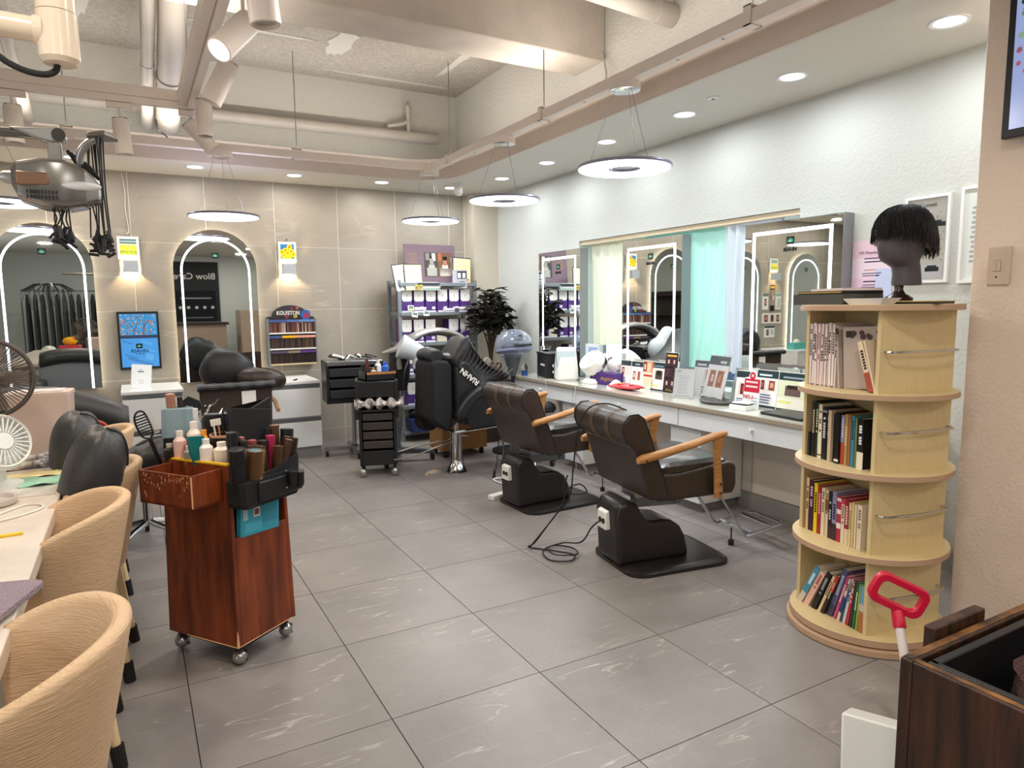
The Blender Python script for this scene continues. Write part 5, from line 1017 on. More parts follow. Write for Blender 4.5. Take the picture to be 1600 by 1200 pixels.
t = thing('stone_ornament', 'grey rounded garden stone standing beside the plant pot', 'stone', (3.03, 5.98, .0)); MB().bb(-.09, .09, -.09, .09, 0, .60).build('pedestal', brown_f, t, bevel=.004); b = MB(); b.ell((0, 0, .66), (.06, .05, .07)); b.ell((.02, 0, .78), (.05, .045, .06)); b.build('stone', mat('pale_stone', '9a8f80', .7, bump=.6, bscale=20, var=.4), t)
# ================================================================= HAIR STEAMER WITH SMOKED DOME
t = thing('hair_steamer', 'hood hair steamer with smoky transparent dome on a tapered neck', 'hair steamer', (3.03, 5.42, 0))
MB().lathe([(0, 0), (.2, 0), (.2, .02), (.05, .05), (.02, .07)], n=24).build('foot', black_p, t); MB().cyl((0, 0, .06), (0, 0, .72), .018).build('pole', black_p, t)
MB().lathe([(.03, .70), (.035, .72), (.05, .76), (.085, .88), (.09, .90), (0, .90)], n=24, sx=1, sy=.8).build('neck', mat('steamer_grey', '55585c', .3), t)
M = Matrix.Translation((0, -.02, .985)) @ Euler((-.15, 0, 0)).to_matrix().to_4x4()
b = MB(); n = 32; rg = []
for v in range(0, 13):
    a = -.95+v/12*(PI/2+.93); r_ = .172*math.cos(a); rg.append([(r_*math.cos(2*PI*k/n), r_*.95*math.sin(2*PI*k/n), .145*math.sin(a)) for k in range(n)])
b.loft(rg, cap=False, M=M); b.build('dome', smoke_p, t)
b = MB(); b.lathe([(.15, -.07), (.172, -.055), (.172, -.035), (.15, -.045), (.15, -.07)], n=32, M=M, sy=.95); b.build('rim', mat('rim_lilac', '8088a4', .15), t)
MB().ell((0, 0, -.02), (.12, .11, .045), M=M).build('inner_hood', black_p, t)
b = MB(); b.ell((0, -.10, .055), (.06, .05, .035), M=M); b.build('vent', black_p, t)
b = MB(); b.bb(-.085, .085, -.185, -.165, -.028, -.008, M=M); b.build('steam_slot', black_p, t, bevel=.004)
# ================================================================= RING HAIR PROCESSOR
t = thing('ring_processor', 'silver ring hair processor with curved hood on a grey wheeled stand', 'hair processor', (1.98, 5.60, 0))
b = MB(); rg = []; n = 14
cx0, cz0 = .36, .86
for i in range(25):
    a = math.radians(190-i*8.2); R1 = .36; w_ = .10*(1-.45*abs(i/24-.3)); th_ = .028
    px, pz = cx0+R1*math.cos(a), cz0+.27*math.sin(a)
    rg.append([(px+th_*math.cos(q)*math.cos(a), -.02+w_*math.sin(q), pz+th_*math.cos(q)*math.sin(a)) for q in [2*PI*k/n for k in range(n)]])
b.loft(rg); b.build('ring_shell', silver_p, t)
b = MB(); 
for i in range(3, 22): 
    a = math.radians(190-i*8.2); b.cyl((cx0+.325*math.cos(a), -.05, cz0+.235*math.sin(a)), (cx0+.325*math.cos(a), .05, cz0+.235*math.sin(a)), .008, n=6)
b.build('heating_tubes', black_p, t)
b = MB(); b.loft([[(-.13, -.06, .955), (-.13, .02, .955), (-.11, .02, .948), (-.11, -.06, .948)], [(.02, -.10, 1.0), (.02, .08, 1.0), (.03, .08, .965), (.03, -.10, .965)], [(.12, -.10, 1.10), (.12, .08, 1.10), (.13, .06, 1.03), (.13, -.08, 1.03)]]); b.build('front_visor', silver_p, t, bevel=.004)
MB().loft([[(x*s_+.03, y*s_, z) for x, y in rrect(.16, .14, .03)] for z, s_ in ((.62, .6), (.75, .95), (.96, 1.0))]).build('control_head', mat('processor_dark', '2b2d30', .45), t)
MB().cyl((0, 0, .08), (0, 0, .70), .02, n=16).build('pole', grey_me, t); MB().cyl((0, 0, .35), (0, 0, .64), .026, n=16).build('pole_sleeve', silver_p, t)
b = MB(); 
for a in (-.35, 1.2, 2.6, 4.0): 
    d = Vector((math.cos(a), math.sin(a), 0)); b.loft([[tuple(d*.02+Vector((-d.y, d.x, 0))*s*.035+Vector((0, 0, z))) for s, z in ((-1, .07), (1, .07), (1, .12), (-1, .12))], [tuple(d*.30+Vector((-d.y, d.x, 0))*s*.022+Vector((0, 0, z))) for s, z in ((-1, .06), (1, .06), (1, .085), (-1, .085))]])
b.build('base_star', mat('base_slate', '4a5258', .45), t)
for a in (-.35, 1.2, 2.6, 4.0):
    x, y = .29*math.cos(a), .29*math.sin(a); g = MB(); g.cyl((x-.012, y, .032), (x+.012, y, .032), .03, n=16); g.build('caster', rubber, t); 
t = thing('hood_dryer', 'white conical hood dryer hanging in front of the silver ring', 'hood dryer', (2.14, 5.42, .0))
M = Matrix.Translation((-.07, 0, .97)) @ Euler((0, 1.95, -.25)).to_matrix().to_4x4()
MB().lathe([(.10, -.12), (.105, -.11), (.07, .05), (.055, .10), (0, .10)], n=28, M=M).build('air_duct', mat('dryer_white', 'c8ccd0', .3), t)
M = Matrix.Translation((.04, -.05, .895)) @ Euler((0, .5, 0)).to_matrix().to_4x4()
MB().lathe([(.10, -.10), (.115, -.06), (.115, .0), (.095, .06), (.05, .095), (0, .105)], n=32, M=M).build('hood', MATS['dryer_white'], t); MB().lathe([(.085, -.12), (.10, -.09), (.08, -.02), (0, .0)], n=24, M=M).build('hood_lining', white_m, t)
MB().tube(catmull([(-.09, 0, .95), (-.14, .02, .8), (-.16, .05, .6), (-.16, .1, .3), (-.16, .18, .12)]), .008, 8).build('hose', steel, t)
# ================================================================= WASH RECLINER
RXX, RYY = 2.25, 4.98
t = thing('wash_recliner', 'black reclining salon chair with high back on a chrome pedestal', 'chair', (RXX, RYY, 0))
MB().prism([(-.29, .48), (-.275, .90), (-.24, .93), (-.14, .925), (-.11, .88), (-.11, .42), (-.15, .37)], -.17, .20, 0, RX).build('back_cover', darkcl, t, bevel=.02, seg=3)
MB().prism([(-.27, .40), (-.26, .55), (-.12, .55), (-.12, .36), (-.16, .34), (-.24, .345)], -.23, -.10, 0, RX).build('cover_flap', darkcl, t, bevel=.01)
MB().prism([(-.09, .45), (-.10, .88), (-.05, .93), (.02, .92), (.10, .82), (.17, .68), (.20, .56), (.20, .42)], -.235, .235, 0, RX).build('backrest', black_l, t, bevel=.03, seg=3)
b = MB(); rg = []
for i in range(9):
    u = i/8; rg.append([(-.21+.06*math.cos(q)*(1+.2*math.sin(PI*u)), -.13+.28*u, .955+.055*math.sin(q)+.012*math.sin(PI*u)) for q in [2*PI*k/14 for k in range(14)]])
b.loft(rg); b.build('headrest', black_l, t, bevel=.01); b = MB(); b.ell((-.10, -.08, .94), (.07, .10, .04)); b.build('neck_pad', black_l, t)
for s in (-1, 1):
    def arc(r0): return [(.23+r0*1.08*math.cos(a), .44+r0*.90*math.sin(a)) for a in [math.radians(168-i*14) for i in range(12)]]
    o_ = arc(.350); i_ = arc(.265); MB().prism(o_+i_[::-1], s*.30-.035, s*.30+.035, 0, RX).build('armrest', black_l, t, bevel=.018, seg=3)
    MB().prism([(x, z) for x, z in arc(.262)[:11]]+[(.50, .42), (.0, .40)], s*.29-.02, s*.29+.02, 0, RX).build('arm_panel', black_l, t, bevel=.01)
MB().bb(-.06, .50, -.26, .26, .42, .52).build('seat', black_l, t, bevel=.03, seg=3)
b = MB(); 
for s in (-1, 1): b.tube([(-.12, s*.24, .375), (.62, s*.24, .405)], .012, 8)
b.tube([(-.12, -.24, .375), (-.12, .24, .375)], .012, 8); b.build('frame_bar', chrome, t)
MB().lathe([(0, 0), (.105, 0), (.105, .012), (.085, .03), (.055, .09), (.048, .11), (.046, .31), (.05, .315), (.05, .33), (.02, .335), (.02, .42), (0, .42)], n=32).build('pedestal', chrome, t)
MB().tube([(.04, -.02, .30), (.09, -.05, .30)], .008, 8).build('pump_lever', chrome, t)
b = MB(); b.tube([(-.02, -.02, .27), (-.35, .1, .14), (-.52, .18, .12)], .007, 6); b.tube([(-.02, .04, .27), (-.28, .2, .2), (-.50, .26, .15)], .007, 6); b.tube([(-.52, .18, .12), (-.50, .26, .15)], .01, 6); b.build('footrest_bar', chrome, t)
# RIAHN lap cushion
t = thing('lap_cushion', 'large black pleated curved cushion with white RIAHN lettering', 'cushion', (RXX-.05, RYY-.02, 0))
pc = [(.06, 1.105), (.10, 1.04), (.16, .955), (.235, .885), (.32, .835), (.42, .81), (.45, .79), (.44, .765), (.36, .73), (.26, .70), (.17, .70), (.08, .74), (.01, .80), (-.04, .86), (-.075, .92), (-.06, .965), (-.01, 1.03), (.03, 1.085)]
cen = Vector((.14, .86)); rg = []
for y, k in ((-.20, .55), (-.225, .85), (-.19, .97), (-.1, 1.0), (.0, 1.0), (.08, .97), (.12, .85), (.10, .55)):
    rg.append([(cen.x+(x-cen.x)*k, y+.004*math.sin(i*9), cen.y+(z-cen.y)*k) for i, (x, z) in enumerate(pc)])
MB().loft(rg).build('cushion_body', black_l, t, ang=1.5)
b = MB()
for i in range(13):
    u = i/12; p0 = Vector((-.04+.36*u+.04*u*u, .93-.20*u+.05*u*u)); p1 = p0+Vector((.06+.03*u, .11-.05*u)); b.tube([(p0.x, -.228, p0.y), ((p0.x+p1.x)/2, -.236, (p0.y+p1.y)/2), (p1.x, -.216, p1.y)], .0045, 5)
b.build('pleats', mat('pleat_black', '2b2a2c', .35), t)
text('RIAHN', .062, 'lettering', t, white_m, (.06, -.236, .80), (PI/2, .68+PI, 0), bold=.001)
t = thing('hanging_wire', 'thin black wire hanging over the recliner arm to the floor', 'wire'); MB().tube(catmull([(2.44, 4.64, .75), (2.46, 4.60, .70), (2.45, 4.60, .4), (2.42, 4.62, .06), (2.41, 4.63, .04)]), .004, 5).build('wire', rubber, t); MB().cyl((2.41, 4.63, .0), (2.41, 4.63, .07), .014, .004).build('plug', rubber, t)
t = thing('wooden_crate', 'tan plywood crate under the recliner behind the chrome pedestal', 'crate', (2.56, 5.62, .0)); MB().bb(-.22, .22, -.15, .15, .06, .38).build('box_body', mat('plywood', 'a0713e', .5, var=.12, stretch=(1, 1, 8)), t, bevel=.004)
for s in (-1, 1):
    for q in (-1, 1): MB().cyl((s*.18-.01, q*.11, .03), (s*.18+.01, q*.11, .03), .03, n=14).build('caster', rubber, t)
t = thing('steel_rack', 'low steel tube rack beside the plywood crate', 'rack', (2.80, 5.05, 0)); b = MB()
for x in (-.08, 0, .05):
    b.cyl((x, 0, .02), (x, 0, .40), .008, n=8)
b.tube([(-.12, 0, .03), (.18, 0, .03)], .009, 6); b.tube([(-.1, 0, .40), (.1, 0, .40)], .009, 6); b.build('tube_frame', steel, t)
tag(MB().tube(catmull([(2.78, 4.62, .14), (2.70, 4.50, .03), (2.60, 4.44, .012), (2.42, 4.58, .01), (2.36, 4.52, .01), (2.40, 4.32, .01), (2.52, 4.28, .01), (2.62, 4.12, .012), (2.45, 4.02, .012), (2.30, 4.06, .012)], 8), .006, 6).build('extension_cord', white_p), 'white power cord curling on the floor behind the far styling chair', 'cord')
t = thing('power_strip', 'white power strip on the floor behind the far styling chair', 'power strip', (2.18, 4.12, 0), .3); MB().bb(-.08, .08, -.03, .03, 0, .035).build('body', white_p, t, bevel=.006); MB().bb(.08, .13, -.015, .015, 0, .02).build('plug', white_p, t, bevel=.004)
t = thing('floor_scrap', 'small crumpled beige tissue scrap on the floor by the pedestal', 'tissue', (2.06, 5.03, 0), .4); R_ = random.Random(2); MB().loft([[(x*s_*R_.uniform(.8, 1.2), y*s_*R_.uniform(.7, 1.3), z) for x, y in rrect(.15, .06, .02, 3)] for z, s_ in ((0, 1), (.012, .9), (.028, .4))]).build('scrap', mat('scrap', 'b8a898', .8, var=.3, vscale=30), t)
t = thing('round_stool', 'low black round stool under the far end of the worktop', 'stool', (2.95, 4.88, 0)); MB().lathe([(0, .44), (.15, .44), (.17, .47), (.165, .50), (.14, .52), (0, .525)], n=28).build('seat', black_l, t); MB().cyl((0, 0, .08), (0, 0, .44), .022).build('column', steel, t); b = MB()
for k in range(5): a = k*2*PI/5; b.tube([(0, 0, .10), (.17*math.cos(a), .17*math.sin(a), .05)], .012, 6); b.cyl((.17*math.cos(a)-.01, .17*math.sin(a), .025), (.17*math.cos(a)+.01, .17*math.sin(a), .025), .024, n=12)
b.build('wheel_base', rubber, t)
# ================================================================= TROLLEYS
t = thing('drawer_trolley', 'black three drawer work trolley on a grey pole by the tiled wall', 'trolley', (1.73, 6.08, 0), -.12)
MB().bb(-.25, .25, -.17, .17, .50, .54).build('base_board', black_p, t); 
for s in (-1, 1): MB().bb(s*.24-.012, s*.24+.012, -.17, .17, .50, .865).build('side', black_p, t)
MB().bb(-.25, .25, .15, .17, .5, .865).build('back', black_p, t)
MB().bb(-.245, .245, -.175, .17, .83, .872).build('top_tray', steel, t, bevel=.006)
for k in range(3):
    z = .545+.095*k; d = MB(); d.bb(-.225, .225, -.185, .15, z, z+.075).build('drawer', mat('drawer_charcoal', '26282c', .5), t, bevel=.006); 
MB().cyl((0, 0, .06), (0, 0, .5), .018).build('pole', steel, t); b = MB(); b.bb(-.27, .27, -.03, .03, .055, .085); b.bb(-.03, .03, -.24, .24, .055, .085); b.build('cross_base', steel, t)
for (x, y) in ((-.25, 0), (.25, 0), (0, -.22), (0, .22)): MB().cyl((x-.012, y, .028), (x+.012, y, .028), .028, n=16).build('caster', rubber, t)
t = thing('coiled_cable', 'tangle of black and white cables on top of the drawer trolley', 'cable', (1.73, 6.08, .872)); R_ = random.Random(11); pts = [(-.2, .0, .03)]
for i in range(22): pts.append((-.2+.4*i/22+R_.uniform(-.05, .05), R_.uniform(-.1, .1), R_.uniform(.008, .045)))
MB().tube(catmull(pts, 5), .006, 6).build('cable', rubber, t); MB().tube(catmull([(x+.02, y*.8, z) for x, y, z in pts[4:18]], 4), .008, 6).build('pale_cable', white_p, t)
t = thing('tool_trolley', 'tall black tool trolley with towels on a pull out shelf and two wheels in front', 'trolley', (1.70, 5.30, 0), -.30)
t.scale = (.93, .93, .96)
MB().bb(-.17, .17, -.14, .17, .66, .79).build('upper_case', black_p, t, bevel=.006)
for s in (-1, 1): MB().bb(s*.145-.012, s*.145+.012, -.14, .16, .09, .66).build('side', black_p, t); MB().bb(s*.165-.014, s*.165+.014, -.15, .16, .48, .80).build('side_rail', black_p, t, bevel=.006)
MB().bb(-.15, .15, .14, .16, .09, .66).build('back', black_p, t); MB().bb(-.15, .15, -.14, .16, .09, .105).build('bottom', black_p, t)
MB().bb(-.13, .13, -.155, -.135, .095, .215).build('lower_door', black_p, t, bevel=.003)
for k in range(4): MB().bb(-.125, .125, -.16, .13, .235+.078*k, .235+.078*k+.062).build('drawer', mat('drawer_smoke', '37322f', .4), t, bevel=.005)
MB().bb(-.16, .16, -.18, .1, .545, .56).build('pull_shelf', black_p, t)
for s in (-1, 1): MB().ell((s*.135, -.16, .036), (.034, .03, .036)).build('caster', mat('caster_silver', 'a8a6a2', .25, .8), t); MB().cyl((s*.135, .12, .03), (s*.135+.02, .12, .03), .03, n=14).build('rear_caster', rubber, t); MB().cyl((s*.135, -.13, .05), (s*.135, -.13, .09), .012, n=8).build('caster_stem', black_p, t)
t = thing('folded_towel', 'white towels with dark creases heaped on the tool trolley shelf', 'towel', (1.69, 5.22, .537), -.3); R_ = random.Random(13)
for s in (-1, 1):
    b = MB(); rg = []
    for i in range(9):
        u = i/8; rg.append([(s*.085+(u-.5)*.21, -.03+.10*math.cos(q)*(.7+.3*math.sin(u*9+s)), .042+.042*math.sin(q)*(.8+.5*math.sin(u*14))+.004*R_.random()) for q in [2*PI*k/12 for k in range(12)]])
    b.loft(rg); b.build('towel_roll', mat('towel_white', 'efe6e0', .9, col2='6a5f5a', vscale=26, bump=1, bscale=60), t)
t = thing('tool_box', 'black open box of combs and bottles on the tool trolley', 'box', (1.72, 5.32, .76)); b = MB(); b.bb(-.13, .13, -.10, -.09, 0, .07); b.bb(-.13, .13, .09, .10, 0, .07); b.bb(-.13, -.12, -.10, .10, 0, .07); b.bb(.12, .13, -.10, .10, 0, .07); b.bb(-.13, .13, -.10, .10, 0, .006); b.build('box', black_p, t)
MB().bb(-.12, .12, -.104, -.1, .05, .068).build('wood_rim', mat('rim_wood', 'b07848', .5), t)
def bottle(lab, x, y, z, r, h, col, cap, group=None, M=None, cc='e8e4dc', name='bottle', nozzle=False):
    t = thing(name, lab, 'bottle', (x, y, z), 0, group); MB().lathe([(0, 0), (r*.95, 0), (r, h*.05), (r, h*.7), (r*.5, h*.82), (0, h*.82)], n=18).build('body', mat('bt_'+col, col, .3), t)
    MB().lathe([(r*.52, h*.8), (r*.55, h*.95 if nozzle else h), (r*.12, h if nozzle else h), (0, h)], n=14).build('cap', mat('cp_'+cc, cc, .4), t); return t
bottle('blue bottle in the tool trolley box', 1.78, 5.30, .77, .028, .13, '3a6ad0', 1, cc='3a6ad0'); bottle('white spray bottle in the tool trolley box', 1.72, 5.30, .77, .026, .15, 'e8eaea', 1); bottle('clear small bottle in the tool trolley box', 1.67, 5.27, .77, .022, .09, 'c8c0b8', 1, cc='c07a48')
def comb(lab, x, y, z, h, tilt, col='1c1c1e', rz=0):
    t = thing('comb', lab, 'comb', (x, y, z), 0, rot=(0, tilt, rz)); MB().bb(-.012, .012, -.003, .003, 0, h).build('spine', mat('cb_'+col, col, .4), t)
    b = MB(); 
    for i in range(8): b.bb(.012, .028, -.0015, .0015, h*.5+i*h*.06, h*.5+i*h*.06+.003)
    b.build('teeth', mat('cb_'+col), t)
comb('dark comb leaning left in the tool trolley box', 1.62, 5.30, .77, .12, -.25); comb('maroon comb upright in the tool trolley box', 1.645, 5.33, .77, .16, -.05, '5a2a30'); comb('grey comb leaning right in the tool trolley box', 1.66, 5.28, .77, .11, .3, '3a3c40')
# ================================================================= CABINETS ON BACK WALL
for lb, x, w_ in (('white two drawer cabinet with grooved fronts right of the arched mirror', 1.245, .44), ('white two drawer cabinet under the wall screen', .125, .44)):
    t = thing('drawer_cabinet', lb, 'cabinet', (x, 6.184, 0), 0, 'white drawer cabinets along the tiled wall')
    MB().bb(-w_/2, w_/2, .02, .64, .09, .665).build('carcass', white_m, t); MB().bb(-w_/2-.004, w_/2+.004, 0, .64, .665, .69).build('top_board', white_g, t, bevel=.002); MB().bb(-w_/2+.01, w_/2-.01, .03, .62, 0, .09).build('plinth', mat('plinth_grey'), t)
    for z0, z1 in ((.095, .36), (.37, .66)):
        dd = MB(); dd.bb(-w_/2+.003, w_/2-.003, 0, .02, z0, z1-.035); o = dd.build('drawer_front', white_g, t, bevel=.002); g = MB()
        for k in range(3): g.bb(-w_/2+.003, w_/2-.003, .002, .018, z1-.03+.011*k, z1-.024+.011*k)
        g.build('grip_groove', grey_me, o)
t = thing('black_clip', 'tiny black clip lying on the right drawer cabinet', 'clip', (1.27, 6.3, .69)); MB().box((0, 0, .006), (.04, .012, .01), r=(0, -.2, .3)).build('clip', black_p, t)
t = stand('menu_stand', 'white acrylic price stand on the cabinet under the wall screen', 'menu stand', .045, 6.42, .69, .15, .20, .004, -.2, .1, 0, white_g, [(.3, .72, .62, .77, '6a6e78'), (.4, .82, .5, .85, '8a8e98')]+lines(.35, .7, .2, .4, 2, 'b8bcc4', .2, .2), 'eef2f4', PRINT)
t = thing('tissue_box', 'mint tissue box on the cabinet left of the left arch, seen in the near mirror', 'tissue box', (-1.24, 6.4, .69)); MB().bb(-.12, .12, -.06, .06, 0, .09).build('carton', mat('mint_card', '5ab0a4', .5), t); MB().ell((0, 0, .10), (.06, .03, .04)).build('tissue', white_m, t)
t = thing('drawer_cabinet', 'white drawer cabinet between the two leftmost arches', 'cabinet', (-1.24, 6.184, 0), 0, 'white drawer cabinets along the tiled wall'); MB().bb(-.22, .22, .02, .64, .0, .665).build('carcass', white_m, t); MB().bb(-.224, .224, 0, .64, .665, .69).build('top_board', white_g, t)
# styling chair in front of the arched mirror, seen from behind
t = thing('waiting_chair', 'brown chair with tufted black edged back facing the arched mirror', 'chair', (.65, 5.30, 0))
b = MB(); b.prism([(-.235, .40), (.235, .40), (.25, .775), (.24, .79), (-.24, .79), (-.25, .775)], -.06, .0, 0, RX); b.build('backrest', brown_f, t, bevel=.012)
b = MB(); rg = []
for i in range(27):
    u = i/26; w_ = .026+.004*math.cos(u*2*PI*5); rg.append([(-.265+.53*u, -.005+.045*math.cos(q), .785+w_*math.sin(q)-.004*abs(math.cos(u*PI*5))) for q in [2*PI*k/10 for k in range(10)]])
b.loft(rg); b.build('tufted_roll', mat('roll_black', '2c2e34', .35), t); b = MB()
for i in range(5): b.ell((-.2+.1*i, -.005, .768), (.008, .006, .008), 8, 6)
b.build('button', chrome, t); MB().bb(.03, .13, -.010, -.002, .64, .74).build('white_tag', white_m, t, bevel=.004)
MB().bb(-.25, .25, .0, .48, .36, .48).build('seat', brown_f, t, bevel=.03, seg=3)
for s in (-1, 1): MB().tube([(s*.28, -.02, .58), (s*.30, .2, .62), (s*.29, .38, .64)], .016, 8).build('armrest', oak, t); MB().tube([(s*.29, .36, .64), (s*.28, .34, .40)], .014, 8).build('arm_post', oak, t)
MB().lathe([(0, 0), (.22, 0), (.22, .015), (.06, .05), (.045, .07), (.045, .36), (0, .36)], n=28).build('pedestal', chrome, t, loc=(0, .22, 0))
def cushion(lab, x, y, z, rx, ry, rz_, rot, m=black_l, name='cushion', wr=5):
    t = thing(name, lab, 'cushion', (x, y, z), 0, rot=rot); R_ = random.Random(int(abs(x*91+z*37))); n, k = 24, 16; rg = []
    for i in range(1, k):
        a = PI*i/k; c = -math.cos(a); s_ = math.sin(a)**.7; rg.append([(rx*s_*math.cos(q)*(1+.03*math.sin(wr*q+i)), ry*s_*math.sin(q)*(1+.03*math.sin(wr*q*2+i)), rz_*c*(1+.04*math.sin(3*q))) for q in [2*PI*j/n for j in range(n)]])
    MB().loft(rg).build('cushion_body', m, t, ang=3, sub=1)
    sm = MB(); sm.tube([(rx*1.01*math.sin(a)**.7 if 0 < a < PI else 0, 0, -rz_*math.cos(a)) for a in [PI*i/20 for i in range(21)]], .004, 5); sm.build('seam', m, t); return t
cushion('tall black padded cushion hanging over the chair before the arched mirror', .63, 5.62, .86, .20, .12, .17, (0, .5, 0))
cushion('dark brown rounded cushion on the right behind the tufted chair back', .85, 5.52, .80, .19, .12, .085, (0, .15, 0), brown_l)
# ================================================================= LEFT TABLE AND TUB CHAIRS
t = thing('marble_table', 'long pale marble topped table along the left edge', 'table', (-.245, 2.1, 0))
MB().bb(-1.1, 0, -1.6, 1.72, .68, .72).build('tabletop', table_m, t, bevel=.003); MB().bb(-1.06, -.05, -1.55, 1.67, .62, .68).build('apron', mat('apron_beige', 'b8a894', .5), t)
for x in (-1.0, -.12):
    for y in (-1.5, 0.0, 1.6): MB().bb(x-.03, x+.03, y-.03, y+.03, 0, .62).build('leg', MATS['apron_beige'], t)
def tub(first=None):
    t = thing('tub_chair', 'x', 'chair', (0, 0, 0), 0, 'beige ribbed tub chairs at the marble table')
    n = 33; A = math.radians(98); rows = []
    def pt(a, z, dr):
        f_ = (z-.38)/.40; r_ = .125+.085*f_+dr; k = 1.0; return (r_*math.cos(a)*1.0, r_*math.sin(a)*1.10, z)
    def top(a): return .785-.07*(abs(a)/A)**2.5
    outer = []; inner = []
    b = MB(); cols = []
    for i in range(n):
        a = -A+2*A*i/(n-1); zt = top(a); loop_ = []
        for k in range(9): z = .40+(zt-.012-.40)*k/8; loop_.append(pt(a, z, .0))
        for q in (30, 70, 110, 150): loop_.append(pt(a, zt-.012+.014*math.sin(math.radians(q)), -.0175+.0175*math.cos(math.radians(q))))
        for k in range(9): z = zt-.012-(zt-.012-.42)*k/8; loop_.append(pt(a, z, -.035-.01*k/8))
        cols.append(loop_)
    b.loft(cols, closed=True); b.build('shell', beige_l, t, ang=1.2)
    MB().loft([[(x*s_-.015, y*s_, z) for x, y in [(.135*math.cos(q)*(1 if math.cos(q) > 0 else 1.5), .17*math.sin(q)) for q in [2*PI*k/28 for k in range(28)]]] for z, s_ in ((.37, .8), (.39, .95), (.45, 1), (.475, .95), (.482, .8))]).build('seat', beige_l, t)
    for sx in (-1, 1):
        for sy_ in (-1, 1):
            lg = MB().tube([(sx*.08, sy_*.10, .39), (sx*.125, sy_*.17, .0)], [.018, .012], 10).build('leg', mat('leg_cream', 'd8bd90', .4), t)
            MB().tube([(sx*.117, sy_*.1575, .07), (sx*.1255, sy_*.1705, .0)], [.021, .019], 10).build('leg_sock', mat('sock_black', '1c1816', .9, bump=.6, bscale=150), lg)
    return t
c1 = tub(); c1.location = (-.24, 1.42, 0); c1['label'] = 'nearest beige ribbed tub chair at the lower left corner'
dup(c1, (-.24, 2.36, 0), .04, 'second beige ribbed tub chair, in front of the one with black cushions'); dup(c1, (-.20, 2.90, 0), -.05, 'third beige ribbed tub chair holding the black cushions')
dup(c1, (-.22, 3.75, 0), .05, 'farthest beige tub chair, only its legs and side in view')
cushion('big black leather cushion standing in the third tub chair', -.155, 2.80, .74, .10, .14, .20, (.15, .30, 0), slate_l, wr=3)
cushion('black cushion behind the big one at the table', -.225, 3.22, .80, .09, .13, .14, (.2, .2, 0), slate_l, wr=3)
cushion('small black cushion poking out behind the wooden cart tray', .02, 3.30, .70, .13, .10, .07, (0, -.45, .3), black_l)
# office chair base left of the cart
t = thing('swivel_chair', 'chrome star based swivel chair standing behind the wooden cart', 'chair', (.02, 4.36, 0)); b = MB()
for k in range(5): a = k*2*PI/5+.35; b.tube([(0, 0, .13), (.14*math.cos(a), .14*math.sin(a), .105), (.25*math.cos(a), .25*math.sin(a), .07)], [.018, .014, .010], 8)
b.build('star_base', chrome, t); 
for k in range(5): a = k*2*PI/5+.35; g = MB(); g.cyl((.25*math.cos(a)-.012, .25*math.sin(a), .028), (.25*math.cos(a)+.012, .25*math.sin(a), .028), .028, n=16); g.build('caster', rubber, t)
MB().cyl((0, 0, .12), (0, 0, .42), .025).build('gas_column', chrome, t); MB().loft([[(x, y, z) for x, y in rrect(w_, w_, .1, 5)] for z, w_ in ((.42, .36), (.45, .42), (.49, .42), (.51, .34))]).build('seat', black_l, t)
# grey lounge recliner behind the table
t = thing('lounge_recliner', 'slate grey leather recliner with a thick rolled cushion under the left arched mirror', 'chair', (-.50, 4.75, 0))
MB().bb(-.33, .33, -.25, .45, .22, .44).build('seat', slate_l, t, bevel=.05, seg=3)
b = MB(); rg = []
for i in range(13):
    u = i/12; x = -.38+.84*u; z = .80+.07*math.sin(PI*u*.9)-.10*u*u*1.3; rg.append([(x, -.15+.11*math.cos(q), z+.085*math.sin(q)*(1+.05*math.sin(q*4+i))) for q in [2*PI*k/16 for k in range(16)]])
b.loft(rg); b.build('head_roll', slate_l, t, ang=2)
MB().prism([(-.40, .40), (.40, .40), (.43, .70), (.30, .78), (-.30, .84), (-.40, .80)], .10, .18, 0, RX).build('backrest', mat('grey_trim', '85868c', .4), t, bevel=.03, seg=3)
for s in (-1, 1): MB().bb(s*.38-.05, s*.38+.05, -.25, .42, .2, .60).build('armrest', slate_l, t, bevel=.03, seg=3)
MB().bb(-.3, .3, -.2, .4, 0, .22).build('base', black_p, t)
# ---- things on the table
T2 = .72
t = thing('storage_case', 'frosted pinkish plastic storage case on the marble table', 'case', (-.36, 3.56, T2), -.06); MB().loft([[(x*s_, y*s_, z) for x, y in rrect(.235, .17, .025)] for z, s_ in ((0, .9), (.01, .93), (.255, 1.0), (.262, 1.03), (.275, 1.02))]).build('case_body', mat('frosted_pink', 'e6cdc0', .3, trans=.12), t); MB().bb(-.09, .09, -.06, .06, .275, .28).build('contents', mat('case_contents', 'b8a0a0', .6, col2='e0d8d8', vscale=20), t)
t = thing('pedestal_fan', 'dark rimmed round wire grille fan at the left edge', 'fan', (-.50, 3.30, T2)); M = Matrix.Translation((0, 0, .36)) @ Euler((PI/2, 0, .2)).to_matrix().to_4x4()
b = MB(); b.tube([tuple(M @ Vector((.15*math.cos(a), .15*math.sin(a), 0))) for a in [2*PI*i/40 for i in range(41)]], .009, 8, cap=False); b.build('rim', mat('fan_brown', '4a3f3a', .4), t)
b = MB()
for i in range(64): a = 2*PI*i/64; b.tube([tuple(M @ Vector((r_*math.cos(a), r_*math.sin(a), z))) for r_, z in ((.15, 0), (.11, .03), (.03, .04))], .0016, 4, cap=False)
for i in range(64): a = 2*PI*i/64; b.tube([tuple(M @ Vector((r_*math.cos(a), r_*math.sin(a), z))) for r_, z in ((.15, 0), (.11, -.03), (.03, -.04))], .0016, 4, cap=False)
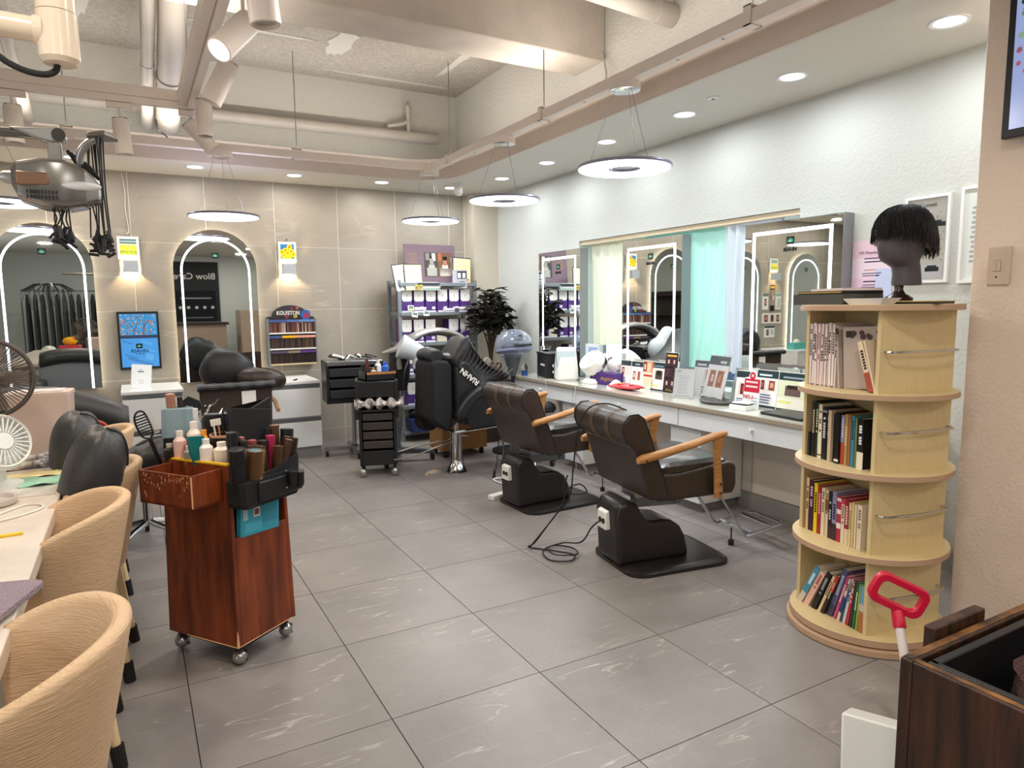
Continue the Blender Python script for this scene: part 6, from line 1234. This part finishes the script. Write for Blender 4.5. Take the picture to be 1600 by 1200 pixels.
b.build('grille', MATS['fan_brown'], t, kind='stuff'); b = MB(); b.lathe([(0, .042), (.03, .04), (.03, -.06), (0, -.07)], n=18, M=M)
b.build('motor', MATS['fan_brown'], t); b = MB()
for k in range(5): a = k*2*PI/5; b.box((.075*math.cos(a), .075*math.sin(a), 0), (.12, .05, .003), M=M, r=(.3, 0, a))
b.build('blades', mat('blade_smoke', 'a89c90', .3, trans=.5), t); MB().cyl((0, 0.02, 0), (0, .02, .33), .012).build('pole', MATS['fan_brown'], t); MB().lathe([(0, 0), (.09, 0), (.085, .015), (0, .02)], n=24).build('foot', MATS['fan_brown'], t)
t = thing('desk_fan', 'small white desk fan with slotted cage at the left edge of the table', 'fan', (-.435, 2.93, T2)); M = Matrix.Translation((0, 0, .16)) @ Euler((1.25, 0, .7)).to_matrix().to_4x4()
MB().lathe([(.06, -.05), (.092, -.03), (.1, 0), (.1, .03), (.092, .045), (.086, .04), (.088, .0), (.05, -.03), (.0, -.03)], n=32, M=M).build('cage', white_p, t); b = MB()
for i in range(28): a = 2*PI*i/28; b.box((.058*math.cos(a), .058*math.sin(a), .042), (.05, .004, .004), M=M, r=(0, 0, a))
b.build('grille_slats', white_g, t, kind='stuff'); MB().lathe([(0, .046), (.03, .046), (.03, .038)], n=18, M=M).build('hub', white_g, t); MB().lathe([(0, 0), (.07, 0), (.068, .02), (.02, .03), (.02, .1), (0, .1)], n=24).build('base', white_p, t)
for i, (y, lb) in enumerate(((3.38, 'rolled patterned packet with navy end, farther one on the table'), (3.24, 'rolled patterned packet with navy end, nearer one on the table'))):
    t = thing('patterned_packet', lb, 'packet', (-.40, y, T2), .06); MB().tube([(-.13, 0, .016), (.05, 0, .016)], .016, 10).build('wrapper', mat('packet_cream', 'e2d4c4', .5, col2='5a5060', vscale=30), t); b = MB(); b.tube([(.05, 0, .018), (.10, .0, .022), (.12, 0, .018)], [.018, .024, .014], 10); b.build('bunched_foil', mat('foil_specks', 'd8d8dc', .25, col2='2a2c34', vscale=60), t); MB().tube([(.12, 0, .016), (.14, 0, .018)], [.010, .016], 8).build('navy_end', mat('navy_end', '2a2f7a', .4), t)
def sheet(lab, name, x, y, w_, d_, m, rz, amp=.004, z=.0, cat='sheet'):
    t = thing(name, lab, cat, (x, y, T2+z), rz); b = MB(); n = 14; vs = []; fs = []
    for j in range(5):
        for i in range(n+1): u = i/n-.5; v = j/4-.5; vs.append((w_*u, d_*v+.008*math.sin(i), .003+amp*(1+math.sin(i*1.3+j*2))))
    for j in range(4):
        for i in range(n): a = j*(n+1)+i; fs.append((a, a+1, a+n+2, a+n+1))
    b.add(vs, fs); o = b.build('film', m, t, ang=3); s = o.modifiers.new('solid', 'SOLIDIFY'); s.thickness = .0015; return t
sheet('pale yellow packet lying across the marble table', 'yellow_packet', -.40, 3.08, .30, .10, mat('pale_yellow', 'ead9a0', .35), .10)
sheet('mint green plastic wrapper lying across the marble table', 'mint_wrapper', -.40, 2.94, .30, .13, mat('mint_film', '9fd0b4', .3), .08, .006)
t = thing('glass_board', 'thin glass board under the mint wrapper on the table', 'board', (-.55, 2.84, T2)); MB().bb(-.3, .29, -.10, .22, 0, .003).build('pane', mat('board_glass', 'dcd8d0', .1), t)
for i, (x, y, r_, lb) in enumerate(((-.43, 2.69, .075, 'round pale grey lid nearer the mint wrapper'), (-.46, 2.52, .075, 'round pale grey lid nearer the viewer, cut by the left edge'))):
    t = thing('round_dish', lb, 'lid', (x, y, T2+.003*(1-i))); MB().lathe([(0, .006), (r_*.8, .006), (r_*.86, .02), (r_*.97, .024), (r_, .018), (r_*.92, 0), (0, 0)], n=32).build('dish', mat('lid_grey', 'd0c6be', .35), t); MB().bb(-r_*.4, r_*.5, -.006, .006, .007, .010).build('slot', mat('slot_grey', '8f867e', .5), t)
tag(MB().tube(catmull([(-.50, 2.52, T2+.004), (-.40, 2.45, T2+.004), (-.30, 2.52, T2+.004), (-.28, 2.58, T2+.004), (-.33, 2.62, T2+.004), (-.42, 2.50, T2+.004), (-.52, 2.42, T2+.004)], 8), .003, 6).build('charging_cable', white_p), 'white charging cable looped on the marble table', 'cable')
tag(MB().box((-.38, 2.285, T2+.003), (.16, .016, .005), r=(0, 0, .06)).build('yellow_ruler', mat('ruler_yellow', 'f2c21a', .4)), 'yellow plastic stick lying on the marble table at the left edge', 'ruler')
t = thing('lilac_towel', 'folded lilac grey towel on the near end of the table', 'towel', (-.36, 1.74, T2), -.35); MB().loft([[(x, y, z+.003*math.sin(x*40+y*30)) for x, y in rrect(w_, d_, .02, 4)] for z, w_, d_ in ((0, .24, .20), (.008, .26, .215), (.02, .26, .215), (.026, .24, .2))]).build('fold', towel_m, t); 
t = thing('red_hose', 'coiled red rubber tube and clips behind the storage case', 'tube', (-.20, 4.0, .70)); b = MB()
for i in range(3): b.tube([(.07*math.cos(a)*(1-.2*i), .02*i, .07*math.sin(a)*.8+.03) for a in [PI*k/10 for k in range(11)]], .008, 6)
b.build('tube_loops', mat('red_rubber', 'a83a2a', .4), t); MB().bb(-.06, .05, -.02, .03, -.02, .01).build('clip', white_p, t); MB().bb(-.10, .10, -.08, .08, -.70, -.02).build('side_stand', black_p, t)
# ================================================================= OVERHEAD ARM AND PROCESSOR
t = thing('support_arm', 'thick cream painted ceiling support arm at the top left corner', 'arm', (-.078, 1.5, 0))
MB().lathe([(0, 1.775), (.026, 1.777), (.032, 1.785), (.032, 1.862)], n=32).build('lower_sleeve', cream_g, t); MB().lathe([(.0315, 1.8635), (.0315, 2.52)], n=32).build('post', cream_g, t)
MB().tube([(-.02, 0, 1.83), (-.30, -.02, 1.83)], [.021, .021], 24).build('side_tube', cream_g, t); MB().tube([(-.022, 0, 1.83), (-.036, 0, 1.83)], [.027, .024], 24).build('weld_collar', cream_g, t)
MB().tube([(-.015, 0, 1.885), (-.05, 0, 1.905), (-.14, -.0, 1.955), (-.3, 0, 2.05)], [.012, .017, .02, .02], 18).build('brace', cream_g, t)
MB().tube(catmull([(-.115, -.005, 1.812), (-.105, -.01, 1.797), (-.085, -.012, 1.772), (-.055, -.01, 1.757), (-.025, -.006, 1.755), (-.008, 0, 1.765), (-.004, 0, 1.78)]), .0055, 10).build('black_cable', rubber, t); MB().lathe([(0, -.004), (.010, -.004), (.010, .004), (0, .004)], (-.115, -.004, 1.809), 16).build('grommet', rubber, t)
t = thing('hair_processor', 'silver overhead digital perm machine with hanging black heater cords', 'perm machine', (-.16, 2.4, 0))
MB().tube([(-.60, 0, 1.835), (-.02, 0, 1.838)], .014, 16).build('spring_arm', mat('arm_grey', '5e5c58', .35, .3), t)
MB().prism([(-.10, 1.85), (-.02, 1.855), (.015, 1.862), (.03, 1.85), (.03, 1.82), (.0, 1.815), (-.03, 1.822)], -.02, .02, 0, RX).build('elbow_cover', silver_p, t, bevel=.006)
b = MB(); b.cyl((.018, -.03, 1.838), (.018, .03, 1.838), .017, n=18); b.build('elbow_joint', mat('joint_dark', '3a3836', .3, .5), t)
MB().bb(-.012, .022, -.016, .016, 1.75, 1.83).build('drop_link', mat('link_grey', '9a938c', .35, .3), t, bevel=.004)
def ring2(x, w_, d_, z0, z1, r=.02): return [(x, y, z) for y, z in [(p[0], p[1]+(z0+z1)/2) for p in rrect(d_, z1-z0, r, 4)]]
b = MB(); b.loft([ring2(-.10, 0, .08, 1.685, 1.735, .01), ring2(-.085, 0, .12, 1.65, 1.755), ring2(-.03, 0, .15, 1.632, 1.766), ring2(.03, 0, .15, 1.63, 1.764), ring2(.075, 0, .13, 1.64, 1.745), ring2(.105, 0, .08, 1.655, 1.72, .015), ring2(.118, 0, .03, 1.67, 1.70, .008)]); b.build('housing', mat('processor_silver', '8f8c88', .22, .75), t, ang=.35)
MB().bb(-.087, -.01, -.078, .07, 1.687, 1.722).build('bronze_band', mat('bronze', '8a6a54', .3, .4), t, bevel=.004)
MB().ell((.065, -.07, 1.692), (.05, .018, .012)).build('handle_grip', white_g, t); MB().lathe([(.02, -.02), (.017, .015), (.008, .03), (0, .03)], n=18, M=Matrix.Translation((-.105, 0, 1.715)) @ Matrix.Rotation(-PI/2, 4, 'Y')).build('knob', silver_p, t)
b = MB()
for j in range(2):
    for i in range(9): b.bb(-.065+.0085*i, -.061+.0085*i, -.0765, -.074, 1.664-.014*j, 1.674-.014*j)
b.build('vent_slots', black_p, t, kind='stuff'); b = MB()
for i in range(7): b.tube([(.035+.008*i, .0, 1.80-.006*i), (.055+.009*i, -.01, 1.765-.007*i)], .005, 6)
b.build('rubber_bellows', rubber, t); MB().tube(catmull([(.06, 0, 1.75), (.066, -.01, 1.79), (.085, -.02, 1.82), (.11, -.02, 1.838)]), [.011]*19, 12).build('hook_arm', silver_p, t)
b = MB(); b.loft([[(.085, -.04, 1.838), (.085, .03, 1.838), (.09, .03, 1.852), (.09, -.04, 1.852)], [(.13, -.055, 1.842), (.13, .04, 1.842), (.13, .035, 1.858), (.13, -.05, 1.858)], [(.165, -.02, 1.838), (.165, .01, 1.838), (.165, .008, 1.845), (.165, -.018, 1.845)]]); b.build('cord_rack', mat('rack_taupe', '6e655c', .35), t, bevel=.003)
R_ = random.Random(17)
for g, (xa, xb, zt, n_) in enumerate(((-.012, .028, 1.632, 7), (.085, .125, 1.84, 9))):
    for i in range(n_):
        x = xa+(xb-xa)*i/(n_-1); y = R_.uniform(-.05, .03); zb = R_.uniform(1.54, 1.585)-(.0 if g == 0 else .01)
        c = MB(); c.tube(catmull([(x, y, zt), (x+R_.uniform(-.008, .008), y, (zt+zb)/2), (x+R_.uniform(-.01, .012), y, zb)], 5), .0022, 5); o = c.build('heater_cord', rubber, t)
        q = MB(); q.tube([(x, y, zb+.005), (x+R_.uniform(-.012, .012), y, zb-.03)], [.005, .007], 8); q.box((x+R_.uniform(-.01, .01), y, zb-.038), (.026, .01, .008), r=(0, R_.uniform(-.9, .9), 0)); q.box((x+R_.uniform(-.01, .01), y, zb-.02), (.02, .008, .007), r=(0, R_.uniform(-.9, .9), 0)); q.build('heater_clip', black_p, o)
# ================================================================= WOODEN CART
CXX, CYY = .287, 2.837; ca = math.radians(35.8)
cm = Matrix.Translation((CXX, CYY, 0)) @ Matrix.Rotation(ca, 4, 'Z')
def cl(x, y, z): return tuple(cm @ Vector((x, y, z)))
t = thing('wooden_cart', 'worn reddish wooden rolling cart with side tray and black tool belt', 'cart', (CXX, CYY, 0), ca)
hx, hy = .15, .185; tb = .93
def taper(x0, x1, y0, y1, z0, z1):
    """board of the slightly tapering carcass"""
    def k(z): return 1-(1-tb)*(z-.085)/.69
    return [[(x*k(z), y*k(z), z) for x, y in ((x0, y0), (x1, y0), (x1, y1), (x0, y1))] for z in (z0, z1)]
for (a, zt) in (((-hx, -hx+.018, -hy, hy), .775), ((hx-.018, hx, -hy, hy), .77), ((-hx+.018, hx-.018, hy-.018, hy), .775), ((-hx+.018, hx-.018, -hy, -hy+.018), .50)):
    MB().loft(taper(*a, .085, zt)).build('side_board', redwood, t, bevel=.002)
MB().loft(taper(-hx+.018, hx-.018, -hy+.018, hy-.018, .085, .10)).build('bottom_board', redwood, t); MB().bb(-hx+.03, hx-.03, -hy+.03, hy-.03, .735, .755).build('top_tray', redwood, t)
b = MB(); b.tube([(-hx*.995-.001, -hy*.995-.001, .088), (-hx*.98, -hy*.98, .16)], [.006, .001], 5); b.tube([(-hx, -hy+.01, .087), (-hx, hy-.10, .087)], .0022, 4); b.tube([(-hx+.01, -hy, .087), (hx-.02, -hy, .087)], .002, 4); b.build('worn_edge', mat('bare_wood', 'd9a878', .6), t)
b = MB(); b.bb(-hx*tb-.002, -hx*tb+.020, -.17, .12, .775, .781); b.build('yellow_edge_strip', mat('yellow_tape', 'e8b41c', .4), t)
x0, x1, y0, y1 = -.275, -.142, -.145, .125
for (a, b_, c_, d_) in ((x0, x1, y0, y0+.008), (x0, x1, y1-.008, y1), (x0, x0+.008, y0, y1)): MB().bb(a, b_, c_, d_, .645, .765).build('tray_side', redwood, t, bevel=.0015)
MB().bb(x0, x1, y0, y1, .645, .652).build('tray_bottom', redwood, t); b = MB(); b.tube([(x0, y0, .65), (x0, y0, .762)], .003, 5)
R_ = random.Random(4)
for i in range(46): 
    y = R_.uniform(y0+.01, y1-.02); z = .762-abs(R_.gauss(0, .03)); 
    if z > .66: b.bb(x0-.0006, x0+.0006, y, y+R_.uniform(.001, .004), z-R_.uniform(.002, .012), z)
b.build('tray_wear', MATS['bare_wood'], t, kind='stuff')
for sx in (-1, 1):
    for sy_ in (-1, 1):
        x, y = sx*(hx-.03), sy_*(hy-.03); o = MB().ell((x, y, .034), (.027, .027, .026)).build('caster', mat('caster_silver'), t); MB().bb(x+.002, x+.026, y-.012, y+.030, .012, .052).build('wheel_guard', rubber, o); MB().cyl((x, y, .05), (x, y, .088), .010).build('stem', black_p, o)
MB().bb(-hx+.022, hx-.022, -hy+.02, hy-.02, .086-.02, .086).build('chassis', black_m, t)
t = thing('glove_pack', 'light blue printed packet in the front pocket of the wooden cart', 'packet', cl(-.005, -.175, .49), ca, rot=(0, .06, ca)); MB().bb(-.10, .09, -.006, .02, 0, .135).build('packet', mat('cyan_pack', '3a9ab0', .4), t, bevel=.003)
art(t, 'print', .18, .12, [(0, .5, .12, .95, 'a8c8d0'), (.28, .55, .45, .95, 'e8e0d8'), (.30, .6, .43, .8, '7a4a3a'), (.05, .1, .5, .4, '4ab0c8'), (.5, .3, .95, .9, '2f88a0'), (.55, .6, .9, .7, '6cc0d0')], PRINT, -.0065, '3a9ab0')
t = thing('tool_belt', 'black leather hairdresser tool belt with pockets hung on the cart side', 'tool belt', cl(-.01, -.195, .035), ca)
t.scale = (.93, 1, 1)
MB().loft([[(x*k, y, z) for x, y in ((-.155, -.05), (-.14, -.062), (.145, -.062), (.155, -.05), (.155, .015), (-.155, .015))] for z, k in ((.585, .9), (.60, 1), (.685, 1.02), (.686, 1.0))]).build('pouch', black_m, t, bevel=.004)
MB().bb(-.08, .158, -.074, -.062, .60, .675).build('front_pocket', mat('belt_black', '17171a', .45), t, bevel=.006); MB().prism([(-.085, .66), (.16, .675), (.16, .74), (.02, .705), (-.085, .70)], .048, .054, 0, RX).build('flap', black_m, t, bevel=.002)
for i, x in enumerate((.085, .125)): MB().lathe([(.016, .63-.01*i), (.02, .685-.01*i)], (x, -.085, 0), 12).build('loop', MATS['belt_black'], t)
MB().bb(.16, .185, -.06, -.02, .61, .67).build('side_loop', MATS['belt_black'], t, bevel=.004); b = MB()
for (x, z) in ((-.075, .69), (.06, .69), (.06, .625)): b.ell((x, -.076, z), (.004, .003, .004), 8, 6)
b.build('rivet', chrome, t)
def rbrush(lab, lx, ly, z0, z1, r, col, col2, tx=0, ty=0, cap=None):
    if ly < -.1: z0 += .03; z1 += .055; lx = lx*.93-.01; r *= 1.3
    p = cl(lx, ly, z0); t = thing('round_brush', lab, 'hair brush', p, 0, 'round hair brushes in the tool belt', rot=(tx, ty, ca)); h = z1-z0
    MB().cyl((0, 0, -.05), (0, 0, h*.15), .008, n=10).build('handle', black_p, t); MB().cyl((0, 0, .0), (0, 0, h), r*.74, n=16).build('barrel', mat('br_'+col2, col2, .4), t)
    b = MB(); 
    for j in range(int(h/.007)):
        for k in range(22):
            a = 2*PI*(k+.5*(j % 2))/22; z = .006+j*.007; c, s = math.cos(a), math.sin(a); b.add([(r*.7*c-.0022*s, r*.7*s+.0022*c, z), (r*.7*c+.0022*s, r*.7*s-.0022*c, z), (r*c, r*s, z+.002)], [(0, 1, 2)])
    b.build('bristles', mat('bs_'+col, col, .5), t, kind='stuff')
    MB().lathe([(0, h+.002), (r*.4, h+.002), (r*.7, h-.001), (r*.74, h-.004)], n=16).build('end_cap', mat('br_'+(cap or col2), cap or col2, .4), t)
    return t
yb = -.203
rbrush('large black round brush at the left end of the tool belt', -.125, yb-.01, .64, .79, .028, '2c2a2a', '1a1a1c', .1, -.12)
rbrush('black round brush behind the left ones in the tool belt', -.085, yb+.05, .70, .835, .022, '2a2a2c', '202024', 0, -.02)
rbrush('small reddish round brush behind the big tan one', -.055, yb+.05, .70, .81, .014, '6a3a34', 'a87068', 0, .05)
rbrush('wide tan bristle brush with blue cap at the front of the tool belt', -.072, yb-.02, .65, .772, .031, 'a8804a', '5a3c20', .12, .03, '5a7a88')
rbrush('leopard pale tan brush right of the blue capped one', -.03, yb+.005, .66, .775, .022, 'c8a878', '3a2a20', .0, .05, '1a1a1a')
rbrush('pink ended round brush in the middle of the belt', .005, yb+.045, .69, .79, .017, '5a3028', 'a05058', 0, .0, 'a05058')
rbrush('slim brown bristle brush in the middle of the belt', .035, yb+.02, .67, .785, .018, '6a4a2c', '2a2220', 0, .02, '3a3a3a')
rbrush('magenta barrel round brush', .062, yb+.01, .67, .80, .017, '8a3a4c', 'b82858', 0, .04, 'c02860')
rbrush('tan bristle brush leaning right in the belt', .075, yb-.02, .66, .785, .018, '8a6a48', '4a3020', .08, .32, 'b88a68')
rbrush('second tan bristle brush leaning right behind it', .10, yb+.0, .67, .79, .018, '6a4c30', '3a2a20', .05, .30, '8a6a50')
rbrush('dark brown brush with round wooden end', .12, yb+.04, .69, .83, .02, '3a2a1e', '5a3c24', 0, .02, '8a5a38')
rbrush('large black round brush at the right end of the tool belt', .155, yb+.02, .67, .81, .026, '2a2828', '1a1a1c', 0, .12)
rbrush('short dark bristle brush between the black and the leopard ones', -.05, yb+.025, .67, .80, .016, '4a3628', '2a2220', .0, -.06)
rbrush('thin brown brush leaning left in the middle of the belt', .02, yb-.005, .66, .77, .014, '7a5638', '3a2a20', .0, -.15)
rbrush('golden tan brush at the front right of the middle', .048, yb-.025, .655, .765, .017, 'a07c4c', '4a3420', .05, .1)
rbrush('black ribbed brush behind the magenta one', .09, yb+.05, .69, .82, .018, '2a2826', '1c1c1e', 0, .08)
rbrush('brown brush standing before the rightmost black one', .135, yb-.015, .66, .78, .018, '5a4030', '2e221a', .05, .2)
# on the cart top
zt = .755
t = thing('black_case', 'large black upright case tilted on the wooden cart', 'case', cl(.03, -.06, zt), ca, rot=(-.12, .10, ca-.55)); MB().bb(-.05, .10, -.035, .045, 0, .20).build('case_body', black_m, t, bevel=.003)
MB().prism([(-.05, .20), (.03, .20), (.10, .245), (.10, .20)], -.02, .02, 0, RX).build('raised_flap', black_m, t, bevel=.002)
t = thing('brush_holder', 'grey blue corrugated box holding brushes on the cart', 'box', cl(-.06, .175, zt+.09), ca, rot=(0, .04, -.1)); MB().bb(-.055, .055, -.04, .04, 0, .115).build('box_body', mat('grey_blue', '8ea3ab', .5, col2='7f959e', vscale=3, stretch=(20, 1, 1)), t, bevel=.003); MB().bb(-.05, .05, -.035, .035, -.10, 0).build('inner_tub', black_p, t)
t = thing('vent_brush', 'black vented hair brush with open ribs leaning left on the cart', 'hair brush', cl(-.15, .20, zt+.06), 0, rot=(.1, -.28, .1)); MB().tube([(0, 0, -.10), (0, 0, .04)], .008, 8).build('handle', black_p, t); b = MB(); b.tube(catmull([(.0, 0, .04), (-.022, 0, .06), (-.026, 0, .12), (-.012, 0, .15), (.010, 0, .15), (.018, 0, .12), (.018, 0, .06), (0, 0, .04)]), .004, 6)
for i in range(8): b.tube([(-.026, 0, .06+.011*i), (.018, 0, .06+.011*i)], .0028, 5)
b.build('ribbed_head', black_p, t); b = MB()
for i in range(9):
    for k in range(3): b.tube([(.018, -.01+.01*k, .055+.011*i), (.04, -.01+.01*k, .055+.011*i)], .001, 4)
b.build('bristles', mat('bristle_grey', 'c8c4c0', .5), t, kind='stuff')
rbrush('copper coloured round brush standing in the grey blue box', -.075, .18, zt+.16, zt+.26, .022, 'a87860', 'b08068', .0, -.05, 'c89880')
rbrush('narrow dark bristle brush beside the copper one in the grey blue box', -.05, .165, zt+.16, zt+.245, .014, '4a342a', '3a2a24', .0, .02)
t = thing('paddle_brush', 'square black paddle brush with small white lettering', 'hair brush', cl(-.02, .165, zt+.16), 0, rot=(0, .32, .1)); MB().prism([(-.03, .0), (.035, -.01), (.042, .055), (.028, .075), (-.02, .085), (-.035, .06)], -.006, .006, 0, RX).build('paddle', black_p, t, bevel=.003); MB().tube([(0, 0, -.08), (0, 0, .0)], .007, 8).build('handle', black_p, t); text('STYLING\nPADDLE', .011, 'lettering', t, white_m, (.003, -.0068, .035), bold=.0002)
cb = [('pale pink squeeze bottle at the left front of the cart', -.105, .11, .024, .125, 'e6c4ba', 'f0e4dc'), ('clear bottle with crimson liquid beside the pink one', -.095, .06, .022, .10, 'd0203c', 'e8dcd0'), ('white round capped bottle behind the crimson one', -.06, .085, .026, .155, 'e8dccc', 'efe8dc'), ('silver aerosol can behind the bottles', -.03, .11, .022, .20, 'a8a8a8', 'd8d8d4'), ('yellow bottle with white cap on the cart', -.035, .06, .018, .12, 'e8b02a', 'f0a030'), ('orange small jar behind the teal tube', -.06, .03, .02, .085, 'c87038', 'f0e8e0'), ('white bottle right of the teal tube', -.11, -.035, .024, .105, 'ece4dc', 'e8e4e0'), ('cream tub near the black case', -.075, -.075, .03, .09, 'f0dfcc', 'f0e4d8'), ('white bottle with yellow cap right of the black case', .11, -.10, .022, .14, 'e8e4dc', 'f0b428'), ('small clip jar at the left cart corner', -.12, .15, .022, .075, '2a2624', 'd8cfc4'), ('grey based bottle between the pink bottle and tube', -.12, .045, .02, .075, '8a8c84', 'e0d8cc')]
for lb, x, y, r_, h, c, cc in cb: bottle(lb, *cl(x, y, zt), r_, h, c, 1, 'bottles on the wooden cart', cc=cc)
t = thing('hair_cream_tube', 'teal green hair cream tube standing on the cart', 'tube', cl(-.125, .0, zt+.02), ca, rot=(.1, 0, -.15)); t.scale = (1.2, 1.2, 1.1); MB().loft([[(x, y*k, z) for x, y in rrect(w_, .03, .013, 3)] for z, w_, k in ((-.02, .022, 1), (.0, .026, 1), (.03, .04, .8), (.085, .052, .15), (.088, .052, .1))]).build('tube', mat('teal_tube', '0f6a6c', .25), t)
R_ = random.Random(8)
for i, (c, lb) in enumerate((('e8e0d4', 'white handled tint brush in the cart cup'), ('c88a5a', 'copper handled tint brush in the cart cup'), ('1a1a1c', 'thin black tail comb, tallest stick in the cart cup'), ('3a4a8a', 'blue banded tint brush in the cart cup'), ('d8d0c8', 'pale tint brush leaning right in the cart cup'))):
    t = thing('tint_brush', lb, 'brush', cl(-.03+.018*i, .0, zt+.09), 0, rot=(0, -.15+.08*i, .2)); MB().tube([(0, 0, -.08), (0, 0, .075+.03*(i == 2))], [.004, .003], 6).build('handle', mat('tb_'+c, c, .4), t); MB().bb(-.009, .009, -.003, .003, .05, .075).build('bristle_head' if i != 2 else 'comb_head', mat('tb2_'+c, c if i != 1 else 'f0e8e0', .6), t)
t = thing('brush_cup', 'dark square cup holding tint brushes on the cart', 'cup', cl(.01, .0, zt)); MB().lathe([(0, 0), (.035, 0), (.045, .10), (.041, .10), (.031, .008), (0, .008)], n=20, sx=1.2).build('cup', black_p, t); MB().lathe([(.045, .092), (.047, .102), (.043, .102), (.045, .092)], n=20, sx=1.2).build('rim', mat('peach', 'e0a880', .5), t)
for i in range(6):
    t = thing('sectioning_clip', ['silver clip lowest in the bunch above the aerosol can', 'beige clip left in the bunch on the cart', 'silver clip highest in the bunch on the cart', 'white clip right of the bunch, upright', 'silver clip crossing the white one', 'silver clip at the far right of the bunch'][i], 'hair clip', cl(.005+.022*i, .12-.012*i, zt+.185-.004*i+(.03 if i == 2 else 0)), 0, 'hair clips on the cart', rot=(.4*i, .8-.45*i, i)); b = MB()
    b.tube([(0, -.004, -.03), (0, 0, 0), (0, .003, .03)], [.002, .004, .001], 5); b.tube([(0, .006, -.03), (0, 0, 0), (0, -.002, .03)], [.002, .004, .001], 5); b.build('prongs', chrome if i not in (1, 3) else white_p, t); MB().cyl((-.004, 0, -.003), (.004, 0, -.003), .004, n=8).build('hinge', steel, t)
t = thing('clip_holder', 'black post rack carrying hair clips on the cart', 'rack', cl(.04, .10, zt)); MB().bb(-.03, .06, -.03, .02, 0, .17).build('block', black_p, t, bevel=.004)
# ================================================================= ROOM BEHIND THE VIEWER (seen in the mirrors)
t = thing('price_banner', 'black menu banner with white script on the far wall, seen in the arched mirror', 'banner', (1.35, -3.58, 1.05), PI); MB().bb(-.5, .5, 0, .02, 0, 1.35).build('panel', mat('banner_black', '17171b', .6), t)
text('Blow Care', .2, 'lettering', t, white_m, (0, -.002, 1.02), bold=.001)
art(t, 'print', .84, .7, lines(.1, .9, .72, .8, 1, 'a8a8ac', .1, .4)+[(.06+.2*i, .42, .13+.2*i, .5, 'd8d8d8') for i in range(5)]+lines(.1, .9, .1, .16, 1, '8a8a90', .1, .4), PAPER, -.001, '17171b')
t = thing('reception_desk', 'dark brown reception desk with beige front, seen in the arched mirror', 'desk', (1.3, -2.5, 0)); MB().bb(-.9, .5, -.3, .3, 0, 1.0).build('body', mat('desk_beige', '9a8674', .6), t); MB().bb(-.95, .55, -.35, .35, 1.0, 1.05).build('top', brown_f, t)
t = thing('storage_cupboard', 'beige cupboard block beyond the desk, seen in the arched mirror', 'cupboard', (2.6, -2.6, 0)); MB().bb(-.5, .5, -.4, .4, 0, 1.3).build('body', mat('cup_beige', 'b09a86', .6), t); MB().bb(-.48, -.02, .4, .42, .05, 1.25).build('door', mat('cup_beige'), t); MB().bb(.02, .48, .4, .42, .05, 1.25).build('door', mat('cup_beige'), t)
t = thing('coat_rack', 'rail of hanging dark salon gowns seen in the left arched mirror', 'clothes rack', (-.9, -2.6, 0)); b = MB()
for x in (-.9, .9): b.cyl((x, 0, 0), (x, 0, 1.75), .015, n=8)
b.cyl((-.9, 0, 1.72), (.9, 0, 1.72), .014, n=8); b.build('frame', steel, t); R_ = random.Random(31)
for i in range(14):
    x = -.8+.12*i; g = MB(); g.loft([[(x+w_*.3*math.cos(q)+.01*math.sin(q*3), .22*math.sin(q)*k, z) for q in [2*PI*j/14 for j in range(14)]] for z, w_, k in ((.55, .18, 1.0), (1.1, .16, .95), (1.5, .14, .8), (1.62, .08, .3), (1.66, .02, .1))]); g.build('gown', mat(['gown_a', 'gown_b', 'gown_c'][i % 3], ['1c1f1e', '2a2c30', '3a3834'][i % 3], .7), t)
t = thing('robe_umbrella_machine', 'black umbrella shaped perm machine with hooked cords, seen in the left arched mirror', 'perm machine', (-1.15, -.2, 0)); MB().cyl((0, 0, .0), (0, 0, 1.75), .03).build('pole', black_p, t); b = MB()
for k in range(10):
    a = 2*PI*k/10; b.tube([(0, 0, 1.78), (.2*math.cos(a), .2*math.sin(a), 1.77), (.38*math.cos(a), .38*math.sin(a), 1.66)], [.02, .016, .012], 6)
b.build('rib_arms', black_p, t); b = MB()
for k in range(30):
    a = 2*PI*k/30; r_ = R_.uniform(.2, .38); b.tube([(r_*math.cos(a), r_*math.sin(a), 1.70), (r_*math.cos(a)+.02, r_*math.sin(a), R_.uniform(1.3, 1.55))], .005, 4)
b.build('cords', black_p, t, kind='stuff'); MB().lathe([(0, 0), (.26, 0), (.25, .03), (.04, .06)], n=24).build('foot', black_p, t)
t = thing('red_carton', 'red printed carton on the marble table, seen in the left arched mirror', 'carton', (-.75, 2.2, .72)); MB().bb(-.13, .13, -.09, .09, 0, .13).build('carton', mat('carton_red', 'c02c3c', .5), t)
t = thing('plush_toy', 'round yellow plush toy on the red carton', 'toy', (-.75, 2.2, .85)); b = MB(); b.ell((0, 0, .06), (.09, .07, .06)); b.build('body', mat('plush_yellow', 'e0a020', .95), t); MB().ell((.06, .02, .10), (.04, .04, .035)).build('head', mat('plush_yellow'), t)
t = thing('printed_bag', 'black and white patterned bag beside the red carton', 'bag', (-1.0, 2.25, .72)); MB().ell((0, 0, .07), (.09, .07, .07)).build('bag', mat('spot_bag', 'f0f0e8', .6, col2='1a1a1a', vscale=14), t)
t = thing('shop_shelf', 'dark display shelf on the left wall, seen only in mirrors', 'shelf', (-2.85, 2.0, 0)); b = MB()
for z in (.3, .7, 1.1, 1.5): b.bb(-.13, .13, -1.0, 1.0, z, z+.02)
b.build('boards', brown_f, t); MB().bb(-.14, -.12, -1.0, 1.0, 0, 1.6).build('back', brown_f, t)
